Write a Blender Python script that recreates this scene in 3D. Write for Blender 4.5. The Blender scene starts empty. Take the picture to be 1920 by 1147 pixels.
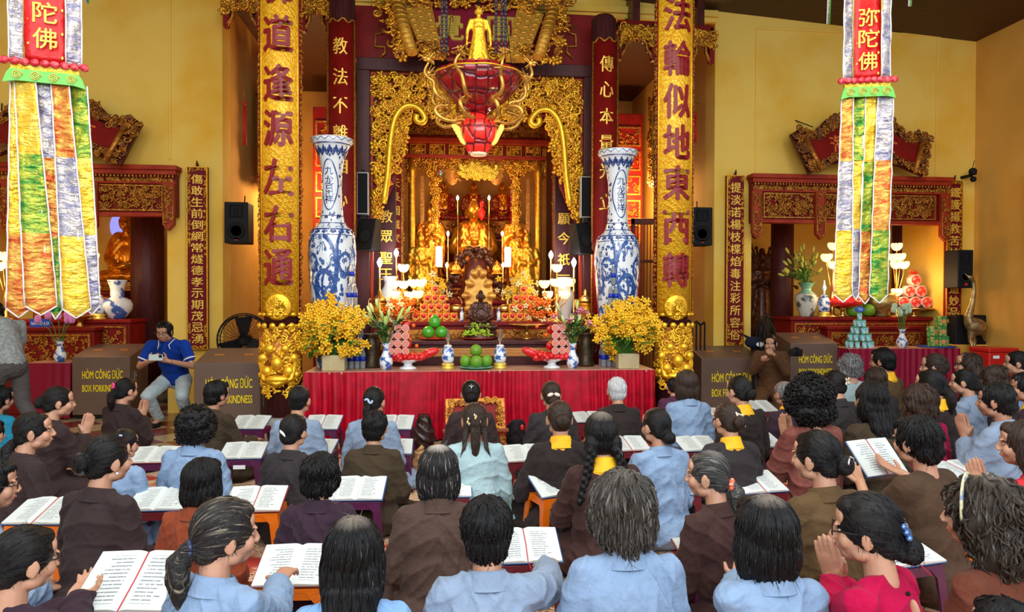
import bpy, bmesh, math, random
import numpy as np
from mathutils import Vector, Matrix, Euler, noise
random.seed(7); rng = np.random.default_rng(7)
PI = math.pi
sc = bpy.context.scene
COL = sc.collection
# ---------------------------------------------------------------- camera
FP = 1300.0; CAMZ = 1.55; YAW = math.radians(5.6); PITCH = math.radians(0.73)
cd = bpy.data.cameras.new('camera'); cam = bpy.data.objects.new('camera', cd); COL.objects.link(cam)
cd.sensor_width = 36; cd.lens = 36 * FP / 1920; cd.clip_start = 0.05; cd.clip_end = 100
cam.location = (0, 0, CAMZ)
cam.rotation_euler = (Matrix.Rotation(-YAW, 3, 'Z') @ Matrix.Rotation(PI/2 - PITCH, 3, 'X') @ Matrix.Rotation(math.radians(0.15), 3, 'Z')).to_euler()
sc.camera = cam
CM = cam.rotation_euler.to_matrix()
# ---------------------------------------------------------------- world and light
w = bpy.data.worlds.new('world'); sc.world = w; w.use_nodes = True
bg = w.node_tree.nodes['Background']; bg.inputs[0].default_value = (0.80, 0.90, 1.0, 1); bg.inputs[1].default_value = 0.72
sc.view_settings.view_transform = 'Standard'; sc.view_settings.look = 'None'
sc.view_settings.gamma = 1.0; sc.view_settings.use_curve_mapping = False
sc.view_settings.exposure = 0.25
sc.cycles.use_denoising = True
sc.cycles.max_bounces = 6; sc.cycles.transparent_max_bounces = 8
sc.cycles.caustics_reflective = False; sc.cycles.caustics_refractive = False
def area(name, loc, rot, sx, sy, power, col):
    l = bpy.data.lights.new(name, 'AREA'); l.shape = 'RECTANGLE'; l.size = sx; l.size_y = sy; l.energy = power; l.color = col
    o = bpy.data.objects.new(name, l); COL.objects.link(o); o.location = loc; o.rotation_euler = rot; return o
def point(name, loc, power, col, r=0.05):
    l = bpy.data.lights.new(name, 'POINT'); l.energy = power; l.color = col; l.shadow_soft_size = r
    o = bpy.data.objects.new(name, l); COL.objects.link(o); o.location = loc; return o
area('courtyard_daylight', (0.5, -2.5, 4.3), (math.radians(58), 0, 0), 9, 3.5, 520, (0.90, 0.96, 1.0))
area('hall_wall_fill', (0.5, 3.6, 5.6), (0, 0, 0), 8, 3, 260, (1.0, 0.93, 0.78))  # warm overhead fill added to brighten the yellow walls
# ---------------------------------------------------------------- helpers
def ray(px, py):
    return CM @ Vector(((px - 960) / FP, -(py - 573.5) / FP, -1.0))
def P(px, py, Y):
    d = ray(px, py); t = Y / d.y
    return Vector((d.x * t, Y, CAMZ + d.z * t))
def PZ(px, py, z):
    d = ray(px, py); t = (z - CAMZ) / d.z
    return Vector((d.x * t, d.y * t, z))
def XX(px, Y): return P(px, 560, Y).x
def ZZ(py, Y, px=900): return P(px, py, Y).z
MATS = {}
def _n(nt, t, **k):
    n = nt.nodes.new(t)
    for a, b in k.items(): setattr(n, a, b)
    return n
def mat(name, col, rough=0.5, metal=0.0, col2=None, nscale=8.0, lo=0.4, hi=0.6, bump=0.0, bscale=40.0, emit=None, estr=0.0,
        spec=None, coat=0.0, trans=0.0, ior=1.45, stretch=None, detail=4.0, sheen=0.0, bdist=0.01, alpha=None):
    if name in MATS: return MATS[name]
    m = bpy.data.materials.new(name); m.use_nodes = True; nt = m.node_tree
    b = nt.nodes['Principled BSDF']; L = nt.links.new
    c4 = lambda c: (c[0], c[1], c[2], 1)
    b.inputs['Base Color'].default_value = c4(col)
    b.inputs['Roughness'].default_value = rough; b.inputs['Metallic'].default_value = metal
    b.inputs['IOR'].default_value = ior
    if spec is not None: b.inputs['Specular IOR Level'].default_value = spec
    if coat: b.inputs['Coat Weight'].default_value = coat; b.inputs['Coat Roughness'].default_value = 0.12
    if trans: b.inputs['Transmission Weight'].default_value = trans
    if sheen: b.inputs['Sheen Weight'].default_value = sheen
    if alpha is not None: b.inputs['Alpha'].default_value = alpha
    if emit: b.inputs['Emission Color'].default_value = c4(emit); b.inputs['Emission Strength'].default_value = estr
    tc = _n(nt, 'ShaderNodeTexCoord'); mp = _n(nt, 'ShaderNodeMapping'); L(tc.outputs['Object'], mp.inputs[0])
    if stretch: mp.inputs['Scale'].default_value = stretch
    if col2 is not None:
        n = _n(nt, 'ShaderNodeTexNoise'); n.inputs['Scale'].default_value = nscale; n.inputs['Detail'].default_value = detail
        L(mp.outputs[0], n.inputs[0])
        mr = _n(nt, 'ShaderNodeMapRange'); mr.inputs[1].default_value = lo; mr.inputs[2].default_value = hi; L(n.outputs[0], mr.inputs[0])
        mx = _n(nt, 'ShaderNodeMix', data_type='RGBA'); mx.inputs[6].default_value = c4(col); mx.inputs[7].default_value = c4(col2)
        L(mr.outputs[0], mx.inputs[0]); L(mx.outputs[2], b.inputs['Base Color'])
    if bump:
        n2 = _n(nt, 'ShaderNodeTexNoise'); n2.inputs['Scale'].default_value = bscale; n2.inputs['Detail'].default_value = 3
        L(mp.outputs[0], n2.inputs[0])
        bp = _n(nt, 'ShaderNodeBump'); bp.inputs['Strength'].default_value = bump; bp.inputs['Distance'].default_value = bdist
        L(n2.outputs[0], bp.inputs['Height']); L(bp.outputs[0], b.inputs['Normal'])
    MATS[name] = m; return m

class MB:
    """collects geometry (numpy) and links it as ONE mesh object"""
    def __init__(s): s.v = []; s.f = []; s.m = []; s.n = 0; s.sm = []
    def add(s, V, F, mi=0, smooth=True):
        V = np.asarray(V, float).reshape(-1, 3); b = s.n
        s.v.append(V); s.f += [tuple(i + b for i in f) for f in F]; s.m += [mi] * len(F); s.sm += [smooth] * len(F); s.n += len(V)
    def box(s, c, d, mi=0, rz=0.0, taper=1.0, R=None):
        x, y, z = d[0]/2, d[1]/2, d[2]/2; t = taper
        V = np.array([(-x*t,-y*t,-z),(x*t,-y*t,-z),(x*t,y*t,-z),(-x*t,y*t,-z),(-x,-y,z),(x,-y,z),(x,y,z),(-x,y,z)])
        if rz: cc, ss = math.cos(rz), math.sin(rz); V = V @ np.array([[cc, ss, 0], [-ss, cc, 0], [0, 0, 1]])
        if R is not None: V = V @ np.array(R).T
        s.add(V + np.array(c), [(0,3,2,1),(4,5,6,7),(0,1,5,4),(1,2,6,5),(2,3,7,6),(3,0,4,7)], mi, False)
    def lathe(s, prof, c=(0,0,0), n=24, mi=0, flute=None, R=None, mis=None, smooth=True, sx=1, sy=1):
        a = np.linspace(0, 2*PI, n, endpoint=False); V = []
        for i, (r, z) in enumerate(prof):
            rr = r * (1 + (flute(a, i/(len(prof)-1)) if flute else 0))
            V.append(np.stack([rr*np.cos(a)*sx, rr*np.sin(a)*sy, np.full(n, z)], 1))
        V = np.concatenate(V)
        if R is not None: V = V @ np.array(R).T
        V = V + np.array(c); k = len(prof)
        for i in range(k-1):
            F = [(i*n+j, i*n+(j+1) % n, (i+1)*n+(j+1) % n, (i+1)*n+j) for j in range(n)]
            if i == 0: base = s.n; s.add(V, [], 0)
            s.f += [tuple(q + base for q in f) for f in F]; s.m += [(mis[i] if mis else mi)]*n; s.sm += [smooth]*n
        if prof[0][0] > 1e-4: s.f.append(tuple(base+j for j in range(n))[::-1]); s.m.append(mis[0] if mis else mi); s.sm.append(False)
        if prof[-1][0] > 1e-4: s.f.append(tuple(base+(k-1)*n+j for j in range(n))); s.m.append(mis[-1] if mis else mi); s.sm.append(False)
    def tube(s, pts, rad, n=8, mi=0, flat=1.0, up=None, close=False):
        pts = np.asarray(pts, float); k = len(pts)
        rad = np.full(k, rad) if np.isscalar(rad) else np.asarray(rad, float)
        T = np.gradient(pts, axis=0); T /= (np.linalg.norm(T, axis=1, keepdims=True) + 1e-9)
        u = np.array(up if up is not None else ((0, 0, 1) if abs(T[0][2]) < .9 else (0, 1, 0)), float)
        a = np.linspace(0, 2*PI, n, endpoint=False); V = []
        for i in range(k):
            u = u - T[i]*np.dot(u, T[i]); u /= (np.linalg.norm(u)+1e-9); w_ = np.cross(T[i], u)
            V.append(pts[i] + rad[i]*(np.cos(a)[:, None]*w_ + flat*np.sin(a)[:, None]*u))
        V = np.concatenate(V)
        F = [(i*n+j, i*n+(j+1) % n, (i+1)*n+(j+1) % n, (i+1)*n+j) for i in range(k-1) for j in range(n)]
        F += [tuple(range(n))[::-1], tuple((k-1)*n+j for j in range(n))]
        s.add(V, F, mi)
    def ell(s, c, r, mi=0, R=None, n=12, m=8):
        a = np.linspace(0, 2*PI, n, endpoint=False); V = [(0, 0, -1)]
        for i in range(1, m):
            t = -PI/2 + PI*i/m; V += [(math.cos(t)*math.cos(x), math.cos(t)*math.sin(x), math.sin(t)) for x in a]
        V.append((0, 0, 1)); V = np.array(V) * np.array(r if not np.isscalar(r) else (r, r, r))
        if R is not None: V = V @ np.array(R).T
        F = [(0, 1+(j+1) % n, 1+j) for j in range(n)]
        for i in range(m-2): F += [(1+i*n+j, 1+i*n+(j+1) % n, 1+(i+1)*n+(j+1) % n, 1+(i+1)*n+j) for j in range(n)]
        t = 1+(m-1)*n; F += [(t, t-n+j, t-n+(j+1) % n) for j in range(n)]
        s.add(V + np.array(c), F, mi)
    def cap(s, a, b, r1, r2, mi=0, n=12, flat=1.0, up=None):
        a = np.array(a, float); b = np.array(b, float); d = b-a; L = np.linalg.norm(d)+1e-9; d /= L
        P_, R_ = [], []
        for t in (-1, -.85, -.5): P_.append(a+d*t*r1); R_.append(max(r1*math.sqrt(1-t*t), r1*.05))
        P_.append(a); R_.append(r1); P_.append((a+b)/2); R_.append((r1+r2)/2); P_.append(b); R_.append(r2)
        for t in (.5, .85, 1): P_.append(b+d*t*r2); R_.append(max(r2*math.sqrt(1-t*t), r2*.05))
        s.tube(P_, R_, n, mi, flat, up)
    def prism(s, poly, y0, y1, mi=0, mside=None):
        """polygon in x,z extruded along y"""
        k = len(poly); V = [(x, y0, z) for x, z in poly] + [(x, y1, z) for x, z in poly]
        s.add(V, [tuple(range(k)), tuple(range(k, 2*k))[::-1]], mi, False)
        b = s.n - 2*k
        s.f += [(b+i, b+k+i, b+k+(i+1) % k, b+(i+1) % k) for i in range(k)]; s.m += [mi if mside is None else mside]*k; s.sm += [False]*k
    def grid(s, fn, nu, nv, mi=0, two=0.0, uvs=None):
        V = [fn(i/nu, j/nv) for j in range(nv+1) for i in range(nu+1)]
        F = [(j*(nu+1)+i, j*(nu+1)+i+1, (j+1)*(nu+1)+i+1, (j+1)*(nu+1)+i) for j in range(nv) for i in range(nu)]
        if callable(mi):
            s.add(V, [], 0); b = s.n-len(V); q = 0
            for j in range(nv):
                for i in range(nu):
                    s.f.append(tuple(x+b for x in F[q])); s.m.append(mi((i+.5)/nu, (j+.5)/nv)); s.sm.append(True); q += 1
        else: s.add(V, F, mi)
    def merge(s, o, M=None, mi=None):
        V = np.concatenate(o.v) if o.v else np.zeros((0, 3))
        if M is not None: M = np.array(M); V = V @ M[:3, :3].T + M[:3, 3]
        b = s.n; s.v.append(V); s.n += len(V)
        s.f += [tuple(i+b for i in f) for f in o.f]; s.m += (o.m if mi is None else [mi]*len(o.f)); s.sm += o.sm
    def xf(s, M):
        M = np.array(M); s.v = [np.concatenate(s.v) @ M[:3, :3].T + M[:3, 3]]; return s
    def mesh(s, name='mesh'):
        me = bpy.data.meshes.new(name); V = np.concatenate(s.v) if s.v else np.zeros((0, 3))
        me.from_pydata(V.tolist(), [], s.f); me.polygons.foreach_set('material_index', s.m); me.polygons.foreach_set('use_smooth', s.sm)
        me.update(); return me
    def build(s, name, mats, parent=None, bevel=0, loc=None, rot=None, **tags):
        me = s.mesh(name)
        if not isinstance(mats, (list, tuple)): mats = [mats]
        for m in mats: me.materials.append(m)
        return link(name, me, parent, bevel, loc, rot, **tags)
def link(name, me, parent=None, bevel=0, loc=None, rot=None, **tags):
    o = bpy.data.objects.new(name, me); COL.objects.link(o)
    if parent is not None: o.parent = parent
    if loc is not None: o.location = loc
    if rot is not None: o.rotation_euler = rot
    if bevel:
        b = o.modifiers.new('bevel', 'BEVEL'); b.width = bevel; b.segments = 2; b.limit_method = 'ANGLE'; b.angle_limit = 0.6
    for k, v in tags.items(): o[k] = v
    return o
def thing(name, label, cat, loc=(0, 0, 0), rz=0.0, group=None):
    o = bpy.data.objects.new(name, None); COL.objects.link(o); o.empty_display_size = 0.1
    o.location = loc; o.rotation_euler = (0, 0, rz) if not isinstance(rz, tuple) else rz
    o['label'] = label; o['category'] = cat
    if group: o['group'] = group
    return o
def dup(root, loc, rz=0.0, label=None, group=None):
    def cp(o, par):
        c = o.copy(); COL.objects.link(c); c.parent = par
        for ch in o.children: cp(ch, c)
        return c
    r = root.copy(); COL.objects.link(r)
    for ch in root.children: cp(ch, r)
    r.location = loc; r.rotation_euler = (0, 0, rz) if not isinstance(rz, tuple) else rz
    if label: r['label'] = label
    if group: r['group'] = group
    return r
def Rz(a): return Matrix.Rotation(a, 3, 'Z')
def Rx(a): return Matrix.Rotation(a, 3, 'X')
def Ry(a): return Matrix.Rotation(a, 3, 'Y')
TXT = {}
def text_data(t, bold=0.0, ext=0.02):
    k = (t, bold, ext)
    if k in TXT: return TXT[k]
    cu = bpy.data.curves.new('lettering', 'FONT'); cu.body = t; cu.size = 1.0; cu.extrude = ext; cu.offset = bold
    cu.align_x = 'CENTER'; cu.align_y = 'CENTER'; cu.resolution_u = 3
    o = bpy.data.objects.new('lettering', cu); COL.objects.link(o)
    me = o.to_mesh(); V = np.array([v.co[:] for v in me.vertices]).reshape(-1, 3); F = [tuple(p.vertices) for p in me.polygons]
    o.to_mesh_clear(); bpy.data.objects.remove(o); bpy.data.curves.remove(cu)
    if len(V):
        c = (V.min(0)+V.max(0))/2; V = V - c
    TXT[k] = (V, F); return TXT[k]
def text(mb, t, c, w=None, h=None, mi=0, M=None, bold=0.01, depth=0.004, wrap=None):
    """lettering in the x,z plane facing -y, scaled to width w / height h"""
    V, F = text_data(t, 0.0); V = V.copy()
    if not len(V): return
    d = V.max(0)-V.min(0)
    sx = (w/d[0]) if w else h/(max(d[0], d[1]) if len(t) == 1 else d[1]); sy = (h/d[1]) if (h and w) else sx
    V = np.stack([V[:, 0]*sx, -V[:, 2]*depth/max(d[2], 1e-6)*1.0, V[:, 1]*sy], 1)
    offs = [(0, 0)] if bold <= 0 else [(-bold*.6*sx, 0), (bold*.6*sx, 0), (0, bold*.5*sy), (0, -bold*.5*sy)]
    for q, (ox, oz) in enumerate(offs):
        U = V + np.array((ox, -q*depth*.03, oz))
        if M is not None: U = U @ np.array(M).T
        U = U + np.array(c)
        if wrap: U = wrap(U)
        mb.add(U, F, mi, False)
# ---------------------------------------------------------------- materials
G = mat('gilding', (0.93, 0.50, 0.045), 0.34, 0.75, (0.55, 0.20, 0.01), 30, .35, .75, 0.25, 120)
GB = mat('bright_gilding', (1.0, 0.60, 0.035), 0.36, 0.6, (0.85, 0.40, 0.02), 14, .4, .7, 0.25, 60)
GD = mat('old_gilding', (0.62, 0.27, 0.035), 0.4, 0.6, (0.28, 0.07, 0.01), 30, .35, .65, 0.4, 90)
GY = mat('pale_gilding', (0.95, 0.66, 0.10), 0.4, 0.6)
RL = mat('red_lacquer', (0.27, 0.008, 0.006), 0.5, 0, (0.16, 0.006, 0.004), 5, .3, .7, spec=.25)
RB = mat('bright_red_lacquer', (0.42, 0.045, 0.010), 0.45, 0, (0.30, 0.018, 0.006), 6, .3, .7, spec=.3)
MW = mat('maroon_wood', (0.085, 0.020, 0.020), 0.45, 0, (0.05, 0.010, 0.011), 6, .3, .7, stretch=(6, 6, .6), spec=.3)
MW2 = mat('dark_carved_wood', (0.12, 0.022, 0.012), 0.35, 0, (0.05, 0.012, 0.008), 12, .3, .7)
WALLM = mat('yellow_limewash', (0.92, 0.62, 0.12), 0.85, 0, (0.86, 0.47, 0.035), 1.3, .45, .70, 0.15, 60, detail=7)
ORW = mat('ochre_limewash', (0.88, 0.50, 0.11), 0.85, 0, (0.66, 0.30, 0.05), 1.0, .4, .7, 0.12, 50)
BLK = mat('black_plastic', (0.008, 0.008, 0.009), 0.6, spec=.25)
BLKM = mat('black_mesh', (0.014, 0.014, 0.016), 0.8, spec=.2, bump=0.6, bscale=300)
BRS = mat('brass', (0.80, 0.48, 0.14), 0.28, 0.95, (0.55, 0.28, 0.06), 9, .3, .8)
CER = mat('white_porcelain', (0.80, 0.84, 0.86), 0.12, 0, coat=0.5)
BLU = mat('cobalt_glaze', (0.035, 0.085, 0.30), 0.15, 0, (0.012, 0.03, 0.15), 25, .4, .6, coat=0.5)
BW = mat('blue_and_white_glaze', (0.80, 0.85, 0.88), 0.12, 0, (0.04, 0.12, 0.42), 16, .50, .56, coat=0.5, detail=5)
RCH = mat('red_character_paint', (0.24, 0.008, 0.012), 0.4)
GCH = mat('gold_character_paint', (0.98, 0.60, 0.08), 0.4, 0.3)
RCL = mat('red_velvet', (0.52, 0.002, 0.022), 0.36, 0, (0.30, 0.001, 0.012), 8, .3, .7)
RCL2 = mat('dark_red_velvet', (0.26, 0.004, 0.030), 0.55, 0, spec=.3)

def voxel_mesh(mb, voxel, it=4, name='mesh', fac=0.5):
    me = mb.mesh(name); o = bpy.data.objects.new('work', me); COL.objects.link(o)
    r = o.modifiers.new('r', 'REMESH'); r.mode = 'VOXEL'; r.voxel_size = voxel; r.use_smooth_shade = True
    if it: s_ = o.modifiers.new('s', 'SMOOTH'); s_.factor = fac; s_.iterations = it
    dg = bpy.context.evaluated_depsgraph_get(); out = bpy.data.meshes.new_from_object(o.evaluated_get(dg))
    bpy.data.objects.remove(o); bpy.data.meshes.remove(me); out.name = name; out.materials.clear(); return out
def get_co(me):
    a = np.empty(len(me.vertices)*3); me.vertices.foreach_get('co', a); return a.reshape(-1, 3)
def set_co(me, a): me.vertices.foreach_set('co', a.ravel()); me.update()
def get_no(me):
    a = np.empty(len(me.vertices)*3); me.vertices.foreach_get('normal', a); return a.reshape(-1, 3)

# ---------------------------------------------------------------- carved relief
def _spiral(turn=1.4, n=12):
    mb = MB(); t = np.linspace(0, 1, n); a = t*turn*2*PI; r = 0.5*(1-t*.82)
    mb.tube(np.stack([r*np.cos(a)-.1, -0.10-0.12*t, r*np.sin(a)], 1), 0.13*(1-t*.45), 5); return mb
def _leaf():
    mb = MB(); mb.ell((0, -.05, 0), (.5, .16, .17), n=7, m=4); mb.ell((-.25, -.12, .15), (.28, .12, .12), R=Ry(.7), n=6, m=4); mb.ell((-.25, -.12, -.15), (.28, .12, .12), R=Ry(-.7), n=6, m=4); return mb
def _flower():
    mb = MB()
    for k in range(5): a = k*2*PI/5; mb.ell((.3*math.cos(a), -.06, .3*math.sin(a)), (.24, .13, .17), R=Ry(-a), n=6, m=4)
    mb.ell((0, -.15, 0), (.16, .14, .16), n=6, m=4); return mb
REL = [_spiral(), _leaf(), _flower(), _spiral(1.0, 9), _leaf()]
def relief(mb, inside, bounds, n, size, y=0.0, mi=0, dep=1.0, alt=None):
    x0, x1, z0, z1 = bounds; c = 0; tries = 0
    while c < n and tries < n*12:
        tries += 1; x = rng.uniform(x0, x1); z = rng.uniform(z0, z1)
        if inside is not None and not inside(x, z): continue
        s_ = size*rng.uniform(.6, 1.25); a = rng.uniform(0, 2*PI); fl = rng.choice([-1, 1])
        M = np.eye(4); ca, sa = math.cos(a), math.sin(a)
        M[:3, :3] = np.array([[ca*fl, 0, -sa], [0, dep, 0], [sa*fl, 0, ca]])*s_; M[:3, 3] = (x, y-rng.uniform(0, .35)*size*dep, z)
        mb.merge(REL[int(rng.integers(0, len(REL)))], M, mi if alt is None or rng.random() > .3 else alt); c += 1
def frame2d(mb, x0, x1, z0, z1, y0, y1, t, mi):
    for b in ((x0, x1, z0, z0+t), (x0, x1, z1-t, z1), (x0, x0+t, z0+t, z1-t), (x1-t, x1, z0+t, z1-t)):
        mb.box(((b[0]+b[1])/2, (y0+y1)/2, (b[2]+b[3])/2), (b[1]-b[0], abs(y1-y0), b[3]-b[2]), mi)
def bx(mb, x0, x1, y0, y1, z0, z1, mi=0): mb.box(((x0+x1)/2, (y0+y1)/2, (z0+z1)/2), (abs(x1-x0), abs(y1-y0), abs(z1-z0)), mi)

# ---------------------------------------------------------------- the setting
YW = 9.6
def struct(name, mb, m, bevel=0): return mb.build(name, m, bevel=bevel, kind='structure')
def floor_material():
    m = bpy.data.materials.new('patterned_floor_tiles'); m.use_nodes = True; nt = m.node_tree; L = nt.links.new; b = nt.nodes['Principled BSDF']
    tc = _n(nt, 'ShaderNodeTexCoord'); ck = _n(nt, 'ShaderNodeTexChecker'); ck.inputs['Scale'].default_value = 2.4
    mp = _n(nt, 'ShaderNodeMapping'); mp.inputs['Rotation'].default_value = (0, 0, PI/4); L(tc.outputs['Object'], mp.inputs[0]); L(mp.outputs[0], ck.inputs[0])
    ck.inputs[1].default_value = (0.55, 0.42, 0.24, 1); ck.inputs[2].default_value = (0.22, 0.035, 0.03, 1)
    n = _n(nt, 'ShaderNodeTexNoise'); n.inputs['Scale'].default_value = 12; L(tc.outputs['Object'], n.inputs[0])
    mx = _n(nt, 'ShaderNodeMix', data_type='RGBA', blend_type='MULTIPLY'); mx.inputs[0].default_value = .4; L(ck.outputs[0], mx.inputs[6]); L(n.outputs['Color'], mx.inputs[7])
    L(mx.outputs[2], b.inputs['Base Color']); b.inputs['Roughness'].default_value = .25; return m
mb = MB(); bx(mb, -8, 8, -4, 14.5, -.1, 0); struct('floor', mb, floor_material())
CORX = XX(1825, YW)
def ceil_z(x): return 5.35 + .07*(CORX - x)
CW = mat('dark_ceiling_wood', (0.075, 0.028, 0.014), 0.6, 0, (0.05, 0.018, 0.01), 4, .3, .7, stretch=(.4, 6, 1))
mb = MB(); x0, x1 = -7.2, CORX+.2
V = [(x0, 4.6, ceil_z(x0)), (x1, 4.6, ceil_z(x1)), (x1, YW+.1, ceil_z(x1)), (x0, YW+.1, ceil_z(x0))]
mb.add(V + [(a, b_, c+.1) for a, b_, c in V], [(0, 1, 2, 3), (7, 6, 5, 4), (0, 4, 5, 1), (1, 5, 6, 2), (2, 6, 7, 3), (3, 7, 4, 0)], 0, False)
struct('ceiling', mb, CW)
PL0, PL1 = XX(314, YW), XX(418, YW); PR0, PR1 = XX(1338, YW), XX(1408, YW); RN1 = XX(1776, YW)
mb = MB()
T = .35
bx(mb, -7.2, PL0, YW, YW+T, ZZ(402, YW), 6.6); bx(mb, PL0, PL1, YW, YW+T, 0, 6.6)
bx(mb, PR0, PR1, YW, YW+T, 0, 5.9); bx(mb, PR1, RN1, YW, YW+T, ZZ(400, YW), 5.9); bx(mb, RN1, CORX+.3, YW, YW+T, 0, 5.9)
bx(mb, PL1, PR0, YW, YW+T, ZZ(12, YW), 6.6)
bx(mb, -7.2, -6.8, YW, YW+T, 0, 6.6)
struct('wall_back', mb, WALLM)
mb = MB()   # mouldings on the back wall
for (a, b_) in ((XX(322, YW), PL1-.02), (PR0+.02, XX(1400, YW))):
    pass
zz = ZZ(34, YW)
bx(mb, XX(1415, YW), XX(1750, YW), YW-.015, YW, zz, zz+.04); bx(mb, XX(1413, YW), XX(1418, YW), YW-.015, YW, ZZ(330, YW), zz)
bx(mb, XX(1750, YW), XX(1757, YW), YW-.015, YW, ZZ(330, YW), zz+.04)
bx(mb, XX(318, YW), XX(323, YW), YW-.015, YW, ZZ(312, YW), 6.3)
struct('trim_back', mb, WALLM, .004)
mb = MB(); bx(mb, CORX, CORX+.3, 6.2, YW, 0, 6.2)
struct('wall_right', mb, mat('ochre_plaster', (0.74, 0.40, 0.075), 0.85, 0, (0.60, 0.28, 0.03), .9, .4, .75, 0.12, 50))
mb = MB(); xr = XX(1895, 8.4); bx(mb, CORX-.06, CORX+.02, 7.0, 8.45, 0, ZZ(312, 8.4)); bx(mb, CORX-.09, CORX+.02, 6.9, 7.0, 0, ZZ(312, 8.4)+.1); bx(mb, CORX-.09, CORX+.02, 8.45, 8.55, 0, ZZ(312, 8.4)+.1)
bx(mb, CORX-.09, CORX+.02, 7.0, 8.45, ZZ(312, 8.4), ZZ(312, 8.4)+.1)
struct('door_1', mb, mat('dark_door_wood', (.10, .035, .02), .5), .006)
mb = MB(); bx(mb, -7.2, -6.9, 3.5, YW, 0, 6.6); struct('wall_left', mb, WALLM)
# niches and passages behind the back wall
mb = MB(); bx(mb, -7.2, PL0+.1, 12.0, 12.2, 0, 4.4); bx(mb, PL0, PL0+.1, YW+T, 12, 0, 4.4); bx(mb, -6.95, -6.85, YW+T, 12, 0, 4.4); bx(mb, -6.85, PL0, YW+T, 12, 3.6, 3.7)
struct('wall_niche_left', mb, WALLM)
mb = MB(); bx(mb, PR1-.1, RN1+.1, 12.0, 12.2, 0, 4.4); bx(mb, PR1-.1, PR1, YW+T, 12, 0, 4.4); bx(mb, RN1, RN1+.1, YW+T, 12, 0, 4.4); bx(mb, PR1, RN1, YW+T, 12, 3.6, 3.7)
struct('wall_niche_right', mb, WALLM)
mb = MB(); bx(mb, PL1-.1, PL1, YW+T, 14, 0, 5.6); struct('wall_passage_left', mb, ORW)
mb = MB(); bx(mb, PR0, PR0+.1, YW+T, 14, 0, 5.6); struct('wall_passage_right', mb, ORW)
mb = MB(); bx(mb, -5, 8, 14.0, 14.2, 0, 5.6); struct('wall_rear', mb, ORW)
mb = MB(); bx(mb, PL1-.1, PR0+.1, YW+T, 14.1, 5.58, 5.7); struct('ceiling_rear', mb, mat('dark_rear_ceiling', (0.07, 0.022, 0.010), 0.6))
YF = 9.2
FX0, FX1 = XX(670, YF), XX(1114, YF)
mb = MB(); bx(mb, FX0-.02, FX0+.05, YF+.2, 13.9, 0, 5.3); bx(mb, FX1-.05, FX1+.02, YF+.2, 13.9, 0, 5.3); struct('wall_sanctuary', mb, MW)
mb = MB(); bx(mb, FX0+.05, FX1-.05, YF+.2, 13.4, 4.75, 4.85); struct('ceiling_sanctuary', mb, MW)
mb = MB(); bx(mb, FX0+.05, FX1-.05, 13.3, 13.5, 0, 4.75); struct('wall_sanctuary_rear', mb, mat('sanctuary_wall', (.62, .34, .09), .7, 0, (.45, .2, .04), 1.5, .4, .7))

# ---------------------------------------------------------------- central frame, lintel and carved arch
t = thing('sanctuary_portal', 'dark maroon wooden door frame around the golden carved arch of the central sanctuary', 'frame', (0, YF, 0))
mb = MB(); z1 = ZZ(119, YF); z0 = ZZ(142, YF)
bx(mb, FX0, FX1, -.1, .15, z0, z1); mb.build('lintel', MW, t, .01)
for a, b_ in ((FX0, FX0+.17), (FX1-.17, FX1)):
    mb = MB(); bx(mb, a, b_, -.1, .15, 0, z0); mb.build('post', MW, t, .01)
IX0, IX1 = FX0+.17, FX1-.17; zt = z0
t2 = thing('carved_arch', 'gilded openwork arch of carved leaves filling the sanctuary door frame', 'carving', (0, YF, 0))
mb = MB(); frame2d(mb, IX0, IX1, .3, zt, -.03, .06, .035, 0); mb.build('border', RB, t2, .004)
cx = (IX0+IX1)/2; hw = (IX1-IX0)/2-.035
def arch_in(x, z):
    u = abs(x-cx)/hw                     # 0 centre .. 1 edge
    if u > 1 or z > zt-.03: return False
    side_z = ZZ(432, YF)
    if u > .78: lim = side_z + (1.0-u)/.22*.55*3.2*0.5
    elif u > .66: lim = ZZ(330, YF) + (.78-u)/.12*(ZZ(232, YF)-ZZ(330, YF))
    elif u > .5: lim = ZZ(208, YF)
    else: lim = ZZ(225, YF) + (0.5-u)*.1
    return z > lim
mb = MB(); relief(mb, arch_in, (IX0, IX1, ZZ(440, YF), zt), 1250, .125, 0.0, 0, 1.0, 1)
mb.build('scrollwork', [G, GB], t2)
mb = MB()    # dark carved backing behind the scrollwork
V = []; 
for sgn in (-1, 1):
    px_ = [(1.0, ZZ(432, YF)), (.93, ZZ(400, YF)), (.80, ZZ(345, YF)), (.77, ZZ(240, YF)), (.66, ZZ(215, YF)), (.5, ZZ(200, YF)), (0, ZZ(215, YF)), (0, zt), (1.0, zt)]
    poly = [(cx+sgn*u*hw, z) for u, z in px_]
    mb.prism(poly if sgn > 0 else poly[::-1], 0.03, 0.05)
mb.build('backing', RL, t2)
for sgn in (-1, 1):
    mb = MB(); q = [(.90, 385), (.855, 330), (.84, 275), (.80, 225), (.70, 203), (.60, 204), (.53, 216), (.50, 228), (.54, 236), (.60, 231), (.585, 220)] if True else 0
    pts = [(cx+sgn*u*hw, -.06, ZZ(z, YF)) for u, z in q]
    # smooth the path
    pts = np.array(pts); tt = np.linspace(0, len(pts)-1, 40); pts = np.stack([np.interp(tt, range(len(pts)), pts[:, k]) for k in range(3)], 1)
    for _ in range(3): pts[1:-1] = (pts[:-2]+2*pts[1:-1]+pts[2:])/4
    mb.tube(pts, .042, 8); mb.build('rope_moulding', GB, t2)
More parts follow.
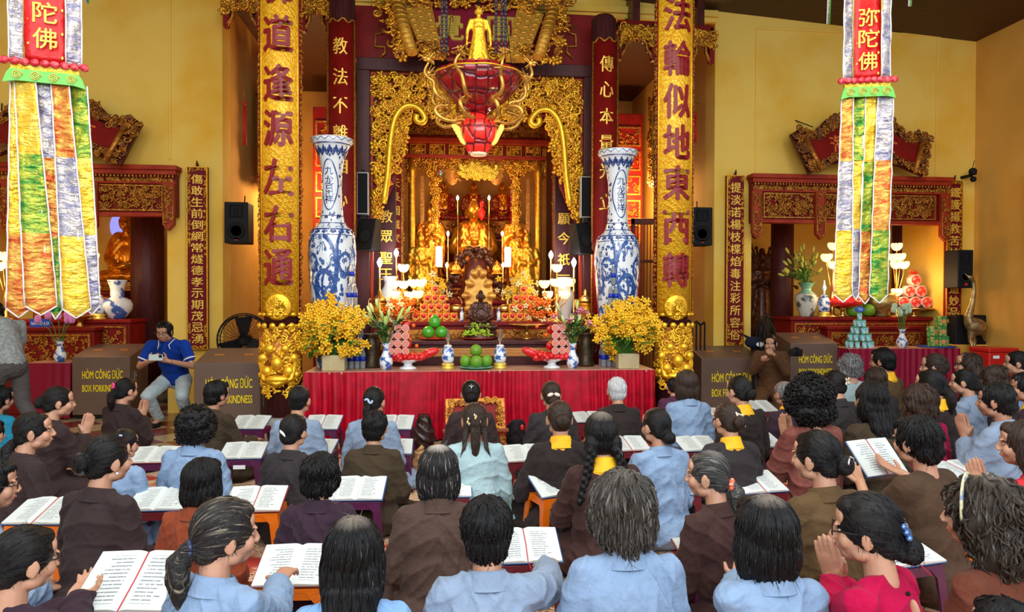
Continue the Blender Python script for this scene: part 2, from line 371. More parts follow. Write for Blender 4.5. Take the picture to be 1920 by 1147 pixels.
# red lintel with fret ornament
t = thing('red_lintel', 'red lacquered panel with gold fret ornaments above the sanctuary frame', 'panel', (0, 9.35, 0))
mb = MB(); bx(mb, FX0-.05, FX1+.05, -.05, .2, ZZ(119, 9.35), ZZ(22, 9.35)); mb.build('board', RL, t, .01)
for sgn, pxc in ((1, 712), (-1, 1072)):
    mb = MB(); c = P(pxc, 80, 9.3); q = [(-.02, .22), (.06, .12), (-.06, .10), (-.06, -.06), (.08, -.06), (.08, -.14), (-.02, -.22)]
    mb.tube([(c.x+sgn*a*.9, -.07, c.z+b_) for a, b_ in q], .02, 6); mb.build('fret_ornament', GD, t)
mb = MB(); bx(mb, PL1, PR0, YW-.12, YW, ZZ(16, YW)-.02, ZZ(6, YW)); bx(mb, PL1, PR0, YW-.07, YW, ZZ(24, YW)-.02, ZZ(16, YW)); struct('trim_cornice', mb, WALLM, .01)

# signboard above: open-scroll board
t = thing('scroll_signboard', 'large gilded scroll-shaped signboard with two gold characters on maroon above the hanging lotus lamp', 'signboard', (XX(889, 8.7), 8.7, ZZ(118, 8.7)), (math.radians(-16), 0, 0))
s_ = 8.7/1300
def Q(px, py): return ((px-889)*s_, (118-py)*s_*1.04)
mb = MB()
mb.prism([Q(805, -70), Q(975, -70), Q(1000, 0), Q(938, 112), Q(838, 112), Q(785, 0)], -.02, .05); mb.build('panel', mat('maroon_panel', (.22, .012, .03), .35, 0, coat=.3), t)
DIA = mat('diaper_gilding', (0.85, .46, .06), .35, .6, (.60, .28, .03), 60, .45, .55, .5, 150)
for a in ((Q(757, 18), Q(805, -10), Q(830, 112), Q(795, 112)), (Q(1022, 18), Q(975, -10), Q(947, 112), Q(985, 112))):
    mb = MB(); mb.prism(list(a), -.07, .03)
    (xa, za), (xb, zb), (xc, zc), (xd, zd) = a
    for i in range(9):
        for j in range(3):
            u = (j+.5)/3; v = (i+.5)/9; x = (xa*(1-u)+xb*u)*(1-v)+(xd*(1-u)+xc*u)*v; z = (za*(1-u)+zb*u)*(1-v)+(zd*(1-u)+zc*u)*v
            mb.ell((x, -.075, z), (.045, .012, .02), n=8, m=4)
    mb.build('gilded_leaf', DIA, t)
for (pa, pb) in ((Q(745, 15), Q(773, 112)), (Q(1038, 15), Q(1008, 112))):
    mb = MB(); mb.tube([(pa[0], -.12, pa[1]), (pb[0], -.12, pb[1])], .075, 14)
    for i in range(11):
        v = i/10; mb.lathe([(.078, -.012), (.084, 0), (.078, .012)], (pa[0]*(1-v)+pb[0]*v, -.12, pa[1]*(1-v)+pb[1]*v), 14)
    mb.build('rolled_end', DIA, t)
def bord(x, z):
    px = x/s_+889; py = 118-z/s_/1.04
    l = 700+(py)*.28+ (8 if py > 60 else 0); r = 1078-(py)*.28
    if l < px < 752+py*.22 or 1030-py*.2 < px < r: return True
    if 780 < px < 998 and (py > 96+((px-889)/110)**2*-8 or py < -8): return True
    return py < 12 and 715 < px < 1062
mb = MB(); relief(mb, bord, (Q(695, 0)[0], Q(1080, 0)[0], Q(0, 120)[1], Q(0, -60)[1]), 520, .12, -.05, 0, 1.2, 1); mb.build('carved_border', [G, GD], t)
mb = MB()
text(mb, '覺', (Q(842, 50)[0], -.03, Q(842, 50)[1]), h=.36, bold=.03, depth=.02); mb.build('character', GY, t); mb = MB(); text(mb, '圓', (Q(940, 50)[0], -.03, Q(940, 50)[1]), h=.36, bold=.03, depth=.02)
mb.build('character', GY, t)
# ---------------------------------------------------------------- columns
def shell(mb, r, th, a0, a1, z0, z1, mi=0, n=20, c=(0, 0)):
    """curved board around a column, facing -y; angles from -y axis"""
    A = np.linspace(a0, a1, n+1); V = []
    for rr in (r, r+th):
        for z in (z0, z1): V += [(c[0]+rr*math.sin(a), c[1]-rr*math.cos(a), z) for a in A]
    k = n+1; F = []
    for i in range(n):
        F += [(2*k+i, 2*k+i+1, 3*k+i+1, 3*k+i), (i+1, i, k+i, k+i+1), (k+i, 3*k+i, 3*k+i+1, k+i+1), (i, i+1, 2*k+i+1, 2*k+i)]
    F += [(0, 2*k, 3*k, k), (n, k+n, 3*k+n, 2*k+n)]
    mb.add(V, F, mi, True)
def wrapf(r, a_off=0.0):
    def f(V):
        a = V[:, 0]/r + a_off; rr = r - V[:, 1]
        return np.stack([rr*np.sin(a), -rr*np.cos(a), V[:, 2]], 1)
    return f
DIAP = bpy.data.materials.new('gold_diaper_board')
def _diaper(m, c1, c2):
    m.use_nodes = True; nt = m.node_tree; L = nt.links.new; b = nt.nodes['Principled BSDF']
    tc = _n(nt, 'ShaderNodeTexCoord'); w1 = _n(nt, 'ShaderNodeTexWave'); w1.wave_type = 'BANDS'; w1.bands_direction = 'DIAGONAL'; w1.inputs['Scale'].default_value = 9; w1.inputs['Distortion'].default_value = 6; w1.inputs['Detail'].default_value = 1; w1.inputs['Detail Scale'].default_value = 4
    L(tc.outputs['Object'], w1.inputs[0])
    v = _n(nt, 'ShaderNodeTexVoronoi'); v.inputs['Scale'].default_value = 26; L(tc.outputs['Object'], v.inputs[0])
    ad = _n(nt, 'ShaderNodeMath', operation='MULTIPLY'); L(w1.outputs['Fac'], ad.inputs[0]); L(v.outputs['Distance'], ad.inputs[1])
    mr = _n(nt, 'ShaderNodeMapRange'); mr.inputs[1].default_value = .05; mr.inputs[2].default_value = .45; L(ad.outputs[0], mr.inputs[0])
    mx = _n(nt, 'ShaderNodeMix', data_type='RGBA'); mx.inputs[6].default_value = c1; mx.inputs[7].default_value = c2; L(mr.outputs[0], mx.inputs[0]); L(mx.outputs[2], b.inputs['Base Color'])
    bp = _n(nt, 'ShaderNodeBump'); bp.inputs['Strength'].default_value = .45; bp.inputs['Distance'].default_value = .015; L(mr.outputs[0], bp.inputs['Height']); L(bp.outputs[0], b.inputs['Normal'])
    b.inputs['Metallic'].default_value = .22; b.inputs['Roughness'].default_value = .36
_diaper(DIAP, (1.0, .60, .03, 1), (.88, .38, .012, 1))
def gold_column(pxc, chars, y_chars, label, hue):
    Y = 7.75; c = P(pxc, 560, Y); r = .195; t = thing('gilded_column', label, 'column', (c.x, Y, 0), 0, 'gilded round columns')
    mb = MB(); mb.lathe([(.27, 0), (.28, .05), (.24, .12), (.25, .2), (.205, .26)], n=28); mb.build('stone_base', mat('grey_stone', (.30, .27, .24), .7, 0, (.2, .18, .16), 20), t)
    mb = MB(); mb.lathe([(r, .24), (r, 6.3)], n=36); mb.build('shaft', MW, t)
    zb = ZZ(716, Y); ze = ZZ(592, Y); a = 1.18
    mb = MB(); shell(mb, r, .03, -a, a, ze, 6.2); mb.build('gilded_board', DIAP, t)
    for s_ in (-1, 1):
        mb = MB(); shell(mb, r+.02, .022, s_*a-.13*(s_ > 0), s_*a+.13*(s_ < 0), ze, 6.2, 0, 4); mb.build('side_border', RL, t)
        mb = MB()
        for z in np.arange(ze+.03, 5.2, .055):
            aa = s_*(a-.065)+rng.uniform(-.02, .02); q = REL[int(rng.integers(0, 5))]; rr = r+.045
            M = np.eye(4); sc_ = rng.uniform(.045, .065); M[:3, :3] = np.array(Rz(aa) @ Ry(rng.uniform(0, 6)))*sc_; M[:3, 3] = (rr*math.sin(aa), -rr*math.cos(aa), z); mb.merge(q, M)
        mb.build('carved_vine', GD, t)
    for s_ in (-1, 1):
        mb = MB(); A = s_*(a-.2); mb.tube([((r+.035)*math.sin(A), -(r+.035)*math.cos(A), z) for z in (ze, 6.2)], .009, 6); mb.build('bead', GB, t)
    f = wrapf(r+.03)
    for ch, py, mt in zip(chars, y_chars, hue):
        mb = MB(); text(mb, ch, (0, 0, ZZ(py, Y)), w=.30, h=.37, bold=.045, depth=.03, wrap=f); mb.build('character', RCH, t)
    # medallion
    mb = MB(); zm = ZZ(585, Y)+.06; q = MB(); q.lathe([(.125, -.012), (.15, 0), (.125, .012)], (0, 0, 0), 24, R=Rx(PI/2))
    relief(q, lambda x, z: x*x+z*z < .011, (-.11, .11, -.11, .11), 26, .07, 0, 0, .6); V = np.concatenate(q.v); V[:, 2] += zm; mb.add(f(V), q.f); mb.build('medallion', GB, t)
    # lotus and mask foot of the board
    def fl(a_, u): return .06*np.cos(a_*14)*(1-abs(u-.5)*1.6)
    mb = MB(); shell(mb, r, .05, -a, a, zb+.02, zb+.62, 0); mb.build('foot_board', GD, t)
    mb = MB()
    for k in range(7):
        aa = -a+.15+k*(2*a-.3)/6; mb.ell(((r+.05)*math.sin(aa), -(r+.05)*math.cos(aa), ze+.02), (.034, .02, .022), R=Rz(aa), n=8, m=6)
    for k in range(6):
        aa = -a+.2+k*(2*a-.4)/5; mb.ell(((r+.06)*math.sin(aa), -(r+.06)*math.cos(aa), ze-.1), (.036, .02, .034), R=Rz(aa), n=8, m=6)
    q = MB(); relief(q, lambda x, z: abs(x) < .24 and (x/.24)**2+((z+.05)/.5)**2 < 1, (-.24, .24, -.42, .3), 170, .085, 0, 0, .9); V = np.concatenate(q.v); V[:, 2] += zb+.32; mb.add(f(V), q.f)
    for sx in (-1, 1):
        for (x, z, rr) in ((.07, .40, .045), (.07, .40, .02), (.15, .30, .05), (.10, .16, .06), (.17, .12, .04)):
            V = f(np.array([[sx*x, -.03, zb+z]]))[0]; mb.ell(V, (rr, rr*.7, rr), n=10, m=7)
    V = f(np.array([[0, -.05, zb+.25]]))[0]; mb.ell(V, (.06, .05, .07)); V = f(np.array([[0, -.04, zb+.08]]))[0]; mb.ell(V, (.13, .05, .045))
    q = MB(); q.tube([(-.17, -.03, .2), (-.12, -.06, .02), (0, -.07, -.03), (.12, -.06, .02), (.17, -.03, .2)], .025, 6); V = np.concatenate(q.v); V[:, 2] += zb+.06; mb.add(f(V), q.f)
    mb.build('mask_carving', GB, t)
    return t
gold_column(530, ['佛', '道', '逢', '源', '左', '右', '通'], [5, 90, 178, 258, 345, 428, 505], 'gilded column left of the altar with red characters, left and right', [0]*7)
gold_column(1257, ['法', '輪', '似', '地', '東', '西', '轉'], [25, 108, 188, 265, 342, 425, 505], 'gilded column right of the altar with red characters', [0]*7)
for o in COL.objects:
    if o.get('label', '').startswith('gilded column left'): o['label'] = 'gilded column left of the altar, standing beside the black floor fan'
    if o.get('label', '').startswith('gilded column right'): o['label'] = 'gilded column right of the altar, behind the short haired worshipper in blue'
def dark_column(pxc, ptop, pt, chars, ys, label, vis):
    Y = 8.9; c = P(pxc, 560, Y); r = .16; t = thing('maroon_column', label, 'column', (c.x, Y, 0), 0, 'dark round columns beside the sanctuary frame')
    mb = MB(); mb.lathe([(.22, 0), (.22, .1), (r, .16)], n=24); mb.build('base', MAT_ST, t)
    mb = MB(); zt_ = ZZ(ptop, Y); mb.lathe([(r, .1), (r, zt_-.05), (r-.04, zt_)], n=32); mb.build('shaft', MW, t)
    a = 1.05; z1 = ZZ(pt, Y); z0 = .6
    mb = MB(); shell(mb, r, .02, -a, a, z0, z1); mb.build('red_board', RL, t)
    mb = MB()
    for s_ in (-1, 1): mb.tube([((r+.028)*math.sin(s_*a), -(r+.028)*math.cos(s_*a), z) for z in (z0, z1)], .014, 6)
    mb.tube([((r+.028)*math.sin(q), -(r+.028)*math.cos(q), z1+.025*math.sin(q*9)) for q in np.linspace(-a, a, 17)], .013, 6)
    mb.build('gold_edging', GD, t); f = wrapf(r+.02)
    for ch, py in zip(chars, ys):
        mb = MB(); text(mb, ch, (0, 0, ZZ(py, Y)), w=.17, h=.2, bold=.015, depth=.02, wrap=f); mb.build('character', GCH, t)
MAT_ST = MATS['grey_stone']
dark_column(642, 4, 58, ['教', '法', '不', '離', '自', '心'], [105, 160, 212, 262, 320, 380], 'dark round column with a red board, behind the left giant vase', 0)
dark_column(1130, 22, 74, ['傳', '心', '本', '量', '光', '立'], [120, 168, 218, 268, 320, 378], 'dark round column with a red board, behind the right giant vase', 0)

# ---------------------------------------------------------------- hanging bracket carvings between columns and piers
def bracket(px0, px1, py0, py1, label, n=190):
    Y = 9.25; x0, x1 = XX(px0, Y), XX(px1, Y); z1, z0 = ZZ(py0, Y), ZZ(py1, Y); c = (x0+x1)/2
    t = thing('bracket_carving', label, 'carving', (c, Y, z0), 0, 'carved valances at the passage tops'); w_ = (x1-x0)/2; h = z1-z0
    mb = MB(); k = 24; pts = [(-w_+.04, h), (-w_+.04, 0)]
    for i in range(k+1):
        u = -1+2*i/k; z = h*(.18+.40*(1-abs(u)**3)) + .03*math.cos(u*18)
        pts.append((u*(w_-.09), z))
    pts += [(w_-.04, 0), (w_-.04, h)]
    mb.prism(pts[::-1], .02, .05); mb.build('backing', MW2, t)
    def ins(x, z): u = x/w_; return abs(u) < .95 and z < h-.06 and z > h*(.22+.36*(1-abs(u)**3))
    mb = MB(); relief(mb, ins, (-w_, w_, 0, h), n, .12, 0, 0, .9, 1); mb.build('scrollwork', [G, GD], t)
    mb = MB(); bx(mb, -w_, w_, -.04, .06, h-.06, h+.03); bx(mb, -w_, -w_+.06, -.04, .06, -.02, h); bx(mb, w_-.06, w_, -.04, .06, -.02, h); mb.build('frame', RL, t, .008)
    mb = MB(); mb.tube([(a, -.02, b_) for a, b_ in pts[1:-1]], .022, 6); mb.build('edge_moulding', GD, t)
    mb = MB(); bx(mb, -.05, .05, 0, YW-Y+.03, h, 5.75-z0); mb.build('hanger', MW2, t)
bracket(421, 490, 6, 68, 'carved gold valance at the top left of the left gilded column', 130)
bracket(566, 620, 8, 70, 'carved gold valance between the left gilded column and dark round column', 100)
bracket(1155, 1226, 32, 100, 'carved gold valance between the right dark round column and gilded column', 120)
bracket(1288, 1334, 36, 102, 'carved gold valance right of the right gilded column against the pier', 90)

# ---------------------------------------------------------------- giant vases
def vase_paint(mb, R_, k0, seedv):
    """cobalt drawing wrapped on the vase surface (angle, z)"""
    rr = np.random.default_rng(seedv)
    def on(a, z, e=.003): r = R_(z)+e; return (r*math.sin(a), -r*math.cos(a), z)
    def stroke(path, wd, taper=True):
        n = len(path)
        pts = [on(a, z) for a, z in path]; rad = [wd*(math.sin(PI*(.06+.9*i/(n-1)))**.6 if taper else 1) for i in range(n)]
        T = np.gradient(np.array(pts), axis=0); V = []
        for i, p in enumerate(pts):
            nrm = np.array([p[0], p[1], 0]); nrm /= np.linalg.norm(nrm); s_ = np.cross(T[i], nrm); s_ /= (np.linalg.norm(s_)+1e-9)
            V += [np.array(p)+s_*rad[i], np.array(p)-s_*rad[i]]
        mb.add(V, [(2*i, 2*i+2, 2*i+3, 2*i+1) for i in range(n-1)])
    def dragon(a0, z0, s_, fl):
        t_ = np.linspace(0, 1, 46); A = a0+fl*s_*(.55*np.sin(t_*7.5)*(1-.3*t_)+.2*t_); Z = z0+s_*(.30*np.cos(t_*7.5)*(1-.2*t_)-.45*t_)*.9
        n0 = np.gradient(A), np.gradient(Z); nl = np.hypot(*n0)+1e-9; nx, nz = -n0[1]/nl, n0[0]/nl; wd = .024*s_*np.sin(PI*(.10+.85*t_))**.5
        for g in (-1, 1): stroke(list(zip(A+nx*wd*g*2.6, Z+nz*wd*g)), .008*s_, False)
        stroke(list(zip(A, Z)), .006*s_, False)
        for i in range(1, 44):
            stroke([(A[i]-nx[i]*wd[i]*2.4, Z[i]-nz[i]*wd[i]), (A[i+1], Z[i+1]), (A[i]+nx[i]*wd[i]*2.4, Z[i]+nz[i]*wd[i])], .005*s_, False)
        for i in range(2, 44, 2):
            n_ = np.array([-(Z[i]-Z[i-1]), (A[i]-A[i-1])]); n_ = n_/(np.linalg.norm(n_)+1e-9); q = .060*s_*(1 if i % 4 else -1)
            stroke([(A[i], Z[i]), (A[i]+n_[0]*q*2, Z[i]+n_[1]*q)], .006*s_, False)
        for i in (10, 20, 30):
            for g in (-.5, 0, .5): stroke([(A[i], Z[i]), (A[i]+.30*s_*math.cos(g+i), Z[i]+.12*s_*math.sin(g+i)), (A[i]+.38*s_*math.cos(g+i), Z[i]+.1*s_*math.sin(g+i)-.03)], .011*s_)
        ha, hz = A[0], Z[0]-.02
        for _ in range(26):
            th = rr.uniform(0, 2*PI); l = rr.uniform(.08, .2)*s_; stroke([(ha+.4*l*math.cos(th), hz+.4*l*math.sin(th)), (ha+2.0*l*math.cos(th), hz+l*math.sin(th))], .009*s_)
    def cloud(a, z, s_):
        t_ = np.linspace(0, 1, 14); ph = rr.uniform(0, 6); r = s_*(1-t_*.8)
        stroke([(a+q*2.2*math.cos(ph+k_*8), z+q*math.sin(ph+k_*8)) for q, k_ in zip(r, t_)], .0075)
    return on, stroke, dragon, cloud
BL2 = mat('mid_cobalt_glaze', (.05, .13, .40), .15, 0, (.02, .06, .24), 25, .4, .6, coat=.5)
def giant_vase(pxc, prim, label, seedv):
    Y = 8.1; c = P(pxc, 560, Y); zt_ = ZZ(prim, Y); zb = .55; H = zt_-zb
    t = thing('giant_vase', label, 'vase', (c.x, Y, 0), 0, 'tall blue and white vases flanking the altar')
    mb = MB(); mb.lathe([(.30, 0), (.30, .06), (.25, .1), (.25, .42), (.30, .47), (.30, zb)], n=6); mb.build('pedestal', MW, t, .01)
    prof = [(.14, 0), (.17, .01), (.175, .05), (.19, .14), (.225, .30), (.255, .42), (.268, .50), (.268, .565), (.255, .605), (.22, .63), (.165, .648), (.145, .66), (.125, .69), (.113, .74), (.11, .80), (.115, .86), (.135, .91), (.165, .945), (.20, .972), (.236, .985), (.236, 1.0), (.2, .992), (.13, .95), (.1, .85)]
    pr = [(r, zb+z*H) for r, z in prof]
    mb = MB(); mb.lathe(pr, n=48); mb.build('body', CER, t)
    zs = np.array([p_[1] for p_ in pr[:20]]); rs = np.array([p_[0] for p_ in pr[:20]])
    R_ = lambda z: float(np.interp(z, zs, rs))
    mb = MB(); on, stroke, dragon, cloud = vase_paint(mb, R_, 0, seedv)
    Z_ = lambda u: zb+u*H
    fl = 1 if seedv == 1 else -1
    dragon(-.25*fl, Z_(.50), 1.05, fl); dragon(.05*fl, Z_(.42), .6, -fl); dragon(-.7*fl, Z_(.55), .6, -fl); dragon(1.1*fl, Z_(.48), .6, fl); dragon(.75*fl, Z_(.56), .75, -fl); dragon(-1.0*fl, Z_(.36), .7, fl); dragon(.4*fl, Z_(.26), .7, -fl); dragon(-.5*fl, Z_(.16), .6, fl); dragon(1.2*fl, Z_(.34), .6, fl)
    rr = np.random.default_rng(seedv+5)
    for _ in range(210): cloud(rr.uniform(-1.6, 1.6), Z_(rr.uniform(.1, .6)), rr.uniform(.012, .032))
    mb.build('dragon_painting', BL2, t)
    mb = MB(); on, stroke, dragon, cloud = vase_paint(mb, R_, 0, seedv)
    for u, h_ in ((.628, .007), (.655, .004), (.685, .003), (.975, .006), (.945, .003), (.605, .003)):
        for k in range(40): a0 = -PI+k*2*PI/40; stroke([(a0, Z_(u)), (a0+.165, Z_(u))], h_*H*.5, False)
    for k in range(16):
        a0 = -PI+k*2*PI/16
        stroke([(a0, Z_(.64)), (a0+.1, Z_(.618)), (a0+.2, Z_(.612)), (a0+.3, Z_(.618)), (a0+.39, Z_(.64))], .016); stroke([(a0+.13, Z_(.628)), (a0+.2, Z_(.620)), (a0+.26, Z_(.628))], .012)
        stroke([(a0, Z_(.965)), (a0+.1, Z_(.94)), (a0+.2, Z_(.93)), (a0+.3, Z_(.94)), (a0+.39, Z_(.965))], .016); stroke([(a0+.12, Z_(.955)), (a0+.2, Z_(.943)), (a0+.27, Z_(.955))], .014)
        stroke([(a0, Z_(.995)), (a0+.2, Z_(.984))], .012); stroke([(a0+.2, Z_(.984)), (a0+.39, Z_(.995))], .012)
    for _ in range(130):
        ca, cu = rr.uniform(-1.7, 1.9), rr.uniform(.66, .93)
        if abs(ca-(-.15 if seedv == 1 else .12)) > .95 or cu < .70 or cu > .915: cloud(ca, Z_(cu), rr.uniform(.010, .022))
    # lobed cartouche round the characters
    ac = -.15 if seedv == 1 else .12
    pts = []
    for k in range(41):
        q = 2*PI*k/40; x = .85*math.sin(q)*(1+.08*math.cos(4*q)); z = .088*math.cos(q)*(1+.05*math.cos(4*q)); pts.append((ac+x, Z_(.81)+z*H*1.1*(1 if abs(math.cos(q)) > .3 else 1)))
    stroke(pts, .007, False); mb.build('border_painting', BLU, t)
    for ch, u in zip('九龙呈祥', (.868, .828, .79, .752)):
        mb = MB(); zz_ = Z_(u); r = R_(zz_)+.003; text(mb, ch, (r*ac, 0, zz_), w=.10, h=.10, bold=.012, depth=.004, wrap=wrapf(r)); mb.build('character', BLU, t)
    return t
giant_vase(623, 268, 'giant blue and white dragon vase on the left of the altar', 1)
giant_vase(1157, 278, 'giant blue and white dragon vase on the right of the altar', 2)

# ---------------------------------------------------------------- couplet boards on the piers
def couplet(px0, px1, py0, py1, chars, label, Y=9.52, side=None, group='vertical couplet boards on the piers'):
    a = P(px0, py0, Y); b_ = P(px1, py1, Y); w_ = b_.x-a.x; h = a.z-b_.z
    t = thing('couplet_board', label, 'board', ((a.x+b_.x)/2, Y, b_.z), 0, group)
    mb = MB(); bx(mb, -w_/2, w_/2, 0, .06, 0, h); mb.build('panel', mat('maroon_board', (.16, .006, .012), .55, 0, spec=.2), t, .006)
    mb = MB(); frame2d(mb, -w_/2, w_/2, 0, h, -.012, .01, .012, 0)
    for s_ in (-1, 1):
        relief(mb, None, (s_*(w_/2-.03)-.012, s_*(w_/2-.03)+.012, h*.5, h-.02), 60, .035, -.005, 0, .6)
        relief(mb, None, (s_*(w_/2-.03)-.012, s_*(w_/2-.03)+.012, .02, h*.14), 16, .035, -.005, 0, .6)
    relief(mb, None, (-w_/2+.02, w_/2-.02, h-.05, h-.02), 14, .035, -.005, 0, .6); relief(mb, None, (-w_/2+.02, w_/2-.02, .02, .04), 14, .035, -.005, 0, .6)
    mb.build('gilded_border', G, t)
    n = len(chars); st = (h-.16)/n
    for i, ch in enumerate(chars):
        mb = MB(); text(mb, ch, (0, -.004, h-.09-st*(i+.5)), w=min(.15, w_*.62), h=st*.82, bold=.015, depth=.012); mb.build('character', GCH, t)
    mb = MB(); mb.tube([(0, .02, h), (0, .0, h+.05), (0, -.01, h+.08)], [.02, .015, .004], 6); mb.build('hook', MW, t)
couplet(350, 390, 312, 655, '傷敢生前倒網常燧德孝示期茂忌湧', 'maroon couplet board with gold characters on the left pier beside the speaker')
couplet(1363, 1394, 328, 648, '提淡诺楊枝楪焰毒注彩所容俗', 'maroon couplet board with gold characters on the right pier beside the speaker')
couplet(1776, 1802, 338, 606, '鐵護揚救苦枝難生道妙品', 'dark red couplet board at the far right end of the right niche', 9.5)

# ---------------------------------------------------------------- niche frames
def niche_frame(px0, px1, py0, py1, pend, label, bars):
    Y = 9.45; x0, x1 = XX(px0, Y), XX(px1, Y); z1 = ZZ(py0, Y, (px0+px1)/2); z0 = ZZ(py1, Y, (px0+px1)/2); h = z1-z0; w_ = x1-x0
    t = thing('niche_canopy', label, 'canopy', (x0, Y, z0), 0, 'carved canopies over the side altars')
    mb = MB(); bx(mb, 0, w_, 0, .10, 0, h); mb.build('board', RL, t, .006)
    mb = MB(); bx(mb, -.03, w_+.03, -.10, .11, h-.04, h+.02); bx(mb, -.01, w_+.01, -.07, .1, h-.10, h-.04)
    bx(mb, 0, w_, -.05, 0, h*.66, h*.70); bx(mb, 0, w_, -.05, 0, 0, .05); mb.build('cornice', RB, t, .006)
    mb = MB()
    n = int(w_/.045)
    for i in range(n): mb.ell(((i+.5)*w_/n, -.07, h-.12), (.016, .012, .022), n=6, m=4)
    relief(mb, None, (.03, w_-.03, h*.73, h-.17), int(w_*75), .085, -.01, 0, .7); mb.build('frieze', GD, t)
    bs = [XX(b_, Y)-x0 for b_ in bars]
    edges = [0.0]+bs+[w_]
    for a, b_ in zip(edges[:-1], edges[1:]):
        if b_-a < .2: continue
        mb = MB(); frame2d(mb, a+.05, b_-.05, .07, h*.64, -.035, 0, .02, 1)
        relief(mb, None, (a+.09, b_-.09, .11, h*.60), int((b_-a)*150), .085, -.01, 0, .8, 0); mb.build('carved_panel', [GD, GD], t)
    for p_, pz in pend:
        x = XX(p_, Y)-x0; zb = ZZ(pz, Y, (px0+px1)/2)-z0; wd = .075
        q = t if True else 0
        mb = MB(); mb.prism([(x-wd, zb+.08), (x, zb), (x+wd, zb+.08), (x+wd, h*.66), (x-wd, h*.66)], -.09, -.03, 0); pe = mb.build('pendant', RB, t, .006)
        mb = MB(); relief(mb, None, (x-wd+.03, x+wd-.03, zb+.1, h*.62), 30, .06, -.095, 0, .6); mb.tube([(x-wd+.015, -.1, h*.6), (x-wd+.015, -.1, zb+.1), (x, -.1, zb+.03), (x+wd-.015, -.1, zb+.1), (x+wd-.015, -.1, h*.6)], .008, 5); mb.build('gilding', GD, pe)
niche_frame(-70, 332, 311, 404, [(20, 440), (178, 436), (321, 432)], 'carved red and gold canopy across the top of the left niche', [12, 172, 316])
niche_frame(1408, 1774, 333, 420, [(1414, 450), (1532, 451), (1764, 452)], 'carved red and gold canopy across the top of the right niche', [1422, 1532, 1640, 1756])

# fan-shaped hanging signs
def fan_sign(pxc, pyc, label, cut):
    Y = 9.25; c = P(pxc, pyc, Y); s_ = Y/1300; t = thing('fan_signboard', label, 'signboard', (c.x, Y, c.z), (math.radians(-14), 0, 0), 'fan shaped signboards above the niches')
    out = [(-143, -60), (-118, -70), (-98, -22+0), (-60, -10), (-30, 0)]
    O = [(-118, -62), (-147, 20), (-128, 32), (-95, 28), (-72, 52), (-45, 62), (0, 66), (45, 62), (72, 52), (95, 28), (128, 32), (147, 20), (118, -62), (70, -40), (0, -30), (-70, -40)]
    I = [(-106, -42), (-122, 8), (-90, 10), (-62, 30), (-40, 42), (0, 46), (40, 42), (62, 30), (90, 10), (122, 8), (106, -42), (62, -24), (0, -16), (-62, -24)]
    o_ = [(x*s_, z*s_) for x, z in O]; i_ = [(x*s_, z*s_) for x, z in I]
    mb = MB(); mb.prism(o_, .02, .06); mb.build('backing', MW2, t); mb = MB(); mb.prism(i_, -.02, .02); mb.build('red_panel', RL, t)
    from mathutils.geometry import intersect_point_tri_2d
    def pin(x, z, poly):
        r = False; j = len(poly)-1
        for i in range(len(poly)):
            if (poly[i][1] > z) != (poly[j][1] > z) and x < (poly[j][0]-poly[i][0])*(z-poly[i][1])/(poly[j][1]-poly[i][1])+poly[i][0]: r = not r
            j = i
        return r
    mb = MB(); relief(mb, lambda x, z: pin(x, z, o_) and not pin(x, z, i_), (-150*s_, 150*s_, -75*s_, 70*s_), 420, .09, 0, 0, 1.1, 1); mb.build('carved_rim', [GD, mat('dark_gilding', (.25, .09, .03), .4, .5)], t)
    for s2 in (-1, 1): mb = MB(); mb.tube([(s2*-96*s_*-1, -.05, -60*s_), (s2*122*s_, -.05, 8*s_)], .035, 8); mb.build('rolled_edge', GD, t)
    for ch, x in zip(cut, (-52, 0, 52)):
        mb = MB(); text(mb, ch, (x*s_, -.022, (12 if x == 0 else 2)*s_), h=.24, bold=.02, depth=.01, M=Ry(x*.006)); mb.build('character', mat('orange_paint', (.70, .16, .03), .4), t)
    mb = MB(); mb.tube([(-95*s_, .05, 40*s_), (-118*s_, .28, 74*s_)], .008, 6); mb.build('hanging_rod', BLK, t)
fan_sign(100, 245, 'fan shaped red sign with a dark carved rim above the left niche', '不大有')
fan_sign(1618, 272, 'fan shaped red sign with a dark carved rim above the right niche', '海大女')

# ---------------------------------------------------------------- speakers
def speaker(px0, px1, py0, py1, Y, label, group='black speakers on the walls', rz=0, dep=.28, wire=True):
    a = P(px0, py0, Y); b_ = P(px1, py1, Y); w_ = b_.x-a.x; h = a.z-b_.z
    t = thing('wall_speaker', label, 'speaker', ((a.x+b_.x)/2, Y, b_.z), rz, group)
    mb = MB(); mb.prism([(-w_/2, 0), (w_/2, 0), (w_/2, h), (-w_/2, h)], 0, dep); mb.build('cabinet', BLK, t, .012)
    mb = MB(); mb.lathe([(w_*.36, 0), (w_*.38, .012), (w_*.30, .012), (w_*.1, -.02), (0.001, -.02)], (0, 0, h*.30), 28, R=Rx(PI/2)); mb.build('woofer', BLKM, t)
    mb = MB(); frame2d(mb, -w_*.27, w_*.27, h*.64, h*.93, -.02, .01, .012, 0); bx(mb, -w_*.10, w_*.10, -.01, .0, h*.70, h*.87); mb.build('horn', BLKM, t)
    mb = MB(); bx(mb, -.02, .02, -.012, 0, h*.07, h*.13); mb.build('badge', mat('red_badge', (.5, .03, .02), .4), t)
    mb = MB(); bx(mb, -.03, .03, dep, dep+.12, h*.3, h*.6); mb.tube([(w_*.1, dep, h), (w_*.1, dep+.02, h+.12)], .008, 6); mb.build('wall_mount', BLK, t)
speaker(420, 465, 378, 456, 9.3, 'black wall speaker on the left pier beside the couplet board')
speaker(1298, 1336, 388, 460, 9.3, 'black wall speaker on the right pier beside the right gilded column')
speaker(1797, 1825, 468, 540, 9.2, 'black wall speaker in the right corner above the crane statue')
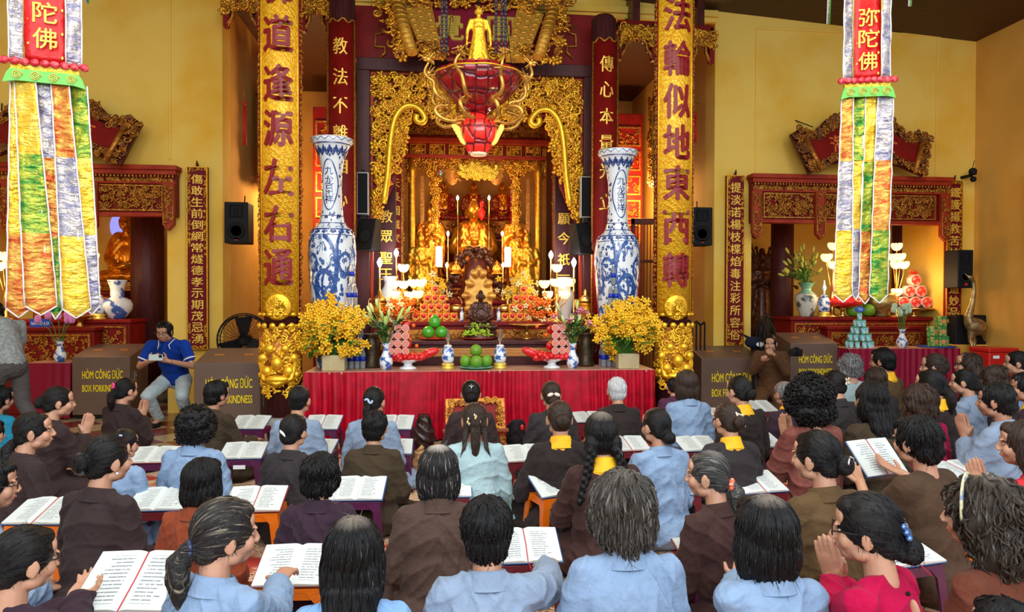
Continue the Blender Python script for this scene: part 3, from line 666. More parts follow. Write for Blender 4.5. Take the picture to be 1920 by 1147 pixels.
def column_speaker(px0, px1, py0, py1, Y, label):
    a = P(px0, py0, Y); b_ = P(px1, py1, Y); w_ = b_.x-a.x; h = a.z-b_.z
    t = thing('line_speaker', label, 'speaker', ((a.x+b_.x)/2, Y, b_.z), 0, 'slim grey framed speakers on the sanctuary frame')
    mb = MB(); bx(mb, -w_/2, w_/2, 0, .12, 0, h); mb.build('cabinet', mat('grey_metal', (.45, .42, .40), .4, .5), t, .008)
    mb = MB(); bx(mb, -w_/2+.012, w_/2-.012, -.008, 0, .015, h-.015); mb.build('grille', BLKM, t)
    mb = MB(); bx(mb, -.03, .03, .0, .2, -.06, 0); mb.build('bracket', BLK, t); mb = MB(); bx(mb, -.02, .02, 0, .1, h, h+.03); mb.build('cap', BLK, t)
column_speaker(669, 691, 322, 402, 8.95, 'slim black line speaker on the left post of the sanctuary frame')
column_speaker(1089, 1109, 330, 408, 8.95, 'slim black line speaker on the right post of the sanctuary frame')
def monitor(pxc, pyc, s2, label):
    Y = 8.85; c = P(pxc, pyc, Y); t = thing('angled_speaker', label, 'speaker', (c.x, Y, c.z), s2*.5, 'angled black speakers at the sanctuary posts')
    mb = MB(); mb.add([(-.13, -.12, -.2), (.13, -.12, -.2), (.1, .15, -.2), (-.1, .15, -.2), (-.13, -.02, .2), (.13, -.02, .2), (.1, .15, .2), (-.1, .15, .2)], [(0,3,2,1),(4,5,6,7),(0,1,5,4),(1,2,6,5),(2,3,7,6),(3,0,4,7)], 0, False); mb.build('cabinet', BLK, t, .012)
    mb = MB(); mb.lathe([(.09, 0), (.095, .01), (.02, -.01)], (0, -.085, -.02), 20, R=Rx(PI/2-.2)); mb.build('woofer', BLKM, t)
monitor(690, 440, -1, 'angled black speaker right of the left giant vase'); monitor(1092, 448, 1, 'angled black speaker left of the right giant vase')
# security camera and small fittings on the right wall
t = thing('security_camera', 'small black security camera on the right corner wall above the couplet board', 'camera', P(1822, 330, 9.4))
mb = MB(); mb.lathe([(.03, -.04), (.05, -.03), (.055, .03), (.03, .06)], (0, -.02, .05), 14); mb.build('housing', BLK, t)
mb = MB(); mb.ell((0, -.03, -.05), .042); mb.build('lens', BLK, t)
mb = MB(); mb.tube([(0, 0, .08), (.04, .02, .16), (.08, .05, .24)], .005, 5); bx(mb, -.02, .02, 0, .24, -.01, .03); mb.build('cable', BLK, t)
# ---------------------------------------------------------------- sanctuary: statues, tables, canopy
def folds(me, amp, freq, seed=0):
    V = get_co(me); N = get_no(me); x, y, z = V.T
    f = np.sin(freq*(x*1.0+.4*z)+1.7*np.sin(freq*.35*z+seed)+seed)*np.sin(freq*.3*y+seed)
    f2 = np.sin(freq*.8*(z*.9+np.abs(x)*1.2)+seed*2+1.3*np.sin(freq*.4*y))
    set_co(me, V + N*(amp*(np.abs(f)+.6*np.abs(f2)-.7))[:, None])
def buddha_mb(h, crown=False):
    mb = MB(); e = mb.ell; c = mb.cap
    e((0, -.02, .09), (.36, .24, .085)); 
    for s in (-1, 1):
        c((s*.12, .05, .10), (s*.33, -.10, .08), .10, .075); c((s*.33, -.12, .07), (-s*.05, -.22, .09), .07, .055)
        c((s*.20, .05, .56), (s*.27, .02, .33), .075, .065); c((s*.27, .02, .33), (s*.07, -.20, .22), .065, .04)
        e((s*.105, .02, .80), (.018, .03, .06)); c((s*.12, .03, .60), (s*.15, .03, .2), .1, .12)
    e((0, .04, .36), (.17, .12, .22)); e((0, .04, .55), (.19, .10, .09)); c((0, .03, .6), (0, .02, .74), .065, .06)
    e((0, 0, .82), (.095, .105, .115)); e((0, -.02, .77), (.07, .08, .07)); e((0, .02, .93), (.06, .06, .05)); e((0, -.105, .80), (.016, .02, .03))
    e((0, -.20, .20), (.09, .06, .035))
    if crown:
        for k in range(7): a = -1.3+k*.43; c((.1*math.sin(a), -.1*math.cos(a), .89), (.12*math.sin(a), -.11*math.cos(a), .98), .03, .008)
    return mb.xf(np.diag([h, h, h, 1]))
def lotus_seat(r, h, mats, parent, name='lotus_seat'):
    mb = MB(); mb.lathe([(r*.8, 0), (r, h*.1), (r*.9, h*.3), (r*.75, h*.5), (r*.95, h*.85), (r*.9, h)], n=28)
    for row, (zz_, rr) in enumerate(((h*.75, r*.95), (h*.3, r*.95))):
        for k in range(14): a = 2*PI*(k+.5*row)/14; mb.ell((rr*math.cos(a), rr*math.sin(a)*.8, zz_), (r*.1, r*.16, h*.24), R=Rz(a), n=7, m=5)
    mb.xf(np.diag([1, .8, 1, 1])); return mb.build(name, mats, parent)
OG = mat('amber_gilding', (0.95, 0.40, 0.03), 0.27, 0.7, (0.60, 0.15, 0.01), 7, .4, .7)
RGL = mat('red_lacquer_robe', (0.32, 0.015, 0.01), 0.2, 0.1, (0.55, 0.18, 0.02), 10, .55, .7, coat=.6)
BRZ = mat('brown_bronze', (0.10, 0.038, 0.024), 0.3, 0.45, (0.06, .02, .014), 8, .3, .7)
def statue(name, label, cat, pos, h, m, seat=None, group=None, crown=False, vox=.012, rz=0, robe=None):
    t = thing(name, label, cat, pos, rz, group); zo = 0
    if seat: lotus_seat(h*.40, h*seat, GD, t); zo = h*seat*.92
    me = voxel_mesh(buddha_mb(h, crown), vox*h/.8, 3, 'figure'); folds(me, .010*h, 42/h)
    me.materials.append(m)
    if robe:
        me.materials.append(robe); V = get_co(me)/h
        ce = np.array([np.array(p.center[:])/h for p in me.polygons]); r_ = (ce[:, 2] < .66) & ~((np.abs(ce[:, 0]) < .085) & (ce[:, 1] < 0) & (ce[:, 2] > .3)) & ~((ce[:, 2] > .16) & (ce[:, 2] < .24) & (np.abs(ce[:, 0]) < .1))
        me.polygons.foreach_set('material_index', r_.astype(np.int32))
    link('figure', me, t, loc=(0, 0, zo)); return t
def at(px, py, Y): return P(px, py, Y)
TX0, TX1 = XX(765, 11), XX(1016, 11)
# high altar tables (back to front)
def altar_table(x0, x1, y0, y1, z, label, name='altar_table', m=RL, front=None, zc=.5, group=None):
    t = thing(name, label, 'altar', ((x0+x1)/2, (y0+y1)/2, 0), 0, group); w_ = x1-x0; d = y1-y0
    mb = MB(); bx(mb, -w_/2-.03, w_/2+.03, -d/2-.04, d/2, z-.05, z); mb.build('table_top', m, t, .01)
    mb = MB(); bx(mb, -w_/2, w_/2, -d/2, d/2, 0, z-.05); mb.build('cabinet', m, t, .008)
    mb = MB(); n = max(1, int(w_/.9))
    for i in range(n):
        a, b_ = -w_/2+i*w_/n+.04, -w_/2+(i+1)*w_/n-.04
        frame2d(mb, a, b_, max(.1, z-.62), z-.09, -d/2-.03, -d/2, .025, 0); relief(mb, None, (a+.05, b_-.05, max(.15, z-.56), z-.14), int((b_-a)*110), .09, -d/2-.002, 0, .5)
    mb.build('carved_front', front or GD, t); return t
altar_table(TX0+.15, TX1-.15, 11.2, 12.6, 1.78, 'highest red altar deep in the sanctuary carrying the large golden seated statue')
altar_table(XX(800, 12.3), XX(975, 12.3), 12.62, 13.2, ZZ(440, 12.6), 'tall red stepped shelf at the sanctuary rear behind the large golden statue')
altar_table(XX(775, 10), XX(1005, 10), 10.0, 11.1, 1.5, 'middle red altar between the candle holders and the golden statues')
# inner canopy
t = thing('inner_canopy', 'red and gold tiered canopy gate framing the golden statues inside the sanctuary', 'canopy', ((TX0+TX1)/2, 11.0, 0))
w_ = (TX1-TX0)/2; Zc = lambda py: ZZ(py, 11.0)
mb = MB(); bx(mb, -w_-.05, w_+.05, 0, .12, Zc(262), Zc(205)); mb.build('upper_board', RB, t, .008)
mb = MB(); bx(mb, -w_, w_, -.006, 0, Zc(255), Zc(212)); relief(mb, None, (-w_, w_, Zc(255), Zc(212)), 130, .11, -.01, 0, .6); mb.build('upper_relief', GD, t)
mb = MB(); bx(mb, -w_-.12, w_+.12, -.1, .15, Zc(272), Zc(262)); bx(mb, -w_-.08, w_+.08, -.06, .15, Zc(264), Zc(258)); bx(mb, -w_-.06, w_+.06, -.07, .12, Zc(299), Zc(292)); mb.build('cornice', RB, t, .008)
mb = MB(); bx(mb, -w_, w_, 0, .1, Zc(294), Zc(270)); mb.build('panel_band', RL, t)
for i in range(7):
    a = -w_+i*2*w_/7+.03; b_ = a+2*w_/7-.06
    mb = MB(); frame2d(mb, a, b_, Zc(292), Zc(273), -.03, 0, .015, 0); relief(mb, None, (a+.04, b_-.04, Zc(289), Zc(276)), 18, .09, -.005, 0, .6); mb.build('carved_panel', [G], t)
mb = MB(); bx(mb, -w_, w_, 0, .08, Zc(330), Zc(298)); mb.build('valance_board', RL, t) if False else None
mb = MB()
def vin(x, z):
    u = abs(x)/w_; z_ = (z-Zc(345))/(Zc(299)-Zc(345))
    return z_ > (.35 if u < .25 else (.15+.5*abs(math.sin((u-.25)*8.4)) if u < .95 else -.2))
relief(mb, vin, (-w_, w_, Zc(345), Zc(300)), 330, .11, 0, 0, .9, 1); mb.build('valance_scrollwork', [G, GD], t)
for s in (-1, 1):
    mb = MB(); x = s*(w_-.06); mb.lathe([(.075, 0), (.06, .1), (.05, .2), (.055, Zc(340)), (.08, Zc(325)), (.06, Zc(300))], (x, 0, 0), 14, flute=lambda a, u: .05*np.sin(a*5+u*60)); mb.build('gilded_column', G, t)
    mb = MB(); x = s*(w_-.42); bx(mb, x-.07, x+.07, .1, .2, 0, Zc(300)); mb.build('inner_post', RL, t, .01)
    mb = MB(); bx(mb, x-.05, x+.05, .09, .1, 1.7, Zc(310)); relief(mb, None, (x-.06, x+.06, 1.7, Zc(310)), 130, .10, .08, 0, .8); mb.build('post_carving', G, t)
    mb = MB(); x = s*(w_-.22); bx(mb, x-.03, x+.03, .1, .16, 0, Zc(330)); mb.build('gilded_strip', GD, t)
# maroon boards with gold characters inside
for s, pxc, chs, lb in ((-1, 741, '歡聖壽天長圍誠家王佐昌', 'left'), (1, 1051, '風調雨順民安泰平國祥光', 'right')):
    Y = 10.2; c = P(pxc, 470, Y); t = thing('inner_couplet_board', 'tall narrow board of gold characters inside the %s side of the sanctuary' % lb, 'board', (c.x, Y, 1.0), 0, 'inner couplet boards')
    zt_ = ZZ(250, Y)-1.0
    mb = MB(); bx(mb, -.12, .12, 0, .05, 0, zt_); mb.build('panel', RL, t); 
    for a in (-.115, .085): mb = MB(); bx(mb, a, a+.03, -.004, 0, .3, zt_); relief(mb, None, (a, a+.03, .3, zt_), 60, .05, 0, 0, .5); mb.build('edging', GD, t)
    for i, ch in enumerate(chs): mb = MB(); text(mb, ch, (0, -.005, zt_-.15-i*.2), h=.13, bold=.015, depth=.01); mb.build('character', GCH, t)
for s, x in ((-1, FX0+.30), (1, FX1-.30)):
    Y = 9.7; t = thing('sanctuary_post_board', 'maroon post with large gold characters beside the %s glowing white bulbs' % ('left' if s < 0 else 'right'), 'board', (x, Y, 0), 0, 'maroon inner posts')
    mb = MB(); bx(mb, -.16, .16, 0, .1, 0, 4.7); mb.build('post', MW, t, .01)
    for ch, py in zip('教眾聖王' if s < 0 else '願今祇一', (408, 445, 485, 515)): mb = MB(); text(mb, ch, (s*-.03, -.006, ZZ(py, Y)), h=.17, bold=.02, depth=.01); mb.build('character', GCH, t)
# statues
statue('seated_statue', 'large golden seated statue at the centre of the sanctuary altar', 'statue', (XX(888, 11.8), 11.8, 1.78), 1.30, OG, .12)
for px, lb in ((832, 'left'), (888, 'middle'), (942, 'right')):
    statue('seated_statue', {'left': 'red robed gold statue on the rear shelf beside the blue and green lights', 'middle': 'red robed gold statue on the rear shelf above the large golden statue', 'right': 'red robed gold statue at the right end of the rear shelf'}[lb], 'statue', (XX(px, 12.9), 12.9, ZZ(440, 12.6)), .78, OG, .35, 'red robed seated statues on the rear shelf', robe=RGL, vox=.016)
statue('seated_statue', 'small crowned golden statue in front of the large golden seated statue', 'statue', (XX(890, 11.25), 11.25, 1.78), .62, OG, .25, crown=True, vox=.016)
def attendant_mb(h, arm):
    mb = MB(); mb.cap((0, 0, .06), (0, 0, .5), .15, .10); mb.ell((0, 0, .62), (.12, .085, .16)); mb.ell((0, 0, .73), (.13, .07, .05)); mb.cap((0, 0, .75), (0, -.01, .83), .04, .035); mb.ell((0, -.01, .89), (.055, .06, .07)); mb.ell((0, 0, .965), (.035, .035, .04))
    for s in (-1, 1):
        mb.cap((s*.12, 0, .72), (s*.16, -.01, .56), .045, .05); mb.cap((s*.16, -.01, .56), (s*.05, -.12, .60 if arm else .52), .045, .03); mb.cap((s*.15, -.05, .55), (s*.16, -.03, .22), .05, .03)
    mb.cap((0, -.03, .06), (0, 0, .05), .17, .17); return mb.xf(np.diag([h, h, h, 1]))
for px, ytop, ybot, Y, lb in ((806, 388, 560, 11.15, 'tall golden standing attendant left of the large golden statue'), (968, 388, 560, 11.15, 'tall golden standing attendant right of the large golden statue'), (788, 438, 580, 10.6, 'shorter golden attendant at the left edge of the golden statues'), (989, 438, 580, 10.6, 'shorter golden attendant at the right edge of the golden statues')):
    zb = 1.5 if Y < 11 else 1.78; h = ZZ(ytop, Y)-zb; t = thing('standing_statue', lb, 'statue', (XX(px, Y), Y, zb), 0, 'standing gold attendants')
    mb = MB(); mb.lathe([(.2*h, 0), (.22*h, .03), (.16*h, .07)], n=20); mb.build('base', GD, t)
    me = voxel_mesh(attendant_mb(h, Y > 11), .016*h, 2, 'figure'); folds(me, .013*h, 40/h, px); me.materials.append(OG if Y > 11 else G); link('figure', me, t, loc=(0, 0, .03))
# dark pierced throne with the small infant figures in front of the golden statue
t = thing('dark_carved_grotto', 'dark brown carved grotto with figures in front of the crowned golden statue', 'carving', (XX(893, 10.35), 10.35, 1.5))
mb = MB()
for _ in range(60): a = rng.uniform(0, PI); r = rng.uniform(.3, .42); mb.ell((r*math.cos(a)*1.0, rng.uniform(-.05, .05), .15+.55*math.sin(a)*rng.uniform(.9, 1.2)), rng.uniform(.04, .07), n=7, m=5)
mb.build('cloud_ring', mat('dark_bronze_carving', (.07, .022, .012), .35, .3, (.2, .07, .02), 20, .5, .7), t)
mb = MB(); mb.lathe([(.22, 0), (.24, .1), (.2, .3), (.16, .55), (.08, .68), (.01, .72)], (0, .05, 0), 20); mb.build('rock', MW2, t)
for sx in (-1, 1):
    mb = MB(); mb.merge(buddha_mb(.22), np.array([[1, 0, 0, sx*.3], [0, 1, 0, -.1], [0, 0, 1, .38], [0, 0, 0, 1]])); mb.build('small_figure', OG, t)
# canopy of pale gold flowers hanging above statue
t = thing('gold_flower_cloud', 'pale gold filigree cloud ornament hanging under the red hanging lamp', 'ornament', P(897, 322, 10.6))
mb = MB()
for _ in range(230):
    x = rng.normal(0, .13); z = rng.normal(0, .055)
    if (x/.3)**2+(z/.13)**2 > 1: continue
    mb.merge(REL[2], np.vstack([np.hstack([np.array(Rx(rng.uniform(-.5, .5)))*rng.uniform(.05, .09), [[x], [rng.uniform(-.06, .06)], [z]]]), [0, 0, 0, 1]]))
for s in (-1, 1): mb.tube([(s*.2, 0, .0), (s*.27, 0, .05), (s*.29, 0, .1), (s*.25, 0, .09)], .03, 6)
mb.build('filigree', mat('lemon_gilding', (.95, .70, .08), .35, .4), t)
mb = MB(); mb.tube([(0, 0, .1), (0, .1, ZZ(240, 10.6)-ZZ(322, 10.6))], .004, 5); mb.build('cord', BLK, t)
for s, px in ((-1, 848), (1, 930)):
    t = thing('hanging_lantern', 'small amber hanging lantern %s of the pale gold cloud ornament' % ('left' if s < 0 else 'right'), 'lantern', P(px, 332, 11.4), 0, 'amber hanging lanterns')
    mb = MB(); mb.lathe([(.02, -.13), (.06, -.10), (.11, 0), (.09, .06), (.12, .09), (.13, .10), (.05, .14), (.02, .2)], n=16, flute=lambda a, u: .06*np.cos(a*6)); mb.build('shade', mat('amber_glass', (.5, .16, .03), .2, .3, emit=(1, .35, .05), estr=.25), t)
    mb = MB(); mb.tube([(0, 0, .2), (0, 0, 1.3)], .005, 5); mb.build('cord', BLK, t)
# rear shelf coloured lights and red ribbon
t = thing('halo_light', 'small blue and green lights around the left red robed statue head', 'light', P(826, 326, 12.55))
mb = MB(); mb.tube([(0, 0, 0), (-.06, 0, -.1), (-.07, 0, -.2)], .02, 6); mb.build('green_tube', mat('green_light', (0, .3, .1), .4, emit=(.02, .9, .4), estr=1.5), t)
mb = MB(); mb.ell((0, 0, .03), .035); mb.build('blue_bulb', mat('blue_light', (0, .1, .5), .4, emit=(.1, .3, 1), estr=2), t)
t = thing('red_tassel_ornament', 'bright red paper ornament hanging beside the large golden statue face', 'ornament', P(903, 390, 11.3))
mb = MB(); mb.lathe([(.01, .12), (.03, .08), (.02, .0), (.07, -.06), (.05, -.14), (.01, -.2)], n=12); mb.build('ornament', mat('bright_red_paper', (.75, .02, .01), .5), t); mb = MB(); mb.tube([(0, 0, .1), (0, 0, .9)], .003, 4); mb.build('cord', BLK, t)

# ---------------------------------------------------------------- candles and bulbs
FLM = mat('candle_bulb', (1, .9, .7), .4, emit=(1.0, .80, .50), estr=9.0)
WBL = mat('white_led_bulb', (.9, .95, 1), .4, emit=(.80, .90, 1.0), estr=9.0)
LOT = mat('lotus_lamp_glass', (1, .85, .55), .4, emit=(1.0, .64, .24), estr=1.35)
WAX = mat('white_wax', (.9, .85, .7), .5, emit=(1, .8, .45), estr=.35)
def bulb_light(name, label, px, py, Y, m, r, zfoot, group, power=0, col=(1, .7, .4)):
    c = P(px, py, Y); t = thing(name, label, 'light', (c.x, Y, zfoot), 0, group); h = c.z-zfoot
    mb = MB(); mb.lathe([(.05, 0), (.045, .015), (.012, .03), (.01, h*.5), (.018, h*.52), (.01, h*.55), (.012, h-r*1.6)], n=12); mb.build('stand', BRS, t)
    mb = MB(); mb.lathe([(r*.4, h-r*1.6), (r*.9, h-r*.4), (r, h+r*.2), (r*.5, h+r*1.2), (.001, h+r*1.9)], n=14); mb.build('bulb', m, t)
    if power: point('bulb_glow', (c.x, Y-.08, c.z), power, col, r)
for px, py, Y, z, g in ((858, 371, 11.5, 1.78, 'upper left'), (917, 371, 11.5, 1.78, 'upper right'), (840, 438, 11.0, 1.5, 'middle left'), (942, 438, 11.0, 1.5, 'middle right'), (838, 497, 10.1, 1.5, 'lower left'), (943, 497, 10.1, 1.5, 'lower right')):
    bulb_light('candle_lamp', 'slim electric candle with a white bulb, %s one among the golden statues' % g, px, py, Y, FLM, .024, z, 'electric candles among the statues', 4)
for px, py, Y, lb in ((712, 492, 8.75, 'outer left'), (743, 474, 9.6, 'inner left'), (1033, 478, 9.6, 'inner right'), (1076, 492, 8.75, 'outer right')):
    bulb_light('white_lamp', '%s cold white bulb glaring at the side of the sanctuary opening' % lb, px, py, Y, WBL, .034, 1.23 if Y < 9 else 0.9, 'cold white bulbs', 7, (.8, .9, 1))
for px, lb in ((823, 'left'), (952, 'right')):
    c = P(px, 500, 9.9); t = thing('pillar_candle', 'thick white pillar candle at the %s of the small dark carved grotto' % lb, 'candle', (c.x, 9.9, 1.23), 0, 'thick white candles')
    mb = MB(); mb.lathe([(.08, 0), (.07, .02), (.02, .05), (.02, c.z-1.23-.02), (.06, c.z-1.23)], n=16); mb.build('holder', BRS, t)
    mb = MB(); mb.lathe([(.048, c.z-1.23), (.048, ZZ(463, 9.9)-1.23), (.01, ZZ(462, 9.9)-1.23)], n=18); mb.build('wax', mat('lit_wax', (.95, .9, .75), .5, emit=(1, .85, .5), estr=1.3), t)
def lotus_lamp(pxc, pyb, Y, spots, label, zf, power, scale=1.0, group='lotus lamp clusters'):
    c = P(pxc, pyb, Y); t = thing('lotus_lamp', label, 'lamp', (c.x, Y, zf), 0, group)
    mb = MB(); mb.lathe([(.11*scale, 0), (.10*scale, .02), (.03*scale, .05), (.02*scale, .2), (.03*scale, .25), (.015*scale, .4)], n=16); mb.build('stand', BRS, t)
    for px, py in spots:
        q = P(px, py, Y); x, z = q.x-c.x, q.z-zf; y = -.05+.02*math.sin(px)
        mb = MB(); mb.tube([(0, 0, .35*min(1, z/.5)), (x*.4, y*.5, z*.55), (x, y, z-.09*scale), (x, y, z-.045*scale)], .007*scale, 5); mb.build('branch', BRS, t)
        mb = MB()
        for k in range(8): a = 2*PI*k/8; mb.ell((x+.030*scale*math.cos(a), y+.030*scale*math.sin(a), z), (.016*scale, .028*scale, .05*scale), R=np.array(Rz(a-PI/2) @ Rx(-.5)), n=7, m=6)
        mb.ell((x, y, z-.01), (.03*scale, .03*scale, .035*scale), n=8, m=6); mb.build('lotus_shade', LOT, t)
    point('lotus_glow', (c.x, Y-.25, P(pxc, 530, Y).z), power, (1, .62, .28), .15)
LS = [(757, 503), (738, 534), (757, 534), (776, 531), (790, 531), (742, 553), (768, 554), (784, 552)]
lotus_lamp(762, 560, 8.9, LS, 'cluster of glowing lotus lamps on the left of the altar', 1.23, 8, 1.15)
lotus_lamp(1043, 560, 8.9, [(1043, 503), (1020, 533), (1040, 530), (1052, 534), (1067, 530), (1026, 553), (1058, 553)], 'cluster of glowing lotus lamps on the right of the altar', 1.23, 8, 1.15)
point('sanctuary_glow', (XX(888, 10.5), 10.6, 2.6), 20, (1, .45, .14), .25)
point('sanctuary_glow', (XX(888, 9.9), 9.7, 3.3), 24, (1, .55, .22), .3)
point('sanctuary_glow', (XX(800, 12.3), 12.3, 3.9), 7, (1, .42, .12), .2)
point('sanctuary_glow', (XX(980, 12.3), 12.3, 3.9), 7, (1, .42, .12), .2)
for x in (XX(590, 11.8), XX(1200, 11.8)): point('passage_fill', (x, 11.8, 3.4), 125, (1, .60, .22), .2)  # unseen warm fills added to brighten the passage walls, no fitting modelled
# ---------------------------------------------------------------- front altar: cloth table and tiers
TZ = .754; AX0, AX1 = XX(571, 7.5), XX(1228, 7.5); AC = (AX0+AX1)/2; AW = AX1-AX0
def skirt(mb, x0, x1, z0, z1, y, amp=.042, per=.095, mi=0, seed=0):
    n = int((x1-x0)/.011); rs = np.random.default_rng(seed); ph = rs.uniform(0, 6)
    xs = np.linspace(x0, x1, n); q = xs/per*2*PI*1.0; q = q + 2.2*np.sin(xs*3.1+ph) + 1.3*np.sin(xs*7.7+ph*2) + .5*np.sin(xs*19)
    rows = 9; V = []
    for j in range(rows+1):
        v = j/rows; a = amp*(.35+.65*v)*(.75+.45*np.sin(xs*3.7+ph)+.25*np.sin(xs*11)); yy = y - a*(1.6*np.abs(np.sin(q/2+.3*np.sin(v*3+xs*2)))**1.4-.8) - .02*v
        V.append(np.stack([xs+.004*np.sin(v*5+q), yy, np.full(n, z1+(z0-z1)*v)], 1))
    V = np.concatenate(V); mb.add(V, [(j*n+i, (j+1)*n+i, (j+1)*n+i+1, j*n+i+1) for j in range(rows) for i in range(n-1)], mi)
def cloth_table(x0, x1, y0, y1, z, label, m, top, name='cloth_covered_table', zh=.02, amp=.042, per=.095, group=None):
    t = thing(name, label, 'table', ((x0+x1)/2, y0, 0), 0, group); w_ = (x1-x0)/2; d = y1-y0
    mb = MB(); bx(mb, -w_, w_, 0, d, z-.03, z); mb.build('table_top', top, t, .006)
    mb = MB(); bx(mb, -w_+.05, w_-.05, .05, d-.05, .02, z-.03); mb.build('table_frame', MW, t)
    mb = MB(); skirt(mb, -w_-.005, w_+.005, zh, z-.004, -.012, amp, per, seed=int(z*100+w_*10)); 
    q = MB(); skirt(q, -d/2, d/2, zh, z-.004, 0, amp, per, seed=3); V = np.concatenate(q.v)
    for s in (-1, 1):
        W = V.copy(); W[:, 0], W[:, 1] = s*(w_+.005-V[:, 1]), (V[:, 0])+d/2; mb.add(W, q.f)
    mb.build('cloth_skirt', m, t); return t
PKT = mat('pinkish_table_top', (.50, .27, .18), .35, 0, (.42, .22, .15), 3, .3, .7)
cloth_table(AX0, AX1, 7.5, 8.05, TZ, 'long altar table with a bright red pleated velvet skirt in front of the sanctuary', RCL, PKT)
def tier(px0, px1, Y0, Y1, z, label, band):
    x0, x1 = XX(px0, Y0), XX(px1, Y0); t = thing('altar_tier', label, 'altar', ((x0+x1)/2, Y0, 0)); w_ = (x1-x0)/2
    mb = MB(); bx(mb, -w_-.03, w_+.03, -.04, Y1-Y0, z-.05, z); mb.build('top', MW if band else RL, t, .01)
    mb = MB(); bx(mb, -w_, w_, 0, Y1-Y0, 0, z-.05); mb.build('body', MW if band else RL, t, .005)
    if band:
        mb = MB(); bx(mb, -w_, w_, -.012, .0, z-.19, z-.09)
        for i in range(int(2*w_/.07)):
            for j in range(3): mb.box((-w_+.035+i*.07+(j % 2)*.03, -.016, z-.175+j*.033), (.05, .008, .012), 0)
        mb.build('fret_band', mat('dull_gold_wood', (.50, .22, .05), .5, .2), t)
    else:
        mb = MB(); bx(mb, -w_+.05, w_-.05, -.004, 0, z-.35, z-.1); relief(mb, None, (-w_+.05, w_-.05, z-.35, z-.1), 120, .09, -.005, 0, .5); mb.build('carving', GD, t)
    return t
Z1 = ZZ(638, 8.2); Z2 = ZZ(603, 8.75)
tier(738, 1057, 8.2, 8.7, Z1, 'dark wooden altar step with a fretted gold band behind the green fruit', True)
tier(700, 1090, 8.75, 9.35, Z2, 'upper red altar step carrying the flower boxes and the brown meditating statue', False)
# ---------------------------------------------------------------- fruit
GRN = mat('green_pomelo_skin', (.17, .36, .02), .38, 0, (.10, .26, .015), 6, .3, .7, .15, 120)
GR2 = mat('bright_green_wrap', (.06, .38, .02), .2, 0, coat=.5)
def fruit(pos, r, label, m=GRN, name='pomelo', cat='fruit', group=None, pear=False):
    t = thing(name, label, cat, pos, 0, group); mb = MB()
    if pear: mb.lathe([(.01, 0), (r*.8, r*.2), (r, r*.8), (r*.8, r*1.5), (r*.4, r*2.0), (.01, r*2.15)], n=18)
    else: mb.lathe([(.01, 0), (r*.6, r*.14), (r*.93, r*.5), (r, r), (r*.88, r*1.5), (r*.5, r*1.87), (.01, r*1.98)], n=18)
    mb.build('skin', m, t)
    mb = MB(); mb.tube([(0, 0, r*1.95), (.003, 0, r*2.15)], .005, 5); mb.build('stem', mat('brown_stem', (.12, .08, .03), .7), t)
def plate(pos, r, label, m, group=None):
    t = thing('plate', label, 'plate', pos, 0, group); mb = MB(); mb.lathe([(r*.5, 0), (r*.55, .004), (r, .02), (r*.99, .024), (r*.5, .010), (.001, .009)], n=28, flute=lambda a, u: .03*np.cos(a*10)*u*(1-u)*4); mb.build('dish', m, t)
TEAL = mat('mint_plastic', (.15, .60, .42), .3, coat=.3); REDP = mat('red_plastic', (.55, .015, .01), .3, coat=.3)
c = PZ(893, 685, TZ); c.y = 7.72; c.x = XX(893, 7.72)
plate((c.x, c.y, TZ), .185, 'mint green plate under the four green fruits on the front table', TEAL)
for dx, dy, dz, lb in ((-.115, .02, 0, 'left green pomelo on the mint plate'), (0, -.07, 0, 'front green pomelo on the mint plate'), (.115, .02, 0, 'right green pomelo on the mint plate'), (.0, .02, .115, 'green pomelo resting on top of the others on the mint plate')):
    fruit((c.x+dx, c.y+dy, TZ+.018+dz), .068, lb, group='pomelos on the mint plate')
c = P(815, 632, 8.35)
plate((c.x, 8.35, Z1), .19, 'red plate under the three wrapped green fruits on the altar step', REDP)
for dx, dy, dz, lb in ((-.075, -.02, 0, 'left wrapped green fruit on the red plate'), (.08, -.02, 0, 'right wrapped green fruit on the red plate'), (0, .02, .125, 'top wrapped green fruit on the red plate')):
    fruit((c.x+dx, 8.35+dy, Z1+.018+dz), .075, lb, GR2, 'wrapped_fruit', group='wrapped green fruits', pear=dz > 0)
c = P(896, 632, 8.35)
plate((c.x, 8.35, Z1), .19, 'red plate under the lime green blossoms at the middle of the altar step', REDP)
LIME = mat('lime_petals', (.48, .66, .04), .5, 0, (.25, .45, .02), 20, .4, .6)
t = thing('lime_blossom_heap', 'heap of lime green blossoms on the middle red plate', 'flowers', (c.x, 8.35, Z1+.02))
for k, (x, y, z) in enumerate([(-.13, 0, .04), (-.05, -.04, .05), (.05, -.04, .05), (.13, 0, .04), (-.05, .03, .13), (.01, -.01, .12), (.10, .02, .12), (0, .05, .05)]):
    mb = MB()
    for i in range(22):
        a = rng.uniform(0, 2*PI); e = rng.uniform(-.4, 1.4); d = np.array([math.cos(a)*math.cos(e), math.sin(a)*math.cos(e), math.sin(e)])
        mb.cap(np.array((x, y, z))+d*.01, np.array((x, y, z))+d*.058, .014, .006, n=5)
    mb.build('blossom', LIME, t)
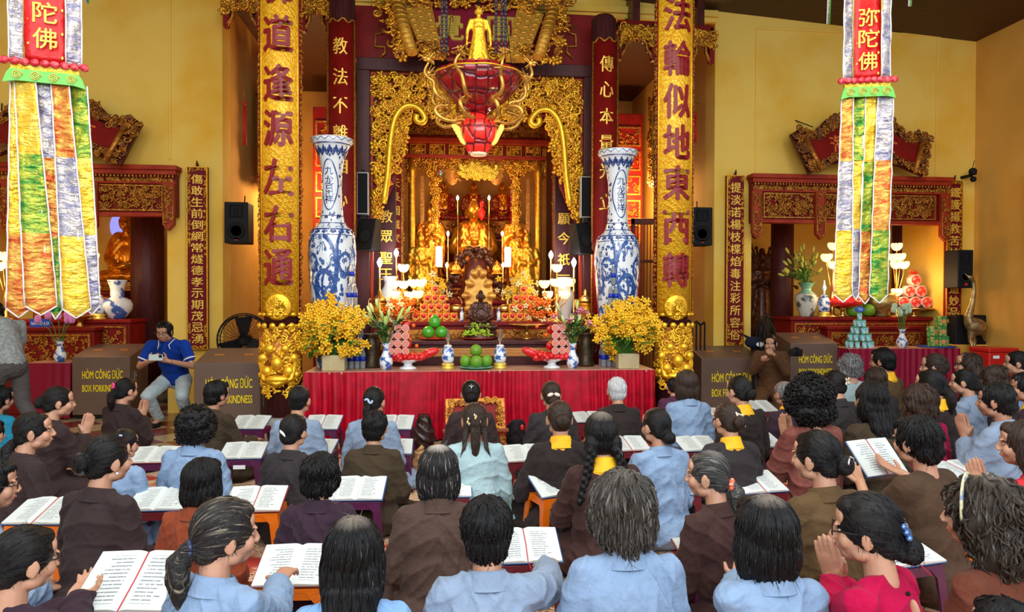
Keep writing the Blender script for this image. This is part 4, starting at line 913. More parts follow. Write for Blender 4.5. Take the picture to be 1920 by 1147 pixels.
# ---------------------------------------------------------------- small blue and white jars with glass lamps
GLS = mat('clear_glass', (.9, .93, .95), .05, 0, trans=.9, ior=1.3)
def oil_lamp(px, py, Y, z, label, s=1.0, glass=True, group='blue and white oil lamps'):
    t = thing('oil_lamp', label, 'lamp', (XX(px, Y), Y, z), 0, group)
    mb = MB(); mb.lathe([(.078*s, 0), (.082*s, .01*s), (.06*s, .03*s), (.075*s, .045*s), (.06*s, .06*s)], n=24); mb.build('gilt_base', GY, t)
    mb = MB(); mb.lathe([(.055*s, .06*s), (.068*s, .10*s), (.068*s, .18*s), (.055*s, .22*s), (.035*s, .24*s), (.05*s, .25*s), (.03*s, .265*s)], n=24); mb.build('porcelain_body', BW, t)
    mb = MB(); mb.lathe([(.012*s, .26*s), (.012*s, .31*s), (.02*s, .32*s), (.028*s, .35*s), (.012*s, .39*s), (.01*s, .44*s)], n=14)
    mb.build('glass_chimney' if glass else 'finial', GLS if glass else CER, t)
oil_lamp(840, 0, 7.75, TZ, 'blue and white oil lamp left of the four green pomelos'); oil_lamp(938, 0, 7.75, TZ, 'blue and white oil lamp right of the four green pomelos')
# ---------------------------------------------------------------- flowers
LEAF = mat('dark_leaf', (.035, .13, .015), .45, 0, (.07, .22, .02), 12, .4, .6); STEM = mat('green_stem', (.06, .20, .03), .5)
def leaf(mb, p, d, L, W, mi=0, droop=.3):
    d = np.array(d, float); d /= np.linalg.norm(d); s = np.cross(d, (0, 0, 1)); s /= (np.linalg.norm(s)+1e-6); p = np.array(p, float); V = []
    k = 5
    for i in range(k+1):
        u = i/k; q = p+d*L*u+np.array((0, 0, -droop*L*u*u)); w_ = W*math.sin(PI*(.1+.88*u))
        V += [q-s*w_, q+np.array((0, 0, -W*.3*math.sin(PI*u))), q+s*w_]
    mb.add(V, [(3*i+j, 3*i+j+1, 3*i+j+4, 3*i+j+3) for i in range(k) for j in (0, 1)], mi)
def small_vase(pos, h, label, m=BW, parent=None, r=1.0):
    t = thing('flower_vase', label, 'vase', pos, 0)
    mb = MB(); mb.lathe([(.26*h*r*.6, 0), (.26*h*r*.62, .02*h), (.2*h*r, .05*h), (.26*h*r, .25*h), (.24*h*r, .4*h), (.13*h*r, .65*h), (.10*h*r, .82*h), (.16*h*r, .97*h), (.17*h*r, h), (.12*h*r, .97*h)], n=24); mb.build('body', m, t); return t
def yellow_bouquet(px, py, Y, z, label, label2):
    c = P(px, py, Y); t = thing('planter_box', label2, 'planter', (c.x, Y, z), 0, 'beige planters')
    mb = MB(); bx(mb, -.12, .12, -.08, .08, 0, .17); mb.build('box', mat('beige_wood', (.55, .45, .24), .6, 0, (.45, .35, .18), 6, .3, .7), t, .01)
    t = thing('yellow_orchid_bouquet', label, 'flowers', (c.x, Y, z+.15), 0, 'bouquets of yellow blossoms')
    YEL = mat('golden_yellow_petals', (.95, .48, .01), .5, 0, (.98, .62, .03), 18, .4, .6); mb = MB(); lf = MB(); st = MB(); rs = np.random.default_rng(int(px))
    for k in range(46):
        a = rs.uniform(0, 2*PI); r = .40*math.sqrt(rs.uniform(0, 1)); top = .70-.9*r+rs.uniform(-.08, .05)
        if k > 36: top = rs.uniform(.0, .25); r = .33
        tip = np.array((r*math.cos(a)*1.12, r*math.sin(a)*.5, top)); b0 = np.array((rs.uniform(-.06, .06), 0, 0))
        mid = (tip*np.array((.45, .45, .6))); pts = np.array([b0, mid, tip]); tt = np.linspace(0, 1, 8); pts = np.array([(1-u)**2*b0+2*u*(1-u)*mid+u*u*tip for u in tt]); st.tube(pts, .004, 4)
        for j in range(17):
            u = rs.uniform(.52, 1.03); p = (1-u)**2*b0+2*u*(1-u)*mid+u*u*tip + rs.normal(0, .028, 3); s_ = rs.uniform(.020, .034)
            A = rs.uniform(0, 6)
            for m_ in range(4):
                q = A+m_*PI/2; mb.ell(p+np.array((math.cos(q)*s_*.7, -.3*s_, math.sin(q)*s_*.7)), (s_*.75, s_*.25, s_*.42), R=np.array(Ry(-q)), n=5, m=3)
        if k % 2: 
            for _ in range(3): leaf(lf, mid+rs.normal(0, .05, 3), rs.normal(0, 1, 3)*np.array((1, 1, .4)), .13, .028)
    for _ in range(26): q = rs.uniform(0, 2*PI); leaf(lf, (.2*math.cos(q), .15*math.sin(q)-.08, rs.uniform(.02, .4)), (math.cos(q), math.sin(q)-.6, .2), .13, .03)
    mb.build('blossoms', YEL, t, kind='stuff'); lf.build('leaves', LEAF, t, kind='stuff'); st.build('stems', STEM, t)
yellow_bouquet(627, 692, 7.62, TZ, 'large bouquet of yellow blossoms at the left end of the altar table', 'beige planter under the left yellow bouquet')
yellow_bouquet(1176, 684, 7.62, TZ, 'large bouquet of yellow blossoms at the right end of the altar table', 'beige planter under the right yellow bouquet')
def lily_bouquet(px, Y, z, h, label, lv, kind):
    c = XX(px, Y); v = small_vase((c, Y, z), h, lv); t = thing('lily_bouquet', label, 'flowers', (c, Y, z+h*.95)); st = MB(); lf = MB(); rs = np.random.default_rng(int(px)+3)
    PNK = mat('pink_lily_petals', (.78, .22, .36), .5, 0, (.9, .5, .6), 30, .4, .6); BUD = mat('lily_bud', (.50, .62, .12), .5, 0, (.72, .74, .30), 9, .4, .6)
    for k in range(13):
        a = rs.uniform(0, 2*PI); r = rs.uniform(.05, .24); tip = np.array((r*math.cos(a)*1.15, r*math.sin(a)*.6, rs.uniform(.20, .42)))
        pts = np.array([(0, 0, -.05), tip*.5+np.array((0, 0, .05)), tip]); st.tube(pts, .005, 5)
        for j in range(9): u = rs.uniform(.25, .85); leaf(lf, tip*u, (math.cos(a+rs.normal(0, 1.3)), math.sin(a+rs.normal(0, 1.3)), .5), .12, .013, droop=.2)
        mb = MB(); d = tip/np.linalg.norm(tip)
        if kind == 'bud' or k % 3 == 0: mb.cap(tip, tip+d*.09, .010, .012, n=8); mb.ell(tip+d*.05, (.02, .02, .05), R=np.array(Vector((0, 0, 1)).rotation_difference(Vector(d)).to_matrix()), n=8, m=6); mb.build('bud', BUD, t)
        else:
            for m_ in range(6):
                q = m_*PI/3; o = np.array(Vector((0, 0, 1)).rotation_difference(Vector(d)).to_matrix()) @ np.array((math.cos(q)*.8, math.sin(q)*.8, .75)); leaf(mb, tip, o, .10, .02, droop=.35)
            mb.cap(tip-d*.02, tip+d*.03, .008, .015, n=6); mb.build('bloom', PNK, t)
    st.build('stems', STEM, t); lf.build('leaves', LEAF, t, kind='stuff')
lily_bouquet(724, 7.7, TZ, .29, 'bouquet of pale green lily buds in the left small vase', 'small blue and white vase holding green lily buds', 'bud')
lily_bouquet(1074, 7.7, TZ, .28, 'bouquet of open pink lilies in the right small vase', 'small blue and white vase holding pink lilies', 'open')
for px, lb in ((697, 'dark bronze urn behind the green lily buds vase'), (1098, 'dark bronze urn behind the pink lilies vase')):
    t = thing('bronze_urn', lb, 'urn', (XX(px, 7.92), 7.92, TZ), 0, 'dark bronze urns'); mb = MB(); mb.lathe([(.10, 0), (.11, .02), (.085, .08), (.10, .2), (.095, .3), (.075, .36), (.095, .38), (.07, .37)], n=24); mb.build('body', mat('dark_bronze', (.09, .06, .03), .4, .7, (.05, .035, .02), 14, .3, .7, .3, 60), t)
    mb = MB()
    for s in (-1, 1): mb.tube([(s*.09, 0, .28), (s*.13, 0, .26), (s*.13, 0, .18), (s*.095, 0, .15)], .012, 6)
    mb.build('handles', MATS['dark_bronze'], t)
# ---------------------------------------------------------------- towers of water bottles
WATER = mat('clear_bottle_plastic', (.85, .90, .95), .12, 0, trans=.75, ior=1.2); BLAB = mat('blue_bottle_label', (.01, .035, .42), .35); CAPW = mat('white_bottle_cap', (.8, .85, .9), .4)
def bottles(px, Y, lb, tag_):
    x0 = XX(px, Y); z = TZ; H = .235; proto = None
    for ti, (nx, ny) in enumerate(((5, 3), (4, 2), (3, 2), (2, 1), (1, 1))):
        t = thing('water_bottle_pack', '%s, %s' % (('bottom', 'second', 'third', 'fourth', 'topmost')[ti]+(' tier of clear water bottles' if ti < 4 else ' single clear water bottle'), tag_), 'bottles', (x0, Y, z), 0, 'water bottle towers')
        for i in range(nx):
            for j in range(ny):
                x = (i-(nx-1)/2)*.062; y = (j-(ny-1)/2)*.062
                if proto is None:
                    b = MB(); b.lathe([(.026, 0), (.030, .01), (.030, .07), (.0295, .13), (.030, .16), (.022, .195), (.012, .213), (.012, .222)], n=14); mesh_b = b.mesh('bottle'); mesh_b.materials.append(WATER)
                    l = MB(); l.lathe([(.0306, .085), (.0306, .135)], n=14); mesh_l = l.mesh('label'); mesh_l.materials.append(BLAB)
                    k = MB(); k.lathe([(.014, .217), (.014, .234)], n=12); mesh_k = k.mesh('cap'); mesh_k.materials.append(CAPW); proto = 1
                bo = link('bottle', mesh_b, t, loc=(x, y, 0)); link('label', mesh_l, bo); link('cap', mesh_k, bo)
        z += H
bottles(660, 7.86, 'left', 'tower beside the left yellow bouquet'); bottles(1150, 7.86, 'right', 'tower beside the right yellow bouquet')
# ---------------------------------------------------------------- red wrapped offering towers on cream stands
CEL = mat('red_cellophane', (.70, .008, .012), .18, 0, coat=.6, bump=.8, bscale=25, bdist=.03); CAN = mat('clear_jar', (.60, .28, .22), .2, 0, coat=.4); JL = mat('pale_jar_lid', (.80, .58, .50), .3, .2)
def jar_tower(px, label, sgn):
    Y = 7.78; t = thing('jar_tower', label, 'offering', (XX(px, Y), Y, TZ), 0, 'offering towers of jars wrapped in red')
    mb = MB(); mb.lathe([(.10, 0), (.09, .015), (.05, .03), (.045, .06), (.13, .09), (.14, .10), (.02, .10)], n=24); mb.build('cream_stand', CER, t)
    mb = MB(); rs = np.random.default_rng(px)
    for k in range(26): a = 2*PI*k/26; r = .155+.03*math.sin(k*5); mb.ell((r*math.cos(a), r*math.sin(a)*.7, .13+.02*math.sin(k*3)), (.055, .03, .04), R=Rz(a), n=8, m=5)
    mb.ell((sgn*.24, 0, .17), (.11, .05, .05), R=Ry(-sgn*.4)); mb.ell((0, 0, .13), (.17, .12, .05)); 
    for k in range(14): mb.ell((-.07*sgn+rs.normal(0, .07), rs.normal(0, .03)+.03, rs.uniform(.15, .5)), (.05, .03, .05), n=8, m=5)
    mb.build('red_wrapping', CEL, t)
    for j in range(4):
        for i in range(3-(j > 2)-(j > 1)*0):
            x = (-.02+i*-.0)*sgn + (i-.0)*.085*sgn*-1; z = .20+j*.085
            mb = MB(); q = MB(); q.lathe([(.036, 0), (.038, .01), (.038, .06), (.036, .07)], n=16, R=Rx(PI/2)); mb.merge(q, Matrix.Translation((x, -.06+i*.03, z))); jo = mb.build('jar', CAN, t)
            mb = MB(); q = MB(); q.lathe([(.040, -.004), (.041, .004)], n=18, R=Rx(PI/2)); mb.merge(q, Matrix.Translation((x, -.125+i*.03, z))); q = MB(); mb.build('lid', JL, jo)
            mb = MB(); q = MB(); q.lathe([(.030, -.001), (.030, .001)], n=18, R=Rx(PI/2)); mb.merge(q, Matrix.Translation((x, -.131+i*.03, z))); mb.build('lid_label', mat('salmon_label', (.72, .20, .14), .4), jo)
    for k in range(7): mb = MB(); mb.ell((rs.normal(0, .09), .0, rs.uniform(.2, .52)), .022, n=8, m=5); mb.build('orange_flower', mat('orange_petals', (.9, .16, .01), .5), t)
jar_tower(765, 'tower of round jars wrapped in red cellophane, left of the oil lamps', 1); jar_tower(1035, 'tower of round jars wrapped in red cellophane, right of the oil lamps', -1)
# ---------------------------------------------------------------- flower box pyramids on the upper step
YBX = mat('yellow_flower_print', (.88, .42, .02), .5, 0, (.75, .03, .015), 26, .48, .56); RDC = mat('red_lid', (.70, .01, .02), .25, coat=.5)
for side, (pa, pb) in (('left', (775, 856)), ('right', (948, 1014))):
    Y = 8.9; xa, xb = XX(pa, Y), XX(pb, Y); bw = .092; z = Z2; proto = None
    for j, n in enumerate((6, 4, 3, 1)):
        for i in range(n):
            x = (xa+xb)/2+(i-(n-1)/2)*(bw+.004)
            lb = '%s box of the %s row in the %s pyramid of red and yellow boxes' % (('leftmost', 'second', 'third', 'fourth', 'fifth', 'rightmost')[i] if i < n-1 or n == 1 else 'rightmost', ('bottom', 'second', 'third', 'top')[j], side)
            if proto is None:
                t = thing('offering_box', lb, 'box', (x, Y, z), 0, 'red and yellow offering boxes'); proto = t
                mb = MB(); bx(mb, -bw/2, bw/2, -.05, .05, 0, .112); mb.build('carton', YBX, t, .006)
                mb = MB(); mb.lathe([(.028, 0), (.028, .012), (.018, .02), (.001, .022)], (0, -.05, .075), 16, R=Rx(PI/2)); mb.build('red_lid', RDC, t)
                mb = MB(); mb.tube([(-.03, -.055, .02), (-.01, -.06, .04), (.0, -.06, .015), (.02, -.06, .04), (.035, -.055, .02)], .009, 5); mb.build('yellow_ribbon', GY, t)
            else: dup(proto, (x, Y, z), 0, lb)
        z += .114
    rs = np.random.default_rng(3 if side == 'left' else 4)
    for px, py, nm, cols in ((805 if side == 'left' else 972, 525, 'tall yellow and white flower arrangement behind the %s pyramid of boxes' % side, 0), (752 if side == 'left' else 1008, 575, 'orange flower arrangement beside the %s pyramid of boxes' % side, 1)):
        c = P(px, 600, 9.05 if cols == 0 else 8.85); zt_ = ZZ(py, 9.0)-Z2; t = thing('flower_arrangement', nm, 'flowers', (c.x, c.y, Z2))
        mb = MB(); mb.lathe([(.06, 0), (.07, .03), (.09, zt_*.4), (.07, zt_*.42)], n=16); mb.build('pot', BRS, t)
        for mm, cnt in ((mat('orange_petals', (.9, .16, .01), .5) if cols else mat('golden_yellow_petals', (.95, .48, .01)), 60), (mat('cream_petals', (.85, .75, .35), .5), 18 if cols else 40)):
            mb = MB()
            for k in range(cnt):
                p = np.array((rs.normal(0, .09), rs.normal(0, .05)-.03, zt_*.75+rs.normal(0, .09))); s_ = rs.uniform(.025, .04)
                for m_ in range(5): q = m_*1.256+k; mb.ell(p+np.array((math.cos(q)*s_*.7, -.2*s_, math.sin(q)*s_*.7)), (s_*.7, s_*.25, s_*.4), R=np.array(Ry(-q)), n=5, m=3)
            mb.build('petals', mm, t, kind='stuff')
        lf = MB()
        for k in range(26): q = rs.uniform(0, 6.3); leaf(lf, (0, 0, zt_*.5), (math.cos(q), math.sin(q)-.3, rs.uniform(.3, 1.6)), rs.uniform(.12, .24), .02)
        lf.build('leaves', LEAF, t, kind='stuff')
# brown meditating statue with golden hooded backdrop
sx = XX(900, 8.62)
t = thing('golden_hood', 'golden serpent hood standing behind the brown meditating statue', 'statue', (sx, 8.95, Z2))
mb = MB(); hz = ZZ(500, 8.95)-Z2
poly = [(.18*math.sin(u)*(1.05 if abs(u) > 1.2 else 1), hz*.5+.5*hz*math.cos(u)) for u in np.linspace(-2.6, 2.6, 25)]; poly = [(x*(1-.55*max(0, (z-hz*.6)/(hz*.4))), z) for x, z in poly]
mb.prism(poly[::-1], -.02, .04)
for k in range(9): u = -2.2+k*.55; mb.ell((.17*math.sin(u)*(1-.4*max(0, math.cos(u))), -.03, hz*.5+.44*hz*math.cos(u)), (.045, .04, .06), R=Ry(u))
me = voxel_mesh(mb, .011, 3); me.materials.append(mat('soft_gold', (.80, .42, .08), .4, .5, (.5, .2, .03), 10, .4, .7)); link('hood', me, t)
st_ = statue('meditating_statue', 'dark brown bare chested meditating statue at the front of the upper altar step', 'statue', (sx, 8.66 if False else 8.45+.0, Z1), .50, BRZ, .0, vox=.010); st_.location.z = Z1+.11
bpy.data.objects[st_.name]['label'] = 'dark brown meditating statue in front of the golden serpent hood'
mb = MB(); mb.lathe([(.20, -.11), (.21, -.09), (.185, -.06), (.20, -.02), (.19, .0)], n=28); mb.xf(np.diag([1, .7, 1, 1])); mb.build('pedestal', BRZ, st_)
# brass censers, white urns, ewers
def censer(px, Y, z, s, label, m=BRS):
    t = thing('brass_censer', label, 'censer', (XX(px, Y), Y, z), 0, 'brass censers on the altar')
    mb = MB(); mb.lathe([(.07*s, 0), (.08*s, .02*s), (.05*s, .06*s), (.11*s, .12*s), (.13*s, .2*s), (.10*s, .27*s), (.12*s, .29*s)], n=24); mb.build('bowl', OG, t)
    mb = MB(); mb.lathe([(.12*s, .29*s), (.11*s, .36*s), (.06*s, .41*s), (.03*s, .44*s), (.04*s, .47*s), (.01*s, .53*s)], n=24); mb.build('lid', m, t)
    for s2 in (-1, 1): mb = MB(); mb.tube([(s2*.12*s, 0, .2*s), (s2*.18*s, 0, .24*s), (s2*.17*s, 0, .34*s), (s2*.14*s, 0, .36*s)], .014*s, 6); mb.build('handle', m, t)
censer(712, 8.95, Z2, .80, 'round brass censer at the left end of the upper altar step'); censer(1098, 8.95, Z2, .80, 'round brass censer at the right end of the upper altar step')
for px, lb in ((731, 'left white porcelain urn on the upper altar step behind the lotus lamps'), (1058, 'right white porcelain urn on the upper altar step behind the lotus lamps')):
    t = thing('white_urn', lb, 'urn', (XX(px, 9.2), 9.2, Z2), 0, 'white urns'); mb = MB(); mb.lathe([(.07, 0), (.08, .03), (.12, .2), (.13, .35), (.08, .45), (.07, .5), (.11, .58), (.08, .57)], n=24); mb.build('body', CER, t)
for px, lb in ((855, 'small bronze crane on the left of the brown meditating statue'), (947, 'small bronze crane on the right of the brown meditating statue')):
    t = thing('small_crane', lb, 'figurine', (XX(px, 9.0), 9.0, Z2), 0, 'small bronze cranes'); mb = MB(); mb.ell((0, 0, .16), (.09, .05, .06)); mb.tube([(.05, 0, .18), (.08, 0, .24), (.05, 0, .30), (.02, 0, .31)], [.02, .012, .01, .012], 6); mb.lathe([(.08, 0), (.05, .02), (.015, .04), (.015, .12)], n=12); mb.build('body', BRS, t)
t = thing('brass_cake_stand', 'brass footed stand at the right of the altar step under the offering boxes', 'stand', (XX(988, 8.4), 8.4, Z1)); mb = MB(); mb.lathe([(.07, 0), (.06, .02), (.02, .06), (.02, .12), (.10, .16), (.22, .175), (.22, .185), (.02, .18)], n=28); mb.build('stand', BRS, t)
for px, lb in ((866, 'small drink bottle left of the brown meditating statue'), (935, 'small drink bottle right of the brown meditating statue')):
    t = thing('drink_bottle', lb, 'bottle', (XX(px, 8.85), 8.85, Z2), 0, 'small drink bottles'); mb = MB(); mb.lathe([(.022, 0), (.024, .01), (.024, .11), (.01, .14), (.01, .16)], n=12); mb.build('bottle', BW, t); mb = MB(); mb.lathe([(.012, .16), (.012, .175)], n=10); mb.build('cap', CAPW, t)
# ---------------------------------------------------------------- hanging lotus lamp with dragons
def gauss(mu): return mu
RUBY = bpy.data.materials.new('ruby_glass'); RUBY.use_nodes = True
def _ruby(m, base, dark, em):
    nt = m.node_tree; L = nt.links.new; b = nt.nodes['Principled BSDF']; tc = _n(nt, 'ShaderNodeTexCoord'); mp = _n(nt, 'ShaderNodeMapping'); mp.inputs['Scale'].default_value = (1, 1, .7); L(tc.outputs['Object'], mp.inputs[0])
    v = _n(nt, 'ShaderNodeTexVoronoi', feature='DISTANCE_TO_EDGE'); v.inputs['Scale'].default_value = 9; v.inputs['Randomness'].default_value = .25; L(mp.outputs[0], v.inputs[0])
    mr = _n(nt, 'ShaderNodeMapRange'); mr.inputs[1].default_value = .02; mr.inputs[2].default_value = .12; L(v.outputs['Distance'], mr.inputs[0])
    mx = _n(nt, 'ShaderNodeMix', data_type='RGBA'); mx.inputs[6].default_value = dark; mx.inputs[7].default_value = base; L(mr.outputs[0], mx.inputs[0]); L(mx.outputs[2], b.inputs['Base Color'])
    bp = _n(nt, 'ShaderNodeBump'); bp.inputs['Strength'].default_value = .6; bp.inputs['Distance'].default_value = .02; L(mr.outputs[0], bp.inputs['Height']); L(bp.outputs[0], b.inputs['Normal'])
    b.inputs['Roughness'].default_value = .15; b.inputs['Coat Weight'].default_value = .5; L(mx.outputs[2], b.inputs['Emission Color']); b.inputs['Emission Strength'].default_value = em
_ruby(RUBY, (.30, .006, .012, 1), (.06, .004, .012, 1), .12)
RUB2 = bpy.data.materials.new('lit_ruby_glass'); RUB2.use_nodes = True; _ruby(RUB2, (.75, .02, .012, 1), (.10, .004, .008, 1), .55)
CY = 6.9; cc = P(897, 292, CY); k_ = CY/1300; zz = lambda py: ZZ(py, CY, 897)-cc.z
t = thing('lotus_chandelier', 'hanging ruby glass lotus lamp with golden dragons and a golden standing figure on top', 'lamp', cc)
def lobes(a, u): return .05*np.abs(np.cos(a*4.5))
mb = MB(); mb.lathe([(16*k_, zz(212)), (30*k_, zz(203)), (52*k_, zz(186)), (70*k_, zz(165)), (80*k_, zz(148)), (78*k_, zz(140)), (60*k_, zz(132)), (36*k_, zz(126))], n=72, flute=lobes); mb.build('upper_bowl', RUBY, t)
mb = MB(); mb.lathe([(12*k_, zz(290)), (20*k_, zz(284)), (33*k_, zz(262)), (37*k_, zz(245)), (32*k_, zz(230)), (20*k_, zz(222)), (15*k_, zz(212))], n=48, flute=lambda a, u: .03*np.cos(a*10)); mb.build('lower_bulb', RUB2, t)
mb = MB(); mb.lathe([(8*k_, 0), (15*k_, .005), (16*k_, .035), (12*k_, .045), (8*k_, .03)], n=32); mb.build('pale_ring', mat('cream_plastic', (.8, .7, .5), .4, emit=(1, .6, .3), estr=.3), t)
mb = MB(); mb.lathe([(81*k_, zz(147.5)), (82*k_, zz(146)), (81*k_, zz(144.5))], n=72, flute=lobes); mb.build('gold_rim', GB, t)
mb = MB()
for i in range(12): a = 2*PI*i/12; mb.ell((22*k_*math.cos(a), 22*k_*math.sin(a), zz(124)), (11*k_, 6*k_, 8*k_), R=Rz(a), n=8, m=6)
mb.build('pink_petals', mat('pink_petal_glass', (.55, .06, .12), .3, coat=.4), t)
DP = [(14, 238), (34, 226), (52, 236), (76, 232), (88, 218), (80, 206), (56, 205), (62, 196), (82, 196), (92, 182), (88, 166), (98, 160), (106, 152), (104, 142), (100, 134)]
dp = np.array(DP, float); tt = np.linspace(0, len(dp)-1, 60); dp = np.stack([np.interp(tt, range(len(dp)), dp[:, q]) for q in (0, 1)], 1)
for _ in range(4): dp[1:-1] = (dp[:-2]+2*dp[1:-1]+dp[2:])/4
def dragon_mesh():
    mb = MB(); pts = np.array([(r*k_, 5*k_*math.sin(i*.22), zz(y)) for i, (r, y) in enumerate(dp)]); n = len(pts)
    rad = np.array([k_*(1.5+2.3*math.sin(PI*min(1, .15+.8*i/n))) for i in range(n)]); mb.tube(pts, rad, 9)
    for i in range(3, n-2, 2):
        d = pts[i+1]-pts[i-1]; d /= np.linalg.norm(d); nn = np.cross(d, (0, 1, 0)); mb.cap(pts[i]+nn*rad[i]*.8, pts[i]+nn*rad[i]*1.7-d*.004, .008, .002, n=5)
    h = pts[-1]; mb.ell(h+np.array((.0, 0, .03)), (5*k_, 4*k_, 5.5*k_)); mb.ell(h+np.array((.035, 0, .035)), (6*k_, 3.2*k_, 3*k_)); mb.ell(h+np.array((.03, 0, .015)), (5*k_, 2.8*k_, 2*k_))
    for s in (-1, 1):
        mb.cap(h+np.array((-.01, s*.018, .05)), h+np.array((-.05, s*.035, .10)), .009, .003, n=6); mb.ell(h+np.array((.02, s*.018, .055)), .01)
        mb.cap(h+np.array((.06, s*.01, .035)), h+np.array((.08, s*.05, .02)), .004, .002, n=5)
        q = pts[30]; mb.cap(q, q+np.array((.02, s*.05, -.03)), .012, .008, n=6); mb.cap(q+np.array((.02, s*.05, -.03)), q+np.array((.05, s*.06, -.01)), .008, .004, n=6)
        q = pts[48]; mb.cap(q, q+np.array((-.03, s*.05, .0)), .012, .008, n=6); mb.cap(q+np.array((-.03, s*.05, 0)), q+np.array((-.07, s*.05, .02)), .008, .004, n=6)
    for _ in range(8): a = rng.uniform(0, 6.3); mb.cap(h+np.array((-.01, 0, .03)), h+np.array((-.03-.02*abs(math.cos(a)), .05*math.sin(a), .03+.05*math.cos(a))), .008, .003, n=5)
    return mb
dm = dragon_mesh().mesh('dragon'); dm.materials.append(mat('aged_gold', (.85, .50, .10), .36, .7, (.50, .22, .03), 18, .35, .7, .3, 150))
for i in range(8): link('dragon', dm, t, rot=(0, 0, -PI/2+PI/8+i*PI/4))
for i, (s, g) in enumerate(((-1, GB), (1, GB))):
    mb = MB()
    for j in range(5): a = s*(.5+.35*j); mb.ell((s*(30+3*j)*k_, -.05, zz(266-6*j)), (10*k_, 3*k_, 5*k_), R=Ry(-s*.9-.1*j), n=8, m=5)
    mb.build('flame_leaf', mat('bulb_lit_gold_leaf', (1, .6, .08), .4, .3, emit=(1, .55, .1), estr=.9 if s < 0 else .9), t)  # emission paints the bulb's light onto the gold leaf
H0 = zz(124); HH = zz(12)-H0
def child_mb(h):
    mb = MB(); q = MB(); q.lathe([(.20, 0), (.205, .02), (.16, .2), (.125, .42), (.10, .55), (.115, .62)], n=24, flute=lambda a, u: .10*np.cos(a*9)*(1-u)); q.xf(np.diag([1, .8, 1, 1])); mb.merge(q)
    mb.ell((0, 0, .66), (.115, .075, .12)); mb.ell((0, 0, .76), (.13, .065, .045)); mb.cap((0, 0, .78), (0, 0, .86), .04, .035); mb.ell((0, -.005, .91), (.062, .062, .07)); mb.ell((0, 0, .98), (.035, .035, .03)); mb.ell((0, -.065, .9), (.01, .012, .02))
    for s in (-1, 1): mb.cap((s*.13, 0, .75), (s*.19, -.01, .57), .042, .034); mb.cap((s*.19, -.01, .57), (s*.20, -.05, .40), .032, .022); mb.ell((s*.20, -.055, .35), (.02, .03, .045)); mb.ell((s*.064, 0, .90), (.012, .02, .035))
    return mb.xf(np.diag([h, h, h, 1]))
me = voxel_mesh(child_mb(HH), .010, 1); folds(me, .004, 90); me.materials.append(GB); link('standing_figure', me, t, loc=(0, 0, H0))
mb = MB(); mb.lathe([(24*k_, H0-.03), (26*k_, H0-.01), (22*k_, H0+.01)], n=32); mb.build('lotus_base', MATS['pink_petal_glass'], t)
BEAD = mat('dark_bead_chain', (.03, .03, .05), .35)
for px_ in (829, 837, 929, 940, 947):
    mb = MB(); x = (px_-897)*k_
    for i in range(24): mb.ell((x, -.02, zz(98)+i*.042), (.016, .016, .022), n=7, m=5)
    mb.build('bead_chain', BEAD, t)
mb = MB(); mb.tube([(0, 0, zz(14)), (0, 0, 3.2)], .008, 6)
for s in (-1, 1): mb.tube([(s*.34, 0, zz(142)), (s*.1, 0, 2.9)], .004, 5)
mb.build('suspension_wire', BLK, t)

